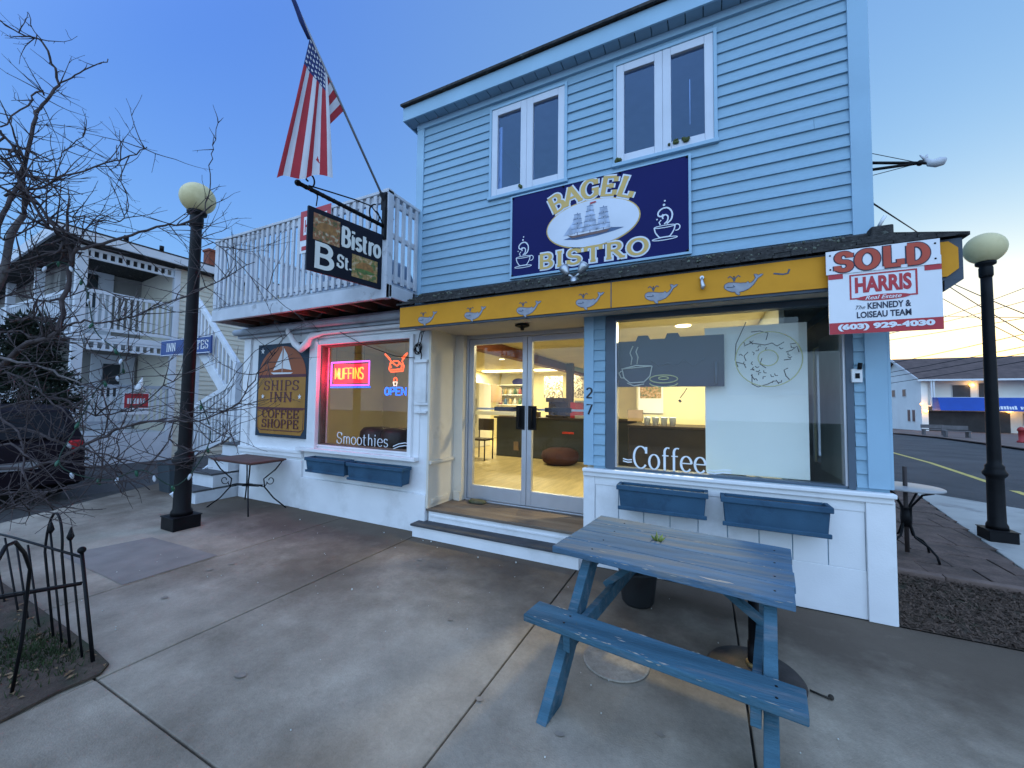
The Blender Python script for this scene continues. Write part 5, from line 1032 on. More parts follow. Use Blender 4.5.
m = MB(); m.box(x-.2, x+.2, y-.2, y+.2, .74, .78); m.build('seat', DKF, t, bevel=.01); m = MB(); m.box(x-.2, x+.2, y+.17, y+.21, .95, 1.22); m.build('backrest', DKF, t, bevel=.01)
for sx in (-.18, .18):
    for sy_ in (-.18, .19): m = MB(); m.tube([(x+sx, y+sy_, .311), (x+sx, y+sy_, .74 if sy_ < 0 else 1.2)], .016, 8); m.build('leg', DKF, t)
q = onY(636, 404, 7.02); m = MB(); m.box(q.x-.12, q.x+.12, 6.9, 6.99, 1.311, 1.5); tag(m.build('napkin_box', CTM), 'small carton on the dark counter under the unlit bagel neon', 'carton')
for k in range(4):
    m = MB(); m.lathe([(.035, 0), (.045, .11), (.047, .115)], (-.72+.11*k, 5.75, 1.31), 12); tag(m.build('paper_cup', LET), 'white paper cup in a row on the dark wooden counter', 'cup', 'paper cups on the dark counter')
# ================================================================== STREET LAMPS
OPAL = mat('opal_lamp_globe', (.66, .56, .30), .45, .06, 2, blot=(.58, .48, .24), bs=2, bt=.6, spec=.2)
def street_lamp(x, y, gzc, gr, zb, label, big=1.0):
    t = thing('street_lamp', label, 'street lamp', (x, y, zb), 'black globe street lamps on the pavement')
    m = MB(); s = .17*big; m.box(x-s, x+s, y-s, y+s, zb, zb+.17*big); m.box(x-s-.01, x+s+.01, y-s-.01, y+s+.01, zb+.17*big, zb+.185*big); m.build('plinth', BLACK, t, bevel=.012)
    top = gzc-gr; b = big
    prof = [(.13*b, 0), (.125*b, .05), (.105*b, .08), (.10*b, .60), (.105*b, .62), (.14*b, .65), (.145*b, .68), (.12*b, .71), (.11*b, .74), (.115*b, .76), (.085*b, .79), (.082*b, .85)]
    prof = [(r, z) for r, z in prof]+[(.07*b, top-zb-.55), (.068*b, top-zb-.3)]
    m = MB(); m.lathe(prof, (x, y, zb+.185*big), 28); m.build('post', BLACK, t)
    m = MB(); z = top-.12
    m.lathe([(.072*b, -.06), (.085*b, -.04), (.085*b, .06), (.075*b, .08), (.12*b, .1), (.125*b, .13), (.10*b, .15)], (x, y, z-.0), 28); m.build('collar', BLACK, t)
    m = MB(); m.ball((x, y, gzc), gr, 20); m.build('globe', OPAL, t)
g1 = onZ(182, 516); 
street_lamp(-5.84, 2.64, 4.17, .192, 0, 'black lamp post with cream globe behind bare branches by the stairs', .86)
street_lamp(3.2, 7.0, 3.62, .19, -.002, 'black lamp post with cream globe by the road at right', .74)
# ================================================================== PICNIC TABLE
pt = thing('picnic_table', 'weathered blue wooden picnic table in front of the shop', 'picnic table', (-.2, 2.6, 0))
PT = mat('weathered_blue_wood', (.053, .128, .178), .7, .3, 3.5, .6, 45, spec=.15, fine=.25, blot=(.12, .165, .20), bs=6, bt=.58, bw=.05, stretch=(.25, 2.8, 2.8))
PTT = mat('worn_blue_grey_tabletop', (.092, .17, .25), .7, .28, 3.5, .6, 45, spec=.15, fine=.25, blot=(.17, .195, .21), bs=4, bt=.56, bw=.06, stretch=(.25, 2.8, 2.8))
CHIP = mat('bare_wood_chip', (.36, .33, .28), .8, .15, 20)
o_ = Vector((-.888, 2.431, 0)); ea = Vector((1.265, -.165, 0)); L_ = ea.length; ex = ea.normalized(); ey = Vector((-ex.y, ex.x, 0))
def tp(u, v, z): return o_+ex*u+ey*v+Vector((0, 0, z))
def plank(mb, u0, u1, v0, v1, z0, z1): mb.hexa([tp(u0, v0, z0), tp(u1, v0, z0), tp(u1, v1, z0), tp(u0, v1, z0), tp(u0, v0, z1), tp(u1, v0, z1), tp(u1, v1, z1), tp(u0, v1, z1)])
nb = 4; wv = .86/nb
for k in range(nb):
    m = MB(); du0, du1 = RND.uniform(-.006, .006), RND.uniform(-.006, .006)
    if k == 2: # the plank with the umbrella hole
        plank(m, du0, .50, k*wv+.003, (k+1)*wv-.003, .64, .68); plank(m, .50, .56, k*wv+.003, k*wv+.06, .64, .68); plank(m, .50, .56, k*wv+.12, (k+1)*wv-.003, .64, .68); plank(m, .56, L_+du1, k*wv+.003, (k+1)*wv-.003, .64, .68)
    else: plank(m, du0, L_+du1, k*wv+.003, (k+1)*wv-.003, .64, .68)
    m.build('tabletop_plank', PTT, pt, bevel=.005)
lu = (.21, L_-.105)
for i, u in enumerate(lu):
    m = MB(); plank(m, u-.02, u+.02, .06, .80, .55, .639); m.build('top_batten', PT, pt, bevel=.004)
    m = MB(); s_ = 1 if i == 0 else -1
    v0f = -.27
    m.bar(tp(u+.053*s_, -.34, .325), tp(u+.053*s_, 1.19, .325), .04, .09); m.build('cross_beam', PT, pt, bevel=.004)
    for (vt, vb) in ((.16, -.43), (.70, 1.2)):
        a = tp(u, vt, .64); b = tp(u, vb, .0)
        d = (b-a).normalized(); wd = .045
        hw = .064/abs(d.z)
        m = MB(); m.hexa([b-ex*.028-ey*hw, b+ex*.028-ey*hw, b+ex*.028+ey*hw, b-ex*.028+ey*hw, a-ex*.028-ey*hw, a+ex*.028-ey*hw, a+ex*.028+ey*hw, a-ex*.028+ey*hw]); m.build('leg', PT, pt, bevel=.004)
    m = MB(); c0 = tp(L_/2+(-.12 if i == 0 else .12), .40, .63); m.bar(c0, tp(u+.053*s_-.053*s_, .40, .35), .06, .04); m.build('brace', PT, pt, bevel=.004)
for v0, v1 in ((-.35, -.165), (1.03, 1.21)):
    m = MB(); plank(m, .0, L_+.02, v0, v1, .365, .405); m.build('bench_seat', PT, pt, bevel=.006)
    if v0 < 0:
        m2 = MB(); r2 = random.Random(12)
        for k in range(14):
            u = r2.uniform(.1, L_); v = v0+r2.choice([.004, .01, .02, r2.uniform(.02, .2)]); l = r2.uniform(.008, .03); w = r2.uniform(.002, .005)
            m2.face([tp(u-l, v, .4055), tp(u, v-w, .4055), tp(u+l, v+w*.3, .4055), tp(u+l*.2, v+w, .4055)])
m3 = m2
r2 = random.Random(15)
for (u, v, l, w) in ((.92, .06, .075, .012), (.98, .07, .04, .01), (.3, .1, .03, .004), (.6, .05, .03, .003)): m3.face([tp(u-l, v+.004, .6805), tp(u-l*.3, v-w, .6805), tp(u+l, v-.004, .6805), tp(u+l*.4, v+w*.7, .6805)])
for k in range(60):
    top_ = r2.random() < .55; l = r2.uniform(.006, .022); u = r2.uniform(.02, L_-.02)
    if top_: v, zz = r2.choice([r2.uniform(0, .012), .215+r2.uniform(-.006, .006), .43+r2.uniform(-.006, .006), .645+r2.uniform(-.006, .006), r2.uniform(.85, .86)]), .6806
    else: v, zz = r2.choice([-.35+r2.uniform(.001, .012), -.165-r2.uniform(.001, .01)]), .4056
    w = r2.uniform(.0015, .004); m3.face([tp(u-l, v, zz), tp(u-l*.2, v-w, zz), tp(u+l, v+w*.2, zz), tp(u+l*.3, v+w, zz)])
for k in range(14):
    u = r2.uniform(.02, L_-.02); l = r2.uniform(.006, .03); top_ = k % 2; v = -.0008 if top_ else -.3508; z0 = (.68 if top_ else .405)-r2.uniform(.002, .012); h = r2.uniform(.002, .006)
    m3.face([tp(u-l, v, z0), tp(u, v, z0-h), tp(u+l, v, z0), tp(u+l*.4, v, z0+h*.5)])
m3.build('paint_chip', CHIP, pt)
m = MB()
for i, u in enumerate(lu):
    for v in (-.3, -.22, .1, .3, .52, .75): m.lathe([(.006, 0), (.006, .002), (.001, .003)], tuple(tp(u+.02, v, .405 if v < 0 else .68)), 8)
m.build('bolt', BLACK, pt)
lf = thing('green_tuft', 'yellow green leaf poking through the picnic table hole', 'leaf', tp(.53, .5, .68)); m = MB()
for k in range(7): a = k*.9; c0 = tp(.53, .52, .655); m.face([c0, c0+Vector((.03*math.cos(a)+.01, .03*math.sin(a), .03)), c0+Vector((.05*math.cos(a), .05*math.sin(a), .05+.01*k % .03)), c0+Vector((.03*math.cos(a)-.01, .03*math.sin(a)+.01, .035))])
m.build('leaf', mat('yellow_green_leaf', (.20, .24, .06), .7, .3, 20), lf)
t = thing('parasol_stand', 'dark round parasol stand with short black pole under the picnic table', 'parasol stand', (.25, 2.79, 0))
m = MB(); m.lathe([(.25, 0), (.255, .02), (.24, .035), (.1, .055), (.05, .065)], (.25, 2.79, .003), 40); m.build('base_plate', mat('rusty_dark_iron', (.03, .024, .022), .7, .4, 8, .3, 60, blot=(.07, .04, .03), bs=6), t)
m = MB(); m.lathe([(.034, .06), (.034, .2), (.029, .2), (.029, .6)], (.25, 2.79, 0), 18); m.build('pole', BLACK, t)
m = MB(); m.lathe([(.045, .06), (.045, .085), (.036, .09)], (.25, 2.79, .0), 18); m.build('brass_ring', mat('tarnished_brass', (.25, .17, .07), .5, .2, 10, metal=.6), t)
t = thing('planter_pot', 'dark plastic pot on the ground behind the picnic table', 'pot', (-.5, 3.33, 0)); m = MB(); m.lathe([(.11, 0), (.125, .02), (.15, .24), (.155, .25), (.155, .275), (.135, .275), (.13, .2), (.01, .2)], (-.5, 3.38, .0), 28); m.build('body', mat('dark_plastic', (.02, .022, .024), .55, .2, 6), t)
t = thing('round_stone_patch', 'pale round worn disc on the pavement under the table bench', 'paving disc', (-.5, 2.3, 0)); m = MB(); q = onZ(612, 662); m.lathe([(.2, 0), (.2, .006), (.19, .008)], (q.x+.02, q.y+.02, .004), 36); m.build('disc', mat('worn_tan_concrete', (.42, .36, .29), .85, .2, 4, .3, 90, fine=.35, blot=(.3, .26, .21), bs=5, bt=.55), t)
m = MB(); q = onZ(822, 697); m.tube([q+Vector((-.05, .02, .008)), q+Vector((0, 0, .008)), q+Vector((.03, -.01, .01)), q+Vector((.05, .02, .008))], .006, 5); m.ball(q+Vector((.04, 0, .012)), .014, 6); tag(m.build('twig', mat('dark_twig', (.03, .025, .02), .9, .2, 10)), 'small dark twig on the concrete right of the picnic table', 'twig')
DEB = mat('pale_crumb', (.5, .5, .45), .8, .2, 10); r2 = random.Random(21); m = MB()
for px, py in ((423, 541), (431, 542), (478, 558), (384, 533), (250, 480), (470, 533), (516, 563), (300, 520), (352, 590), (588, 565)):
    q = onZ(px, py); m.ball(q+Vector((0, 0, .006)), r2.uniform(.005, .01), 5)
for k in range(70):
    x, y = r2.uniform(-5, .8), r2.uniform(1.2, 3.6); m.ball((x, y, .005), r2.uniform(.002, .005), 4)
struct(m.build('pavement_grit', DEB), 'stuff')['label'] = 'pale crumbs and grit scattered on the pavement'
DKS = mat('dark_gum_spot', (.24, .20, .16), .85, .2, 20); m = MB()
for px, py, r_ in ((232, 564, .03), (450, 620, .02), (210, 570, .03), (420, 560, .03), (240, 676, .03), (165, 598, .03), (480, 700, .02), (560, 735, .02), (660, 735, .02)):
    q = onZ(px, py); n_ = 11; m.face([(q.x+r_*(1+r2.uniform(-.35, .3))*math.cos(6.283*k/n_), q.y+r_*.8*(1+r2.uniform(-.35, .3))*math.sin(6.283*k/n_), .0062) for k in range(n_)])
struct(m.build('pavement_spots', DKS), 'stuff')['label'] = 'dark old spots trodden into the concrete'
# ================================================================== WROUGHT IRON TABLES
RUSTY = mat('rusty_brown_table_top', (.10, .045, .035), .6, .25, 5, .2, 50)
t = thing('iron_cafe_table', 'rectangular brown topped iron table with scrolled legs below the board sign', 'table', (-6.05, 3.55, 0))
tc_ = [Vector((-6.58, 3.3, 0)), Vector((-5.60, 3.3, 0)), Vector((-5.60, 3.82, 0)), Vector((-6.58, 3.82, 0))]
m = MB(); m.prism([p+Vector((0, 0, .70)) for p in tc_], (0, 0, .022)); m.box(-6.56, -5.62, 3.32, 3.80, .685, .70); m.build('tabletop', RUSTY, t, bevel=.004)
cen = Vector((-6.09, 3.56, 0))
for p in tc_:
    d = (p-cen); d = d.normalized(); q = p-d*.06
    m = MB(); inn = cen+(p-cen)*.42
    m.tube([q+Vector((0, 0, .69)), cen+(p-cen)*.72+Vector((0, 0, .56)), inn+Vector((0, 0, .42)), cen+(p-cen)*.45+Vector((0, 0, .30)), cen+(p-cen)*.70+Vector((0, 0, .14)), p+d*.02+Vector((0, 0, .0))], .0095, 8)
    sc = [cen+(p-cen)*(.60+.11*math.cos(R(a))*(1-i/22*.7))+Vector((0, 0, .40+.065*math.sin(R(a))*(1-i/22*.7))) for i, a in enumerate(range(200, 560, 18))]
    m.tube(sc, .006, 6); m.tube([cen+(p-cen)*.2+Vector((0, 0, .33)), cen+(p-cen)*.45+Vector((0, 0, .30)), cen+(p-cen)*.52+Vector((0, 0, .37))], .007, 6); m.build('leg', BLACK, t)
m = MB(); m.bar(cen+Vector((-.22, -.06, .33)), cen+Vector((.22, .06, .33)), .09, .016); m.lathe([(.07, .322), (.08, .33), (.07, .338)], tuple(cen), 14); m.build('stretcher', BLACK, t)
def round_table(x, y, label, post=True):
    t = thing('round_iron_table', label, 'table', (x, y, 0), 'round patio tables on the brown pavers')
    m = MB(); m.lathe([(.0101, .715), (.30, .715), (.31, .72), (.31, .732), (.30, .737), (.0101, .737)], (x, y, 0), 40); m.build('tabletop', mat('pale_grey_table_top', (.36, .36, .36), .4, .12, 5), t)
    for k in range(4):
        a = R(90*k+35); c_, s_ = math.cos(a), math.sin(a)
        m = MB(); m.tube([(x+.26*c_, y+.26*s_, .71), (x+.16*c_, y+.16*s_, .67), (x+.05*c_, y+.05*s_, .52), (x+.035*c_, y+.035*s_, .34), (x+.08*c_, y+.08*s_, .2), (x+.2*c_, y+.2*s_, .14), (x+.27*c_, y+.27*s_, .07), (x+.29*c_, y+.29*s_, 0)], .011, 8); m.build('leg', BLACK, t)
    m = MB(); m.lathe([(.045, .3), (.05, .4), (.045, .5)], (x, y, 0), 12); m.build('hub', BLACK, t)
    if post:
        p = thing('umbrella_pole', 'dark wooden pole stub standing through the nearer round table', 'pole', (x, y, 0)); m = MB(); m.tube([(x, y, .02), (x, y, .95)], .02, 12); m.build('stub', mat('dark_wood_pole', (.04, .03, .028), .6, .2, 5), p)
round_table(1.98, 5.85, 'grey round topped iron table with a pole stub beside the shop corner')
round_table(2.25, 8.3, 'second grey round table farther along the shop side wall', False)
# ================================================================== SERVICE WIRES at right
CAB = mat('cable_black', (.02, .02, .022), .6, .1, 4)
def sag(a, b, s, n=14): return [a+(b-a)*(k/n)+Vector((0, 0, -s*4*(k/n)*(1-k/n))) for k in range(n+1)]
wires = [((860, 362), (1040, 322), 40), ((860, 366), (1040, 329), 40), ((860, 354), (1040, 309), 40), ((860, 372), (1040, 337), 40), ((862, 330), (1040, 296), 44), ((955, 262), (1060, 299), 30), ((955, 268), (1060, 325), 30), ((950, 300), (1060, 255), 46), ((948, 306), (1060, 272), 46), ((950, 284), (1060, 335), 36), ((955, 300), (1060, 296), 42)]
for i, (a, b, D) in enumerate(wires):
    pa, pb = far(*a, D), far(*b, D*.82); e = (pb-pa)
    m = MB(); m.tube(sag(pa-e*2.2, pb+e*1.6, 1.2, 30), .02, 5, smooth=True)
    tag(m.build('power_line', CAB), 'thin black power line crossing the pale sky at right', 'power line', 'power lines over the road')
m = MB(); pa = onY(871, 202, 4.15); pb = far(935, 240, 12); m.tube([pa, pa+(pb-pa)*.5+Vector((0, 0, -.04)), pb, pb+(pb-pa)*2.5+Vector((0, 0, -1))], .007, 5); tag(m.build('service_line', CAB), 'service wire dropping from the blue corner board behind the pent roof', 'power line')
# ================================================================== MOTEL across the road
MG = lambda y: gz(y)
MY = 60.5; mz = MG(MY)
mo = thing('motel', 'two storey cream motel with brown roof and blue awning across the road', 'motel', (30, MY, mz))
MW = mat('motel_cream_wall', (.85, .86, .81), .7, .05, .6); MR = mat('motel_brown_roof', (.10, .07, .062), .9, .25, 1.5, .4, 12); MB_ = mat('motel_awning_blue', (.008, .06, .32), .6, .1, 1); MDK = mat('motel_dark_opening', (.035, .035, .04), .3, .3, 1.2); MT = mat('motel_white_trim', (.65, .66, .66), .5, .05, 1)
mx0 = 22.1; mx1 = 48; ze = 4.75; zr = 7.6; md = 12.5
m = MB(); m.box(mx0, mx0+.55, MY, MY+md, mz-.5, ze); m.box(mx0+.551, mx1, MY+1.8, MY+md, mz-.5, ze); m.prism([(mx0+.02, MY, ze), (mx0+.02, MY+md, ze), (mx0+.02, MY+md/2, zr)], (.2, 0, 0)); m.build('wall', MW, mo)
m = MB()
for s_, y0, y1 in ((1, MY-.7, MY+md/2), (2, MY+md+.7, MY+md/2)):
    m.hexa([(mx0-.5, y0, ze-.1), (mx1, y0, ze-.1), (mx1, y1, zr), (mx0-.5, y1, zr), (mx0-.5, y0, ze+.06), (mx1, y0, ze+.06), (mx1, y1, zr+.18), (mx0-.5, y1, zr+.18)])
m.build('roof', MR, mo)
m = MB(); m.bar((mx0-.52, MY-.75, ze-.02), (mx0-.52, MY+md/2, zr+.06), .06, .3); m.bar((mx0-.52, MY+md+.75, ze-.02), (mx0-.52, MY+md/2, zr+.06), .06, .3); m.box(mx0-.5, mx1, MY-.74, MY-.7, ze-.15, ze+.05)
for x in (mx0+.6, mx0+.8): m.box(x, x+.12, MY-.6, MY-.45, 1.8, ze-.12)
m.build('trim', MT, mo)
def mwin(x0, x1, z0, z1, y, axis='x'):
    m = MB()
    if axis == 'x': m.box(x0, x1, y-.05, y, z0, z1)
    else: m.box(y-.05, y, x0, x1, z0, z1)
    w = m.build('window', MT, mo); m = MB(); g_ = .09
    if axis == 'x': m.box(x0+g_, x1-g_, y-.07, y-.051, z0+g_, z1-g_)
    else: m.box(y-.07, y-.051, x0+g_, x1-g_, z0+g_, z1-g_)
    m.build('pane', MDK, w)
# gable end windows
for y0, z0, dy, dz in ((MY+6.6, 2.9, 1.0, 1.0), (MY+3.6, 2.9, 1.0, 1.0), (MY+8.2, .0, 1.7, 1.3), (MY+2.6, -.1, .8, 1.5), (MY+1.4, -.1, .8, 1.5)): mwin(y0, y0+dy, z0, z0+dz, mx0, 'y')
for x0, z0, dx, dz in ((mx0+3.2, 2.6, 1.6, 1.7), (mx0+5.3, 2.6, 1.1, 1.9), (mx0+9.3, 2.6, 1.2, 1.9), (mx0+11.4, 2.6, 1.6, 1.7), (mx0+14, 2.6, 1.6, 1.7), (mx0+8.6, -.2, 1.0, 1.4), (mx0+12.4, -.7, 2.0, 2.0)): mwin(x0, x0+dx, z0, z0+dz, MY+1.8)
m = MB(); m.box(mx0+1.2, mx0+7.7, MY+1.72, MY+1.79, mz, 1.25); m.build('lobby_opening', MDK, mo)
m = MB(); m.box(mx0+.56, mx1, MY-.5, MY+1.75, 1.75, 1.9); m.build('gallery_floor', MT, mo)
m = MB(); x = mx0+.7
while x < mx1: m.box(x, x+.05, MY-.45, MY-.4, 1.95, 2.75); x += .35
m.box(mx0+.56, mx1, MY-.47, MY-.38, 2.75, 2.82); m.build('gallery_rail', MT, mo)
m = MB(); ax0_, ax1_ = mx0+.7, mx0+11.5
m.prism([(ax0_, MY-2.2, 1.35), (ax0_, MY-.5, 1.35), (ax0_, MY-.5, 2.75), (ax0_, MY-1.7, 2.75)], (ax1_-ax0_, 0, 0)); aw = m.build('awning', MB_, mo)
m = MB()
r2 = random.Random(8); ff = F((0, MY-2.2-.357*1.35, 0), (1, 0, 0), (0, .357, 1.0))
x = mx0+4.4
for k in range(15):
    w = r2.uniform(.13, .2)
    if k != 10: ff.rect(m, x, x+w, 1.35*1.062+.2, 1.35*1.062+.2+r2.uniform(.28, .38), .02)
    x += w+.05
m.build('awning_print', MT, aw)
LTM = mat('lit_motel_lamp', (1, .7, .35), .5, 0, 1, emit=((1, .42, .08), 1.2))
for i, (px, py, Y_) in enumerate(((972, 385, MY+1.6), (925.5, 411, MY-.2), (1009, 411, MY+1.6), (921.5, 404, MY-.2))):
    p = onY(px, py, Y_); m = MB(); m.ball(p, .22 if i != 3 else .13, 8); lb = ('warm lit lamp on the motel gallery above the blue awning', 'warm lit lamp at the motel corner below the awning end', 'warm lit lamp under the awning behind the right lamp post', 'small dim lamp on the motel corner above the other corner lamp')[i]
    o = tag(m.build('wall_lamp', LTM), lb, 'wall lamp'); l = bpy.data.lights.new('motel_glow', 'POINT'); l.energy = 5 if i != 3 else 2; l.color = (1, .6, .25); l.shadow_soft_size = .2; lo = bpy.data.objects.new('glow', l); C.objects.link(lo); lo.location = p+Vector((0, -.4, 0)); lo.parent = o
# far pavement, planting and benches by the motel
pk = [slope(x, y) for x, y in ((870, 432.5), (900, 434), (940, 438), (985, 444), (1040, 452))]
m = MB(); up = [Vector((p.x+1.5, MY+3, gz(MY+3))) for p in pk]
bot = [Vector((p.x, p.y, gz(p.y)+.09)) for p in pk]
pts = bot+[Vector((60, 45, gz(45)+.09)), Vector((70, MY+8, gz(MY+8)+.09)), Vector((10, MY+8, gz(MY+8)+.09))]
m.prism(pts, (0, 0, .05)); struct(m.build('far_pavement', mat('reddish_pavement', (.16, .11, .09), .85, .2, .8)))
BENCHM = mat('grey_bench', (.12, .11, .11), .6, .2, 3)
def far_bench(px, py, label):
    p = slope(px, py); z = gz(p.y)+.14; t = thing('park_bench', label, 'bench', (p.x, p.y, z), 'benches outside the motel'); x, y = p.x, p.y
    m = MB(); m.box(x-.7, x+.7, y-.25, y+.25, z+.42, z+.48); m.build('seat', BENCHM, t); m = MB(); m.box(x-.7, x+.7, y+.22, y+.28, z+.55, z+.85); m.build('backrest', BENCHM, t)
    for sx in (-.6, .6): m = MB(); m.box(x+sx-.05, x+sx+.05, y-.22, y+.27, z, z+.42); m.build('leg', BENCHM, t)
far_bench(934, 436, 'grey bench outside the motel nearer the gable corner'); far_bench(957, 438.5, 'grey bench outside the motel lobby under the awning')
p = slope(1022, 444); m = MB(); z = gz(p.y)+.14; m.lathe([(.2, 0), (.2, .1), (.13, .15), (.13, .7), (.18, .72), (.15, .85), (.05, .95)], (p.x, p.y, z), 14); tag(m.build('fire_hydrant', mat('hydrant_red', (.35, .03, .03), .5, .1, 4)), 'red hydrant by the far kerb at the right edge', 'hydrant')
# ================================================================== OUTSIDE STAIRS beside the wing
SW2 = mat('weathered_stair_white', (.62, .64, .66), .6, .1, 4, .15, 50); TRD = mat('grey_stair_tread', (.07, .07, .072), .7, .2, 5, .3, 50)
st = thing('outside_stairs', 'white outside staircase with grey treads rising between wing and hotel', 'stairs', (-7.2, 3.6, 0))
sy = [3.30, 3.53, 3.74, 3.95, 4.2]; sz = [0, .2, .42, .63, .84]
for k in range(4):
    xa = -7.52-.0*k; m = MB(); m.box(xa, LX0-.035, sy[k], 4.6, sz[k], sz[k+1]-.03); m.build('riser', SW2, st)
    m = MB(); m.box(xa-.03, LX0-.033, sy[k]-.03, sy[k+1]+.03 if k < 3 else 4.7, sz[k+1]-.0298, sz[k+1]); m.build('tread', TRD, st, bevel=.004)
for k in range(10):
    y = 4.5+k*.24; z = .84+.205*(k+1)
    m = MB(); m.box(-7.95, LX0-.035, y-.02, y+.27, z-.035, z); m.build('tread', TRD, st)
    m = MB(); m.box(-7.95, LX0-.035, y+.01, y+.03, z-.205+.06, z-.036); m.build('riser', SW2, st)
m = MB(); m.bar((-7.98, 4.4, .75), (-7.98, 6.9, 2.85), .05, .24); m.bar((LX0-.06, 4.4, .75), (LX0-.06, 6.9, 2.85), .05, .24)
m.bar((-7.56, 3.3, .02), (-7.56, 4.3, .78), .05, .16); m.build('stringer', SW2, st)
m = MB(); m.box(-8.24, -8.12, 4.44, 4.56, 0, 2.3); m.box(-9.78, -9.66, 4.44, 4.56, 0, 3.7); m.box(-7.60, -7.50, 4.20, 4.30, .0, 1.5); m.build('post', SW2, st, bevel=.006)
m = MB(); m.bar((-8.18, 4.5, 2.28), (-9.85, 4.5, 3.80), .07, .09); m.bar((-8.18, 4.5, 1.38), (-9.85, 4.5, 2.90), .06, .2); m.build('upper_handrail', SW2, st, bevel=.006)
m = MB(); m.bar((-9.75, 4.46, 1.36), (-8.14, 4.46, 1.93), .06, .09); m.bar((-9.75, 4.46, .35), (-8.14, 4.46, .92), .06, .09); m.build('lower_handrail', SW2, st, bevel=.006)
for k in range(11):
    t_ = (k+.7)/11.5; x = -8.18-1.6*t_; m = MB(); m.box(x-.025, x+.025, 4.485, 4.515, 1.38+1.46*t_+.08, 2.28+1.46*t_); m.build('baluster', SW2, st)
for k in range(12):
    t_ = (k+.7)/12.5; x = -9.7+1.5*t_; m = MB(); m.box(x-.022, x+.022, 4.445, 4.475, .37+.54*t_, 1.36+.54*t_); m.build('baluster', SW2, st)
m = MB(); m.box(-9.7, -7.97, 4.6, 5.7, 1.0, 1.06); m.build('landing', TRD, st)
t = thing('suites_sign', 'blue sign with white lettering hung on the stair posts behind the lamp', 'sign', (-10, 4.38, 2.7)); SBL = mat('suites_sign_blue', (.03, .07, .22), .5, .08, 4)
q0 = onY(160.8, 351.5, 4.38); q1 = onY(211, 338.4, 4.38); gf = F((q0.x, 4.38, 2.52), (1, 0, 0), (0, 0, 1)); w_ = q1.x-q0.x; h_ = .36
m = MB(); gf.board(m, 0, w_, 0, h_, -.03, 0); m.build('board', SBL, t); m = MB(); lettering(gf, m, 'INN', .12*w_, .1, .17, .2*w_, w=(.2, .1), d=.003); lettering(gf, m, 'SUITES', .52*w_, .1, .17, .44*w_, w=(.2, .1), d=.003); m.build('lettering', SW, t)
m = MB(); gf.rect(m, .01, w_-.01, .01, .025, .002); gf.rect(m, .01, w_-.01, h_-.025, h_-.01, .002); m.build('border', SW, t)
t = thing('planter_box', 'dark grey planter box on the drive behind the left lamp post', 'planter', (-9.4, 4.0, 0)); m = MB(); q = onZ(164, 492); m.hexa([(q.x-.16, q.y, -.05), (q.x+.16, q.y, -.05), (q.x+.16, q.y+.32, -.05), (q.x-.16, q.y+.32, -.05), (q.x-.2, q.y-.04, .5), (q.x+.2, q.y-.04, .5), (q.x+.2, q.y+.36, .5), (q.x-.2, q.y+.36, .5)]); m.build('box', mat('dark_slate_planter', (.05, .065, .075), .6, .1, 4), t, bevel=.015)
# ================================================================== HOTEL at left rear
ho = thing('porch_hotel', 'two storey pale yellow hotel with white balcony porch and dentil trim', 'hotel', (-13, 4, 0))
HX = -13.0; HY0 = 3.62
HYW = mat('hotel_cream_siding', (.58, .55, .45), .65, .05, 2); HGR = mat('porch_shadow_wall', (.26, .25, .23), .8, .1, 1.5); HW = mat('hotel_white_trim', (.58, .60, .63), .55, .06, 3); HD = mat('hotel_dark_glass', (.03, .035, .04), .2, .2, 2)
m = MB(); m.box(-24, HX-.03, 5.45, 16, -.1, 5.2); m.build('wall', HYW, ho)
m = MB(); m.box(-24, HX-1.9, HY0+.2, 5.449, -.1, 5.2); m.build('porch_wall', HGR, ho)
m = MB(); clapboards(m, 5.57, 16, .05, 5.2, HX-.03, [], .13, .02, 'y', 1); m.build('clapboard_siding', HYW, ho)
m = MB()
for a, b in ((HY0-.05, HY0+.14), (5.43, 5.57)): m.box(HX-.1, HX+.02, a, b, -.05, 5.15)
m.box(HX-.12, HX-.03, 4.45, 4.6, -.05, .95); m.build('column', HW, ho, bevel=.01)
m = MB(); m.box(-24, HX+.0, HY0-.1, 5.44, 2.96, 3.1); m.box(-24, HX+.0, HY0-.1, 5.44, .6, .7); m.build('porch_floor', HW, ho)
m = MB(); m.box(HX-.06, HX+.01, HY0, 5.43, -.05, .6); m.box(-24, HX, HY0-.08, HY0-.02, -.05, .6); m.build('porch_base', HW, ho)
for z0 in (3.2, .95):
    m = MB(); m.box(HX-.06, HX+.0, HY0+.15, 5.43, z0+.88, z0+.96); m.box(HX-.05, HX-.01, HY0+.15, 5.43, z0, z0+.07); m.build('porch_rail', HW if z0 > 2 else GREYW, ho)
    for k in range(16):
        y = HY0+.2+k*.115; m = MB(); m.box(HX-.045, HX-.015, y, y+.05, z0+.071, z0+.879); m.build('baluster', HW, ho)
for z0 in (4.88, 2.72):
    m = MB(); m.box(HX-.05, HX+.0, HY0+.15, 5.43, z0, z0+.05); m.box(HX-.05, HX+.0, HY0+.15, 5.43, z0+.19, z0+.25)
    for k in range(13): y = HY0+.18+k*.142; m.box(HX-.04, HX-.01, y, y+.06, z0+.051, z0+.189)
    m.build('dentil_trim', HW, ho)
m = MB(); m.box(HX-.1, HX+.3, HY0-.45, 16, 5.2, 5.42); m.build('eave_fascia', HW, ho, bevel=.01)
m = MB(); m.bar((HX+.3, HY0-.45, 5.35), (-24, HY0-.45, 4.3), .05, .25); m.build('rake_board', HW, ho)
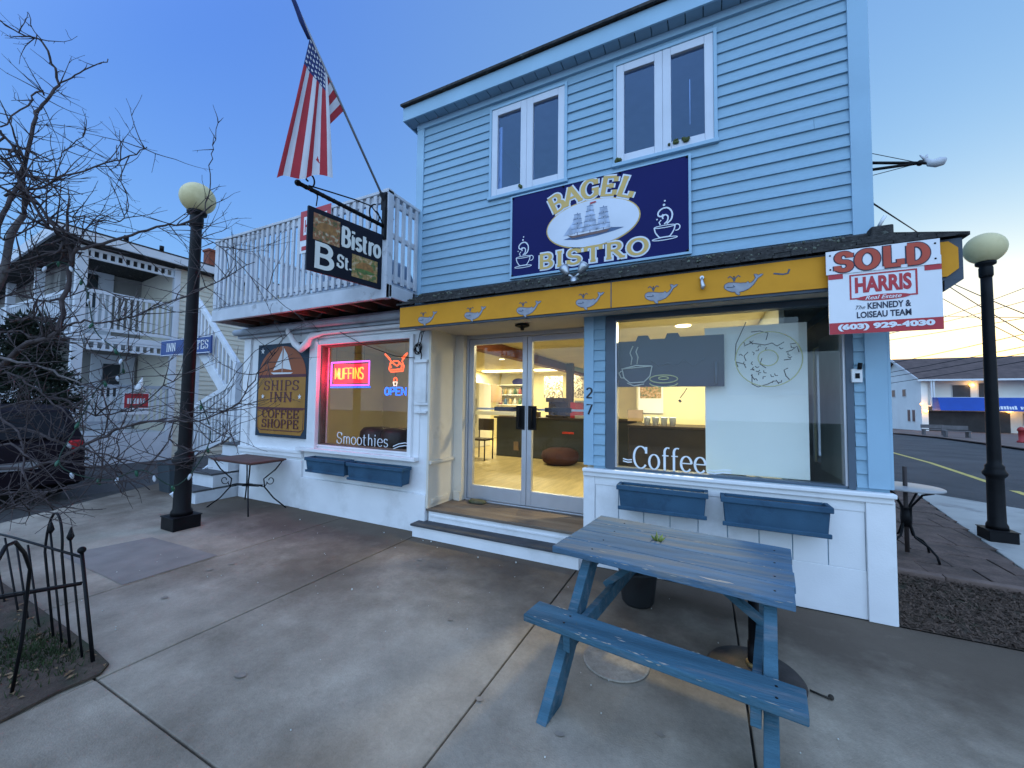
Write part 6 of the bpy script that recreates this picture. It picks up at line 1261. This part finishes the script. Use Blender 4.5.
m = MB(); m.hexa([(-24, HY0-.4, 4.2), (HX+.25, HY0-.4, 5.2), (HX+.25, 16, 5.2), (-24, 16, 4.2), (-24, HY0-.47, 4.4), (HX+.31, HY0-.47, 5.44), (HX+.31, 16.1, 5.44), (-24, 16.1, 4.4)]); m.build('roof', SHINGLE, ho)
m = MB()
for y in (4.3, 5.0): m.tube([(HX+.3, y, 5.44), (HX+.3, y, 5.56)], .05, 8)
m.build('roof_floodlight', BLACK, ho)
for k, (y, z0) in enumerate(((4.75, .72), (4.2, 3.12))):
    m = MB(); m.box(HX-1.9, HX-1.84, y-.28, y+.62, z0, z0+2.05); d_ = m.build('door', HW, ho); m = MB(); m.box(HX-1.835, HX-1.82, y-.05, y+.3, z0+.9, z0+1.8); m.build('pane', HD, d_)
# street front of the hotel, mostly behind the evergreen
m = MB()
for k in range(5): x = HX-2.2*k-.1; m.box(x-.18, x-.02, HY0-.1, HY0+.05, -.05, 5.0-.1*k*2.0*.55) if k else None
m.build('front_column', HW, ho)
m = MB(); m.box(-24, HX-.2, HY0-.06, HY0-.01, 4.05, 4.13); m.box(-24, HX-.2, HY0-.06, HY0-.01, 1.8, 1.88); x = HX-.3
while x > -24: m.box(x-.05, x, HY0-.05, HY0-.02, 3.2, 4.05); m.box(x-.05, x, HY0-.05, HY0-.02, .9, 1.8); x -= .15
m.build('front_railing', HW, ho)
t = thing('chimney', 'red brick chimney rising above the hotel eave beside the balcony', 'chimney', (-13.4, 6.8, 5.4)); m = MB(); p = onX(215, 250, -13.3); m.box(-13.6, -13.3, p.y-.15, p.y+.15, 5.3, p.z-.08); m.build('stack', mat('red_brick', (.2, .06, .035), .85, .2, 10, .3, 30), t); m = MB(); m.box(-13.63, -13.27, p.y-.18, p.y+.18, p.z-.079, p.z); m.build('cap', mat('red_brick', (0, 0, 0)), t, bevel=.02)
t = thing('porch_notice', 'red and white notice board hung on the lower porch rail', 'sign', (-12.95, 4.9, 1.5)); q0 = onX(123, 408, -12.95); q1 = onX(150, 391, -12.95)
pf = F((-12.96, q0.y, 1.17), (0, 1, 0), (0, 0, 1)); w_ = q1.y-q0.y; h_ = .55; m = MB(); pf.board(m, 0, w_, 0, h_, -.02, 0); m.build('board', SWH, t); m = MB(); pf.rect(m, .02, w_-.02, .17, h_-.02, .003); m.build('red_field', RED, t)
m = MB()
for k in range(6): x = .07+k*(w_-.14)/6; pf.rect(m, x, x+(w_-.14)/6*.7, .27, .41, .006)
m.build('print', SWH, t)
t = thing('lantern_bird', 'small white figure perched on top of the red porch notice', 'ornament', (-12.95, 5.0, 1.8)); q = onX(139, 389, -12.93); m = MB(); m.tube([(-12.93, q.y-.02, 1.73), (-12.93, q.y, 1.85), (-12.93, q.y+.03, 2.0), (-12.93, q.y+.05, 2.12)], [.09, .08, .045, .012], 10); m.build('body', SW, t)
# ================================================================== EVERGREEN
EVG = mat('dark_evergreen_needles', (.010, .018, .009), .8, .4, 6); BARK = mat('dark_bark', (.045, .035, .03), .9, .3, 12, .6, 50)
ev = thing('evergreen_tree', 'dense dark evergreen in front of the hotel porch at left', 'tree', (-10.6, 2.9, 0)); r2 = random.Random(31)
m = MB(); m.tube([(-11.3, 2.55, -.05), (-11.3, 2.55, 1.2), (-11.25, 2.55, 3)], [.1, .08, .03], 8); m.build('trunk', BARK, ev)
m = MB(); EX, EY = -11.3, 2.55
clumps = []
for k in range(120):
    z = r2.uniform(.25, 3.0); rad = (.72 if z < 1.8 else .72*(3.25-z)/1.45)*(.8+.2*math.sin(z*5)); a = r2.uniform(0, 6.28); q = rad*math.sqrt(r2.uniform(.3, 1)); clumps.append((EX+q*math.cos(a)*1.0, EY+q*math.sin(a), z, r2.uniform(.14, .3)))
for cx_, cy_, cz_, cr in clumps:
    for k in range(130):
        d = Vector((r2.gauss(0, 1), r2.gauss(0, 1), r2.gauss(0, .8))).normalized(); p = Vector((cx_, cy_, cz_))+d*cr*r2.uniform(.35, 1.05)
        dr = (d+Vector((r2.uniform(-.6, .6), r2.uniform(-.6, .6), r2.uniform(-.2, .7)))).normalized(); s_ = dr.cross(Vector((r2.uniform(-1, 1), r2.uniform(-1, 1), r2.uniform(-1, 1)))).normalized()*r2.uniform(.012, .03); l = r2.uniform(.05, .12)
        m.face([p-s_, p+dr*l, p+s_])
m.build('crown', EVG, ev)
# ================================================================== PARKED CAR at the left edge
CARP = mat('dark_car_paint', (.009, .006, .009), .6, .05, 3, spec=.1); TYRE = mat('tyre_rubber', (.012, .012, .012), .85, .2, 10); GLD = mat('dark_car_glass', (.006, .006, .008), .3, .1, 2, spec=.15); TAIL = mat('red_tail_light', (.35, .012, .015), .25, .05, 3)
ca = thing('parked_car', 'dark parked hatchback with red tail light behind the bare branches', 'car', (-9.5, 2.2, -.06))
cz0 = -.05; cx_r = -9.0; yn, yf_ = 1.1, 2.72   # rear end at right, near side faces the street
prof = [(0, .32), (-.02, .62), (.0, .92), (.10, .98), (.28, 1.42), (.5, 1.5), (1.6, 1.52), (2.3, 1.42), (3.0, 1.02), (3.9, .92), (4.25, .78), (4.3, .4), (4.2, .26), (.15, .24)]
m = MB(); i0 = 0; sect = [(0, .05), (.08, 0), (.5, -.02), (.92, 0), (1, .05)]
rows = []
for s_, ins in sect:
    rows.append([(cx_r-x-(ins if x < 1 else -ins)*.8, yn+(yf_-yn)*s_+(.12 if z > 1.0 else 0)*(1 if s_ < .5 else -1)*(1 if s_ != .5 else 0), cz0+z) for x, z in prof])
n = len(prof)
for rw_ in rows: m.v += rw_
for k in range(len(rows)-1):
    for j in range(n): j2 = (j+1) % n; m.f.append((k*n+j, k*n+j2, (k+1)*n+j2, (k+1)*n+j)); m.sm.append(True)
m.f.append(tuple(reversed(range(n)))); m.f.append(tuple((len(rows)-1)*n+j for j in range(n))); m.sm += [False, False]
body = m.build('body', CARP, ca, bevel=.03)
m = MB(); m.face([(cx_r-.02, yn+.2, cz0+1.02), (cx_r-.02, yf_-.2, cz0+1.02), (cx_r-.24, yf_-.25, cz0+1.4), (cx_r-.24, yn+.25, cz0+1.4)]); m.face([(cx_r-.4, yn+.105, cz0+1.05), (cx_r-2.6, yn+.105, cz0+1.05), (cx_r-2.2, yn+.117, cz0+1.38), (cx_r-.55, yn+.117, cz0+1.42)]); m.build('window', GLD, ca)
for x in (.92, 3.4):
    for y, s_ in ((yn-.005, 1), (yf_+.005, -1)):
        m = MB(); c0 = Vector((cx_r-x, y, cz0+.31)); m.tube([c0, c0+Vector((0, .03*s_, 0)), c0+Vector((0, .2*s_, 0))], [.27, .31, .31], 24); w = m.build('wheel', TYRE, ca); m = MB(); m.tube([c0-Vector((0, .006*s_, 0)), c0+Vector((0, .02*s_, 0))], [.19, .2], 18); m.build('rim', mat('dark_alloy', (.12, .12, .13), .4, .1, 4, metal=.6), w)
for y0, y1 in ((yn-.004, yn+.22), (yf_-.22, yf_+.004)): m = MB(); m.box(cx_r-.1, cx_r+.03, y0+.02, y1-.05, cz0+.82, cz0+.96); m.build('tail_light', TAIL, ca, bevel=.02)
m = MB(); m.box(cx_r-.05, cx_r+.03, yn+.02, yn+.25, cz0+.4, cz0+.47); m.build('reflector', TAIL, ca); m = MB(); m.box(cx_r-.2, cx_r+.06, yn+.01, yf_-.01, cz0+.3, cz0+.55); m.build('bumper', CARP, ca, bevel=.03)
m = MB(); m.box(cx_r-.0, cx_r+.065, 1.65, 2.2, cz0+.57, cz0+.68); m.build('number_plate', mat('dull_plate', (.2, .2, .2), .6, .1, 4), ca)
# ================================================================== IRON FENCE
fe = thing('iron_fence', 'low black wrought iron fence with hoops round the soil bed', 'fence', (-3.3, 1.0, 0))
def onfence(px, py, Y=1.07): return onY(px, py, Y)
r_ = .0062
cp_b = Vector((-3.25, 1.07, .0)); cp_t = onfence(81.7, 552)
m = MB(); m.tube([onfence(93, 662), cp_t], .010, 8); m.ball(cp_t+Vector((0, 0, .012)), .021, 8); m.build('corner_post', BLACK, fe)
rl = onfence(-60, 520); tr = onfence(81.7, 557); m = MB(); m.tube([rl, onfence(11.5, 537), tr], .008, 8); m.tube([onfence(-60, 607), onfence(5.7, 594.5), onfence(81.7, 582.5)], .0068, 8); m.build('rail', BLACK, fe)
def picket(pb, pt_, fin=True):
    m = MB(); m.tube([pb, pt_], r_, 6)
    if fin: q = pt_; m.tube([q, q+Vector((0, 0, .02)), q+Vector((0, 0, .05)), q+Vector((0, 0, .085))], [.01, .02, .012, .002], 8); m.tube([q+Vector((-.022, 0, .03)), q+Vector((0, 0, .015)), q+Vector((.022, 0, .03))], .006, 5)
    m.build('picket', BLACK, fe)
picket(onfence(83, 666), onfence(70.3, 540)); picket(onfence(63, 655), onfence(50.5, 533))
def hoop(bl, tl, top, tr_, br_):
    a, b, c = tl, top, tr_
    pts = [bl]+[a+(c-a)*((1-math.cos(R(t)))/2)+Vector((0, 0, (b.z-(a.z+c.z)/2)*math.sin(R(t)))) for t in range(0, 181, 15)]+[br_]
    m = MB(); m.tube(pts, .0072, 7); m.build('hoop', BLACK, fe)
hoop(onfence(54, 644), onfence(45, 552), onfence(53, 512), onfence(62, 555), onfence(71, 660))
for b_, t_ in (((40, 634), (28, 545)), ((29, 626), (16, 541)), ((20, 622), (5, 538)), ((8, 620), (-8, 536)), ((-6, 618), (-22, 532)), ((-20, 616), (-38, 530))): picket(onfence(*b_), onfence(*t_), False)
# return panel towards the street
p0 = Vector((-3.33, .78, 0)); m = MB(); q1 = onY(30, 569, .80); q2 = onY(6, 546, .6); 
m.tube([p0, onY(22, 640, .785), q1, q1+(q2-q1)*.3+Vector((0, 0, .05)), q1+(q2-q1)*.7+Vector((0, 0, .055)), q2, Vector((q2.x+.02, .55, q2.z-.12)), Vector((-3.36, .53, 0))], .008, 8); m.build('hoop', BLACK, fe)
m = MB(); m.tube([onfence(81.7, 584), Vector((cp_t.x-.02, .6, .5)), Vector((-3.42, .3, .5)), Vector((-3.46, -.6, .5))], .007, 8); m.build('rail', BLACK, fe)
for y in (.35, .2, .05): picket(Vector((-3.34, y, 0)), Vector((-3.36, y, .66)))
SHB = thing('dead_shrub', 'dark clump of dead leaves in the fenced bed at the left edge', 'shrub', (-5.0, 1.3, 0)); r2 = random.Random(41); m = MB()
for k in range(900):
    q = onZ(12, 530); d = Vector((r2.gauss(0, 1), r2.gauss(0, 1), abs(r2.gauss(0, 1)))).normalized()*r2.uniform(.05, .24); p = Vector((q.x, 1.02, .08))+d; s_ = Vector((r2.uniform(-1, 1), r2.uniform(-1, 1), r2.uniform(-1, 1))).normalized()*.016; dr = Vector((r2.uniform(-1, 1), r2.uniform(-1, 1), r2.uniform(-.4, 1))).normalized()*.05
    m.face([p-s_, p+dr, p+s_])
m.build('foliage', mat('dead_shrub_leaf', (.03, .022, .018), .9, .4, 9), SHB); m = MB()
for k in range(6): m.tube([(onZ(12, 530).x, 1.02, .0), (onZ(12, 530).x+r2.uniform(-.14, .14), 1.02+r2.uniform(-.14, .14), .26)], .005, 5)
m.build('stem', BARK, SHB)
# ================================================================== BARE STREET TREE
TB = mat('bare_tree_bark', (.10, .085, .08), .9, .3, 15, .5, 60, blot=(.17, .15, .135), bs=9, bt=.6); TB2 = mat('dark_twig_bark', (.07, .056, .055), .9, .35, 15, spec=.1)
tr_ = thing('bare_tree', 'leafless street tree with thorny twigs reaching across the left side', 'tree', (-4.75, .62, 0))
rt = random.Random(77); twigs = MB(); limbs = MB(); trunk = MB()
def P(px, py, D): return far(px, py, D)
def smooth_path(pts, sub=4):
    o = []; n = len(pts)
    for k in range(n-1):
        p0, p1, p2, p3 = pts[max(k-1, 0)], pts[k], pts[k+1], pts[min(k+2, n-1)]
        for s_ in range(sub):
            t = s_/sub; o.append(.5*((2*p1)+(p2-p0)*t+(2*p0-5*p1+4*p2-p3)*t*t+(3*p1-p0-3*p2+p3)*t**3))
    o.append(pts[-1]); return o
def twig(p, d, l, r, lev):
    n = max(4, int(l/.05)); pts = [p]; q = p.copy(); dd = d.copy()
    for k in range(n):
        dd = (dd+Vector((rt.gauss(0, .11), rt.gauss(0, .11), rt.gauss(.035, .11)))).normalized(); q = q+dd*(l/n); pts.append(q.copy())
    twigs.tube(pts, [max(.0012, r*(1-.75*k/n)) for k in range(n+1)], 4)
    for k in range(1, n):
        if rt.random() < .3: # thorn spur
            s_ = Vector((rt.gauss(0, 1), rt.gauss(0, 1), rt.gauss(0, 1))).normalized(); twigs.tube([pts[k], pts[k]+s_*rt.uniform(.012, .035)], [r*.5, .0008], 3)
        if lev > 0 and rt.random() < .25:
            s_ = (dd+Vector((rt.gauss(0, .9), rt.gauss(0, .9), rt.gauss(.1, .8)))).normalized(); twig(pts[k], s_, l*rt.uniform(.3, .6), r*.6, lev-1)
def limb(spec, r0, r1, ntw=8, tl=.4, lev=1, bark=None):
    ntw = int(ntw*2.3)
    pts = smooth_path([P(*s_) for s_ in spec]); n = len(pts)
    pts = [p+Vector((rt.gauss(0, .006), rt.gauss(0, .006), rt.gauss(0, .006))) if 0 < k < n-1 else p for k, p in enumerate(pts)]
    (bark or limbs).tube(pts, [(r0+(r1-r0)*(k/(n-1))**.8)*.44+.0008 for k in range(n)], 7)
    for k in range(ntw):
        i = rt.randrange(max(1, n//6), n-1); t = (pts[i+1]-pts[i]).normalized(); s_ = (t*.5+Vector((rt.gauss(0, .8), rt.gauss(0, .8), rt.gauss(.1, .7)))).normalized(); twig(pts[i], s_, tl*rt.uniform(.4, 1.2), max(.0035, r1*.5), lev)
    return pts
base = Vector((-4.75, .62, 0)); tt = P(-42, 380, 4.6)
trunk.tube(smooth_path([base, base+Vector((0, .02, .5)), base+Vector((.03, .03, 1.05)), tt, P(-28, 330, 4.5), P(2, 275, 4.4), P(11, 235, 4.4), P(25, 214, 4.4)]), [.055]*5+[.05]*5+[.036]*6+[.026]*5+[.02]*5+[.017]*3, 10)
limb([(25, 214, 4.4), (24, 190, 4.35), (22, 165, 4.3)], .03, .012, 5, .3)
limb([(-30, 395, 4.5), (20, 350, 4.2), (57, 332, 4.0), (66, 290, 4.0), (74, 254, 4.0), (95, 245, 3.95), (130, 236, 3.9), (165, 226, 3.85), (187, 223, 3.8), (212, 205, 3.75)], .042, .008, 16, .4)
limb([(74, 254, 4.0), (62, 236, 4.0), (48, 226, 3.95), (25, 190, 3.9), (0, 155, 3.9)], .024, .01, 10, .4)
limb([(-10, 260, 4.4), (3, 215, 4.3), (20, 180, 4.3), (33, 125, 4.3), (42, 105, 4.3), (58, 84, 4.3), (52, 62, 4.3), (42, 41, 4.3), (25, 37, 4.3), (0, 20, 4.3)], .032, .007, 14, .3, 1)
limb([(58, 84, 4.3), (75, 75, 4.25), (92, 66, 4.2), (108, 59, 4.2)], .010, .005, 2, .12, 0)
limb([(42, 41, 4.3), (33, 28, 4.3), (27, 12, 4.3)], .006, .003, 1, .1, 0)
limb([(44, 95, 4.3), (38, 90, 4.2), (28, 105, 4.2), (0, 127, 4.2)], .010, .008, 5, .22, 0)
limb([(5, 196, 4.2), (30, 190, 4.1), (56, 180, 4.0), (95, 167, 3.9), (129, 156, 3.8), (147, 147, 3.8)], .018, .005, 12, .35)
limb([(10, 150, 4.3), (40, 162, 4.2), (57, 158, 4.2), (70, 148, 4.15), (83, 133, 4.1)], .010, .004, 4, .3)
limb([(0, 130, 4.3), (12, 148, 4.3), (24, 160, 4.3), (24, 215, 4.35)], .014, .018, 8, .4)
limb([(30, 195, 4.1), (62, 238, 4.0), (72, 253, 4.0)], .016, .02, 6, .35)
limb([(-20, 200, 4.5), (5, 240, 4.3), (38, 222, 4.1), (62, 215, 4.0), (105, 220, 3.8)], .014, .004, 10, .4)
limb([(74, 254, 4.0), (90, 222, 3.9), (120, 222, 3.8), (128, 205, 3.75), (118, 160, 3.7), (117, 145, 3.7)], .008, .003, 6, .25)
limb([(205, 213, 3.75), (209, 190, 3.7), (211, 160, 3.65), (214, 140, 3.6), (217.5, 119, 3.6)], .008, .003, 4, .12, 0)
limb([(187, 223, 3.8), (200, 236, 3.75), (225, 250, 3.7), (250, 275, 3.65), (285, 305, 3.6), (318, 330, 3.55)], .007, .003, 6, .4)
limb([(57, 332, 4.0), (80, 322, 3.9), (110, 322, 3.8), (140, 312, 3.7), (175, 300, 3.6), (215, 282, 3.5), (255, 262, 3.5)], .016, .004, 12, .4)
limb([(-20, 355, 4.3), (20, 362, 4.0), (45, 368, 3.9), (75, 382, 3.7), (105, 392, 3.6)], .022, .008, 9, .4, 1, trunk)
limb([(10, 322, 4.2), (30, 318, 4.1), (55, 322, 4.0)], .016, .012, 5, .3)
limb([(-30, 470, 4.2), (30, 468, 3.9), (70, 452, 3.6), (105, 435, 3.5), (132, 424, 3.4), (176, 421, 3.3), (207, 419, 3.25), (238, 402, 3.2), (258, 374, 3.2), (275, 352, 3.2)], .022, .005, 18, .42)
limb([(-30, 440, 4.3), (20, 428, 4.0), (60, 442, 3.7), (95, 452, 3.5), (140, 462, 3.3), (180, 455, 3.2), (220, 440, 3.2)], .014, .004, 14, .4)
limb([(-30, 410, 4.4), (15, 405, 4.1), (60, 398, 3.9), (95, 415, 3.7), (130, 410, 3.6), (165, 385, 3.5), (190, 372, 3.5)], .014, .004, 12, .4)
limb([(-30, 500, 3.9), (20, 492, 3.6), (60, 490, 3.4), (100, 484, 3.3), (150, 478, 3.2)], .012, .004, 12, .35)
limb([(-20, 300, 4.5), (25, 296, 4.3), (50, 302, 4.1), (95, 288, 3.9), (130, 300, 3.8)], .012, .004, 10, .4)
limb([(-30, 455, 4.0), (10, 445, 3.8), (40, 462, 3.6), (78, 463, 3.5), (112, 470, 3.4), (150, 490, 3.3)], .016, .005, 12, .35)
limb([(-30, 385, 4.4), (8, 372, 4.2), (35, 388, 4.0), (62, 410, 3.8), (85, 428, 3.7), (120, 440, 3.6)], .016, .005, 12, .35)
limb([(-30, 345, 4.5), (10, 330, 4.3), (40, 338, 4.1), (75, 345, 3.9), (115, 362, 3.8), (150, 350, 3.7)], .014, .004, 12, .35)
limb([(-30, 425, 4.2), (0, 420, 4.0), (22, 440, 3.8), (25, 480, 3.6), (50, 505, 3.4)], .018, .006, 10, .3)
limb([(-20, 520, 3.6), (15, 508, 3.4), (45, 512, 3.3), (75, 500, 3.2)], .011, .004, 8, .3)
limb([(-20, 285, 4.5), (15, 268, 4.3), (45, 262, 4.2), (80, 270, 4.0)], .012, .004, 10, .35)
limb([(176, 421, 3.3), (170, 440, 3.2), (200, 452, 3.15), (240, 432, 3.1)], .007, .003, 6, .3)
trunk.build('trunk', TB, tr_); limbs.build('limbs', TB2, tr_); twigs.build('twigs', TB2, tr_)
# small fairy lights wound along the branches
sl = thing('fairy_lights', 'string of unlit green and clear fairy lights wound through the bare tree', 'fairy lights', (-4.2, 1, 1.5)); BG = mat('green_bulb', (.02, .09, .05), .3, .1, 4); BC = mat('clear_bulb', (.5, .52, .55), .2, .1, 4)
path = [P(40, 270, 3.95), P(62, 262, 3.95), P(85, 285, 3.9), P(95, 330, 3.8), P(118, 352, 3.7), P(122, 372, 3.65), P(100, 385, 3.6), P(75, 430, 3.6), P(60, 465, 3.5), P(105, 480, 3.4), P(142, 470, 3.3), P(178, 485, 3.2), P(210, 440, 3.25), P(200, 400, 3.3)]
pp = smooth_path(path, 6); m = MB(); m.tube(pp, .0035, 5); m.build('wire', mat('green_wire', (.01, .03, .018), .6, .1, 5), sl)
for k in range(2, len(pp)-1, 3):
    p = pp[k]; d = Vector((rt.gauss(0, .3), rt.gauss(0, .3), -1)).normalized(); m = MB(); m.tube([p, p+d*.008, p+d*.02, p+d*.033, p+d*.04], [.005, .008, .010, .007, .0015], 8); m.build('bulb', BG if k % 2 else BC, sl)
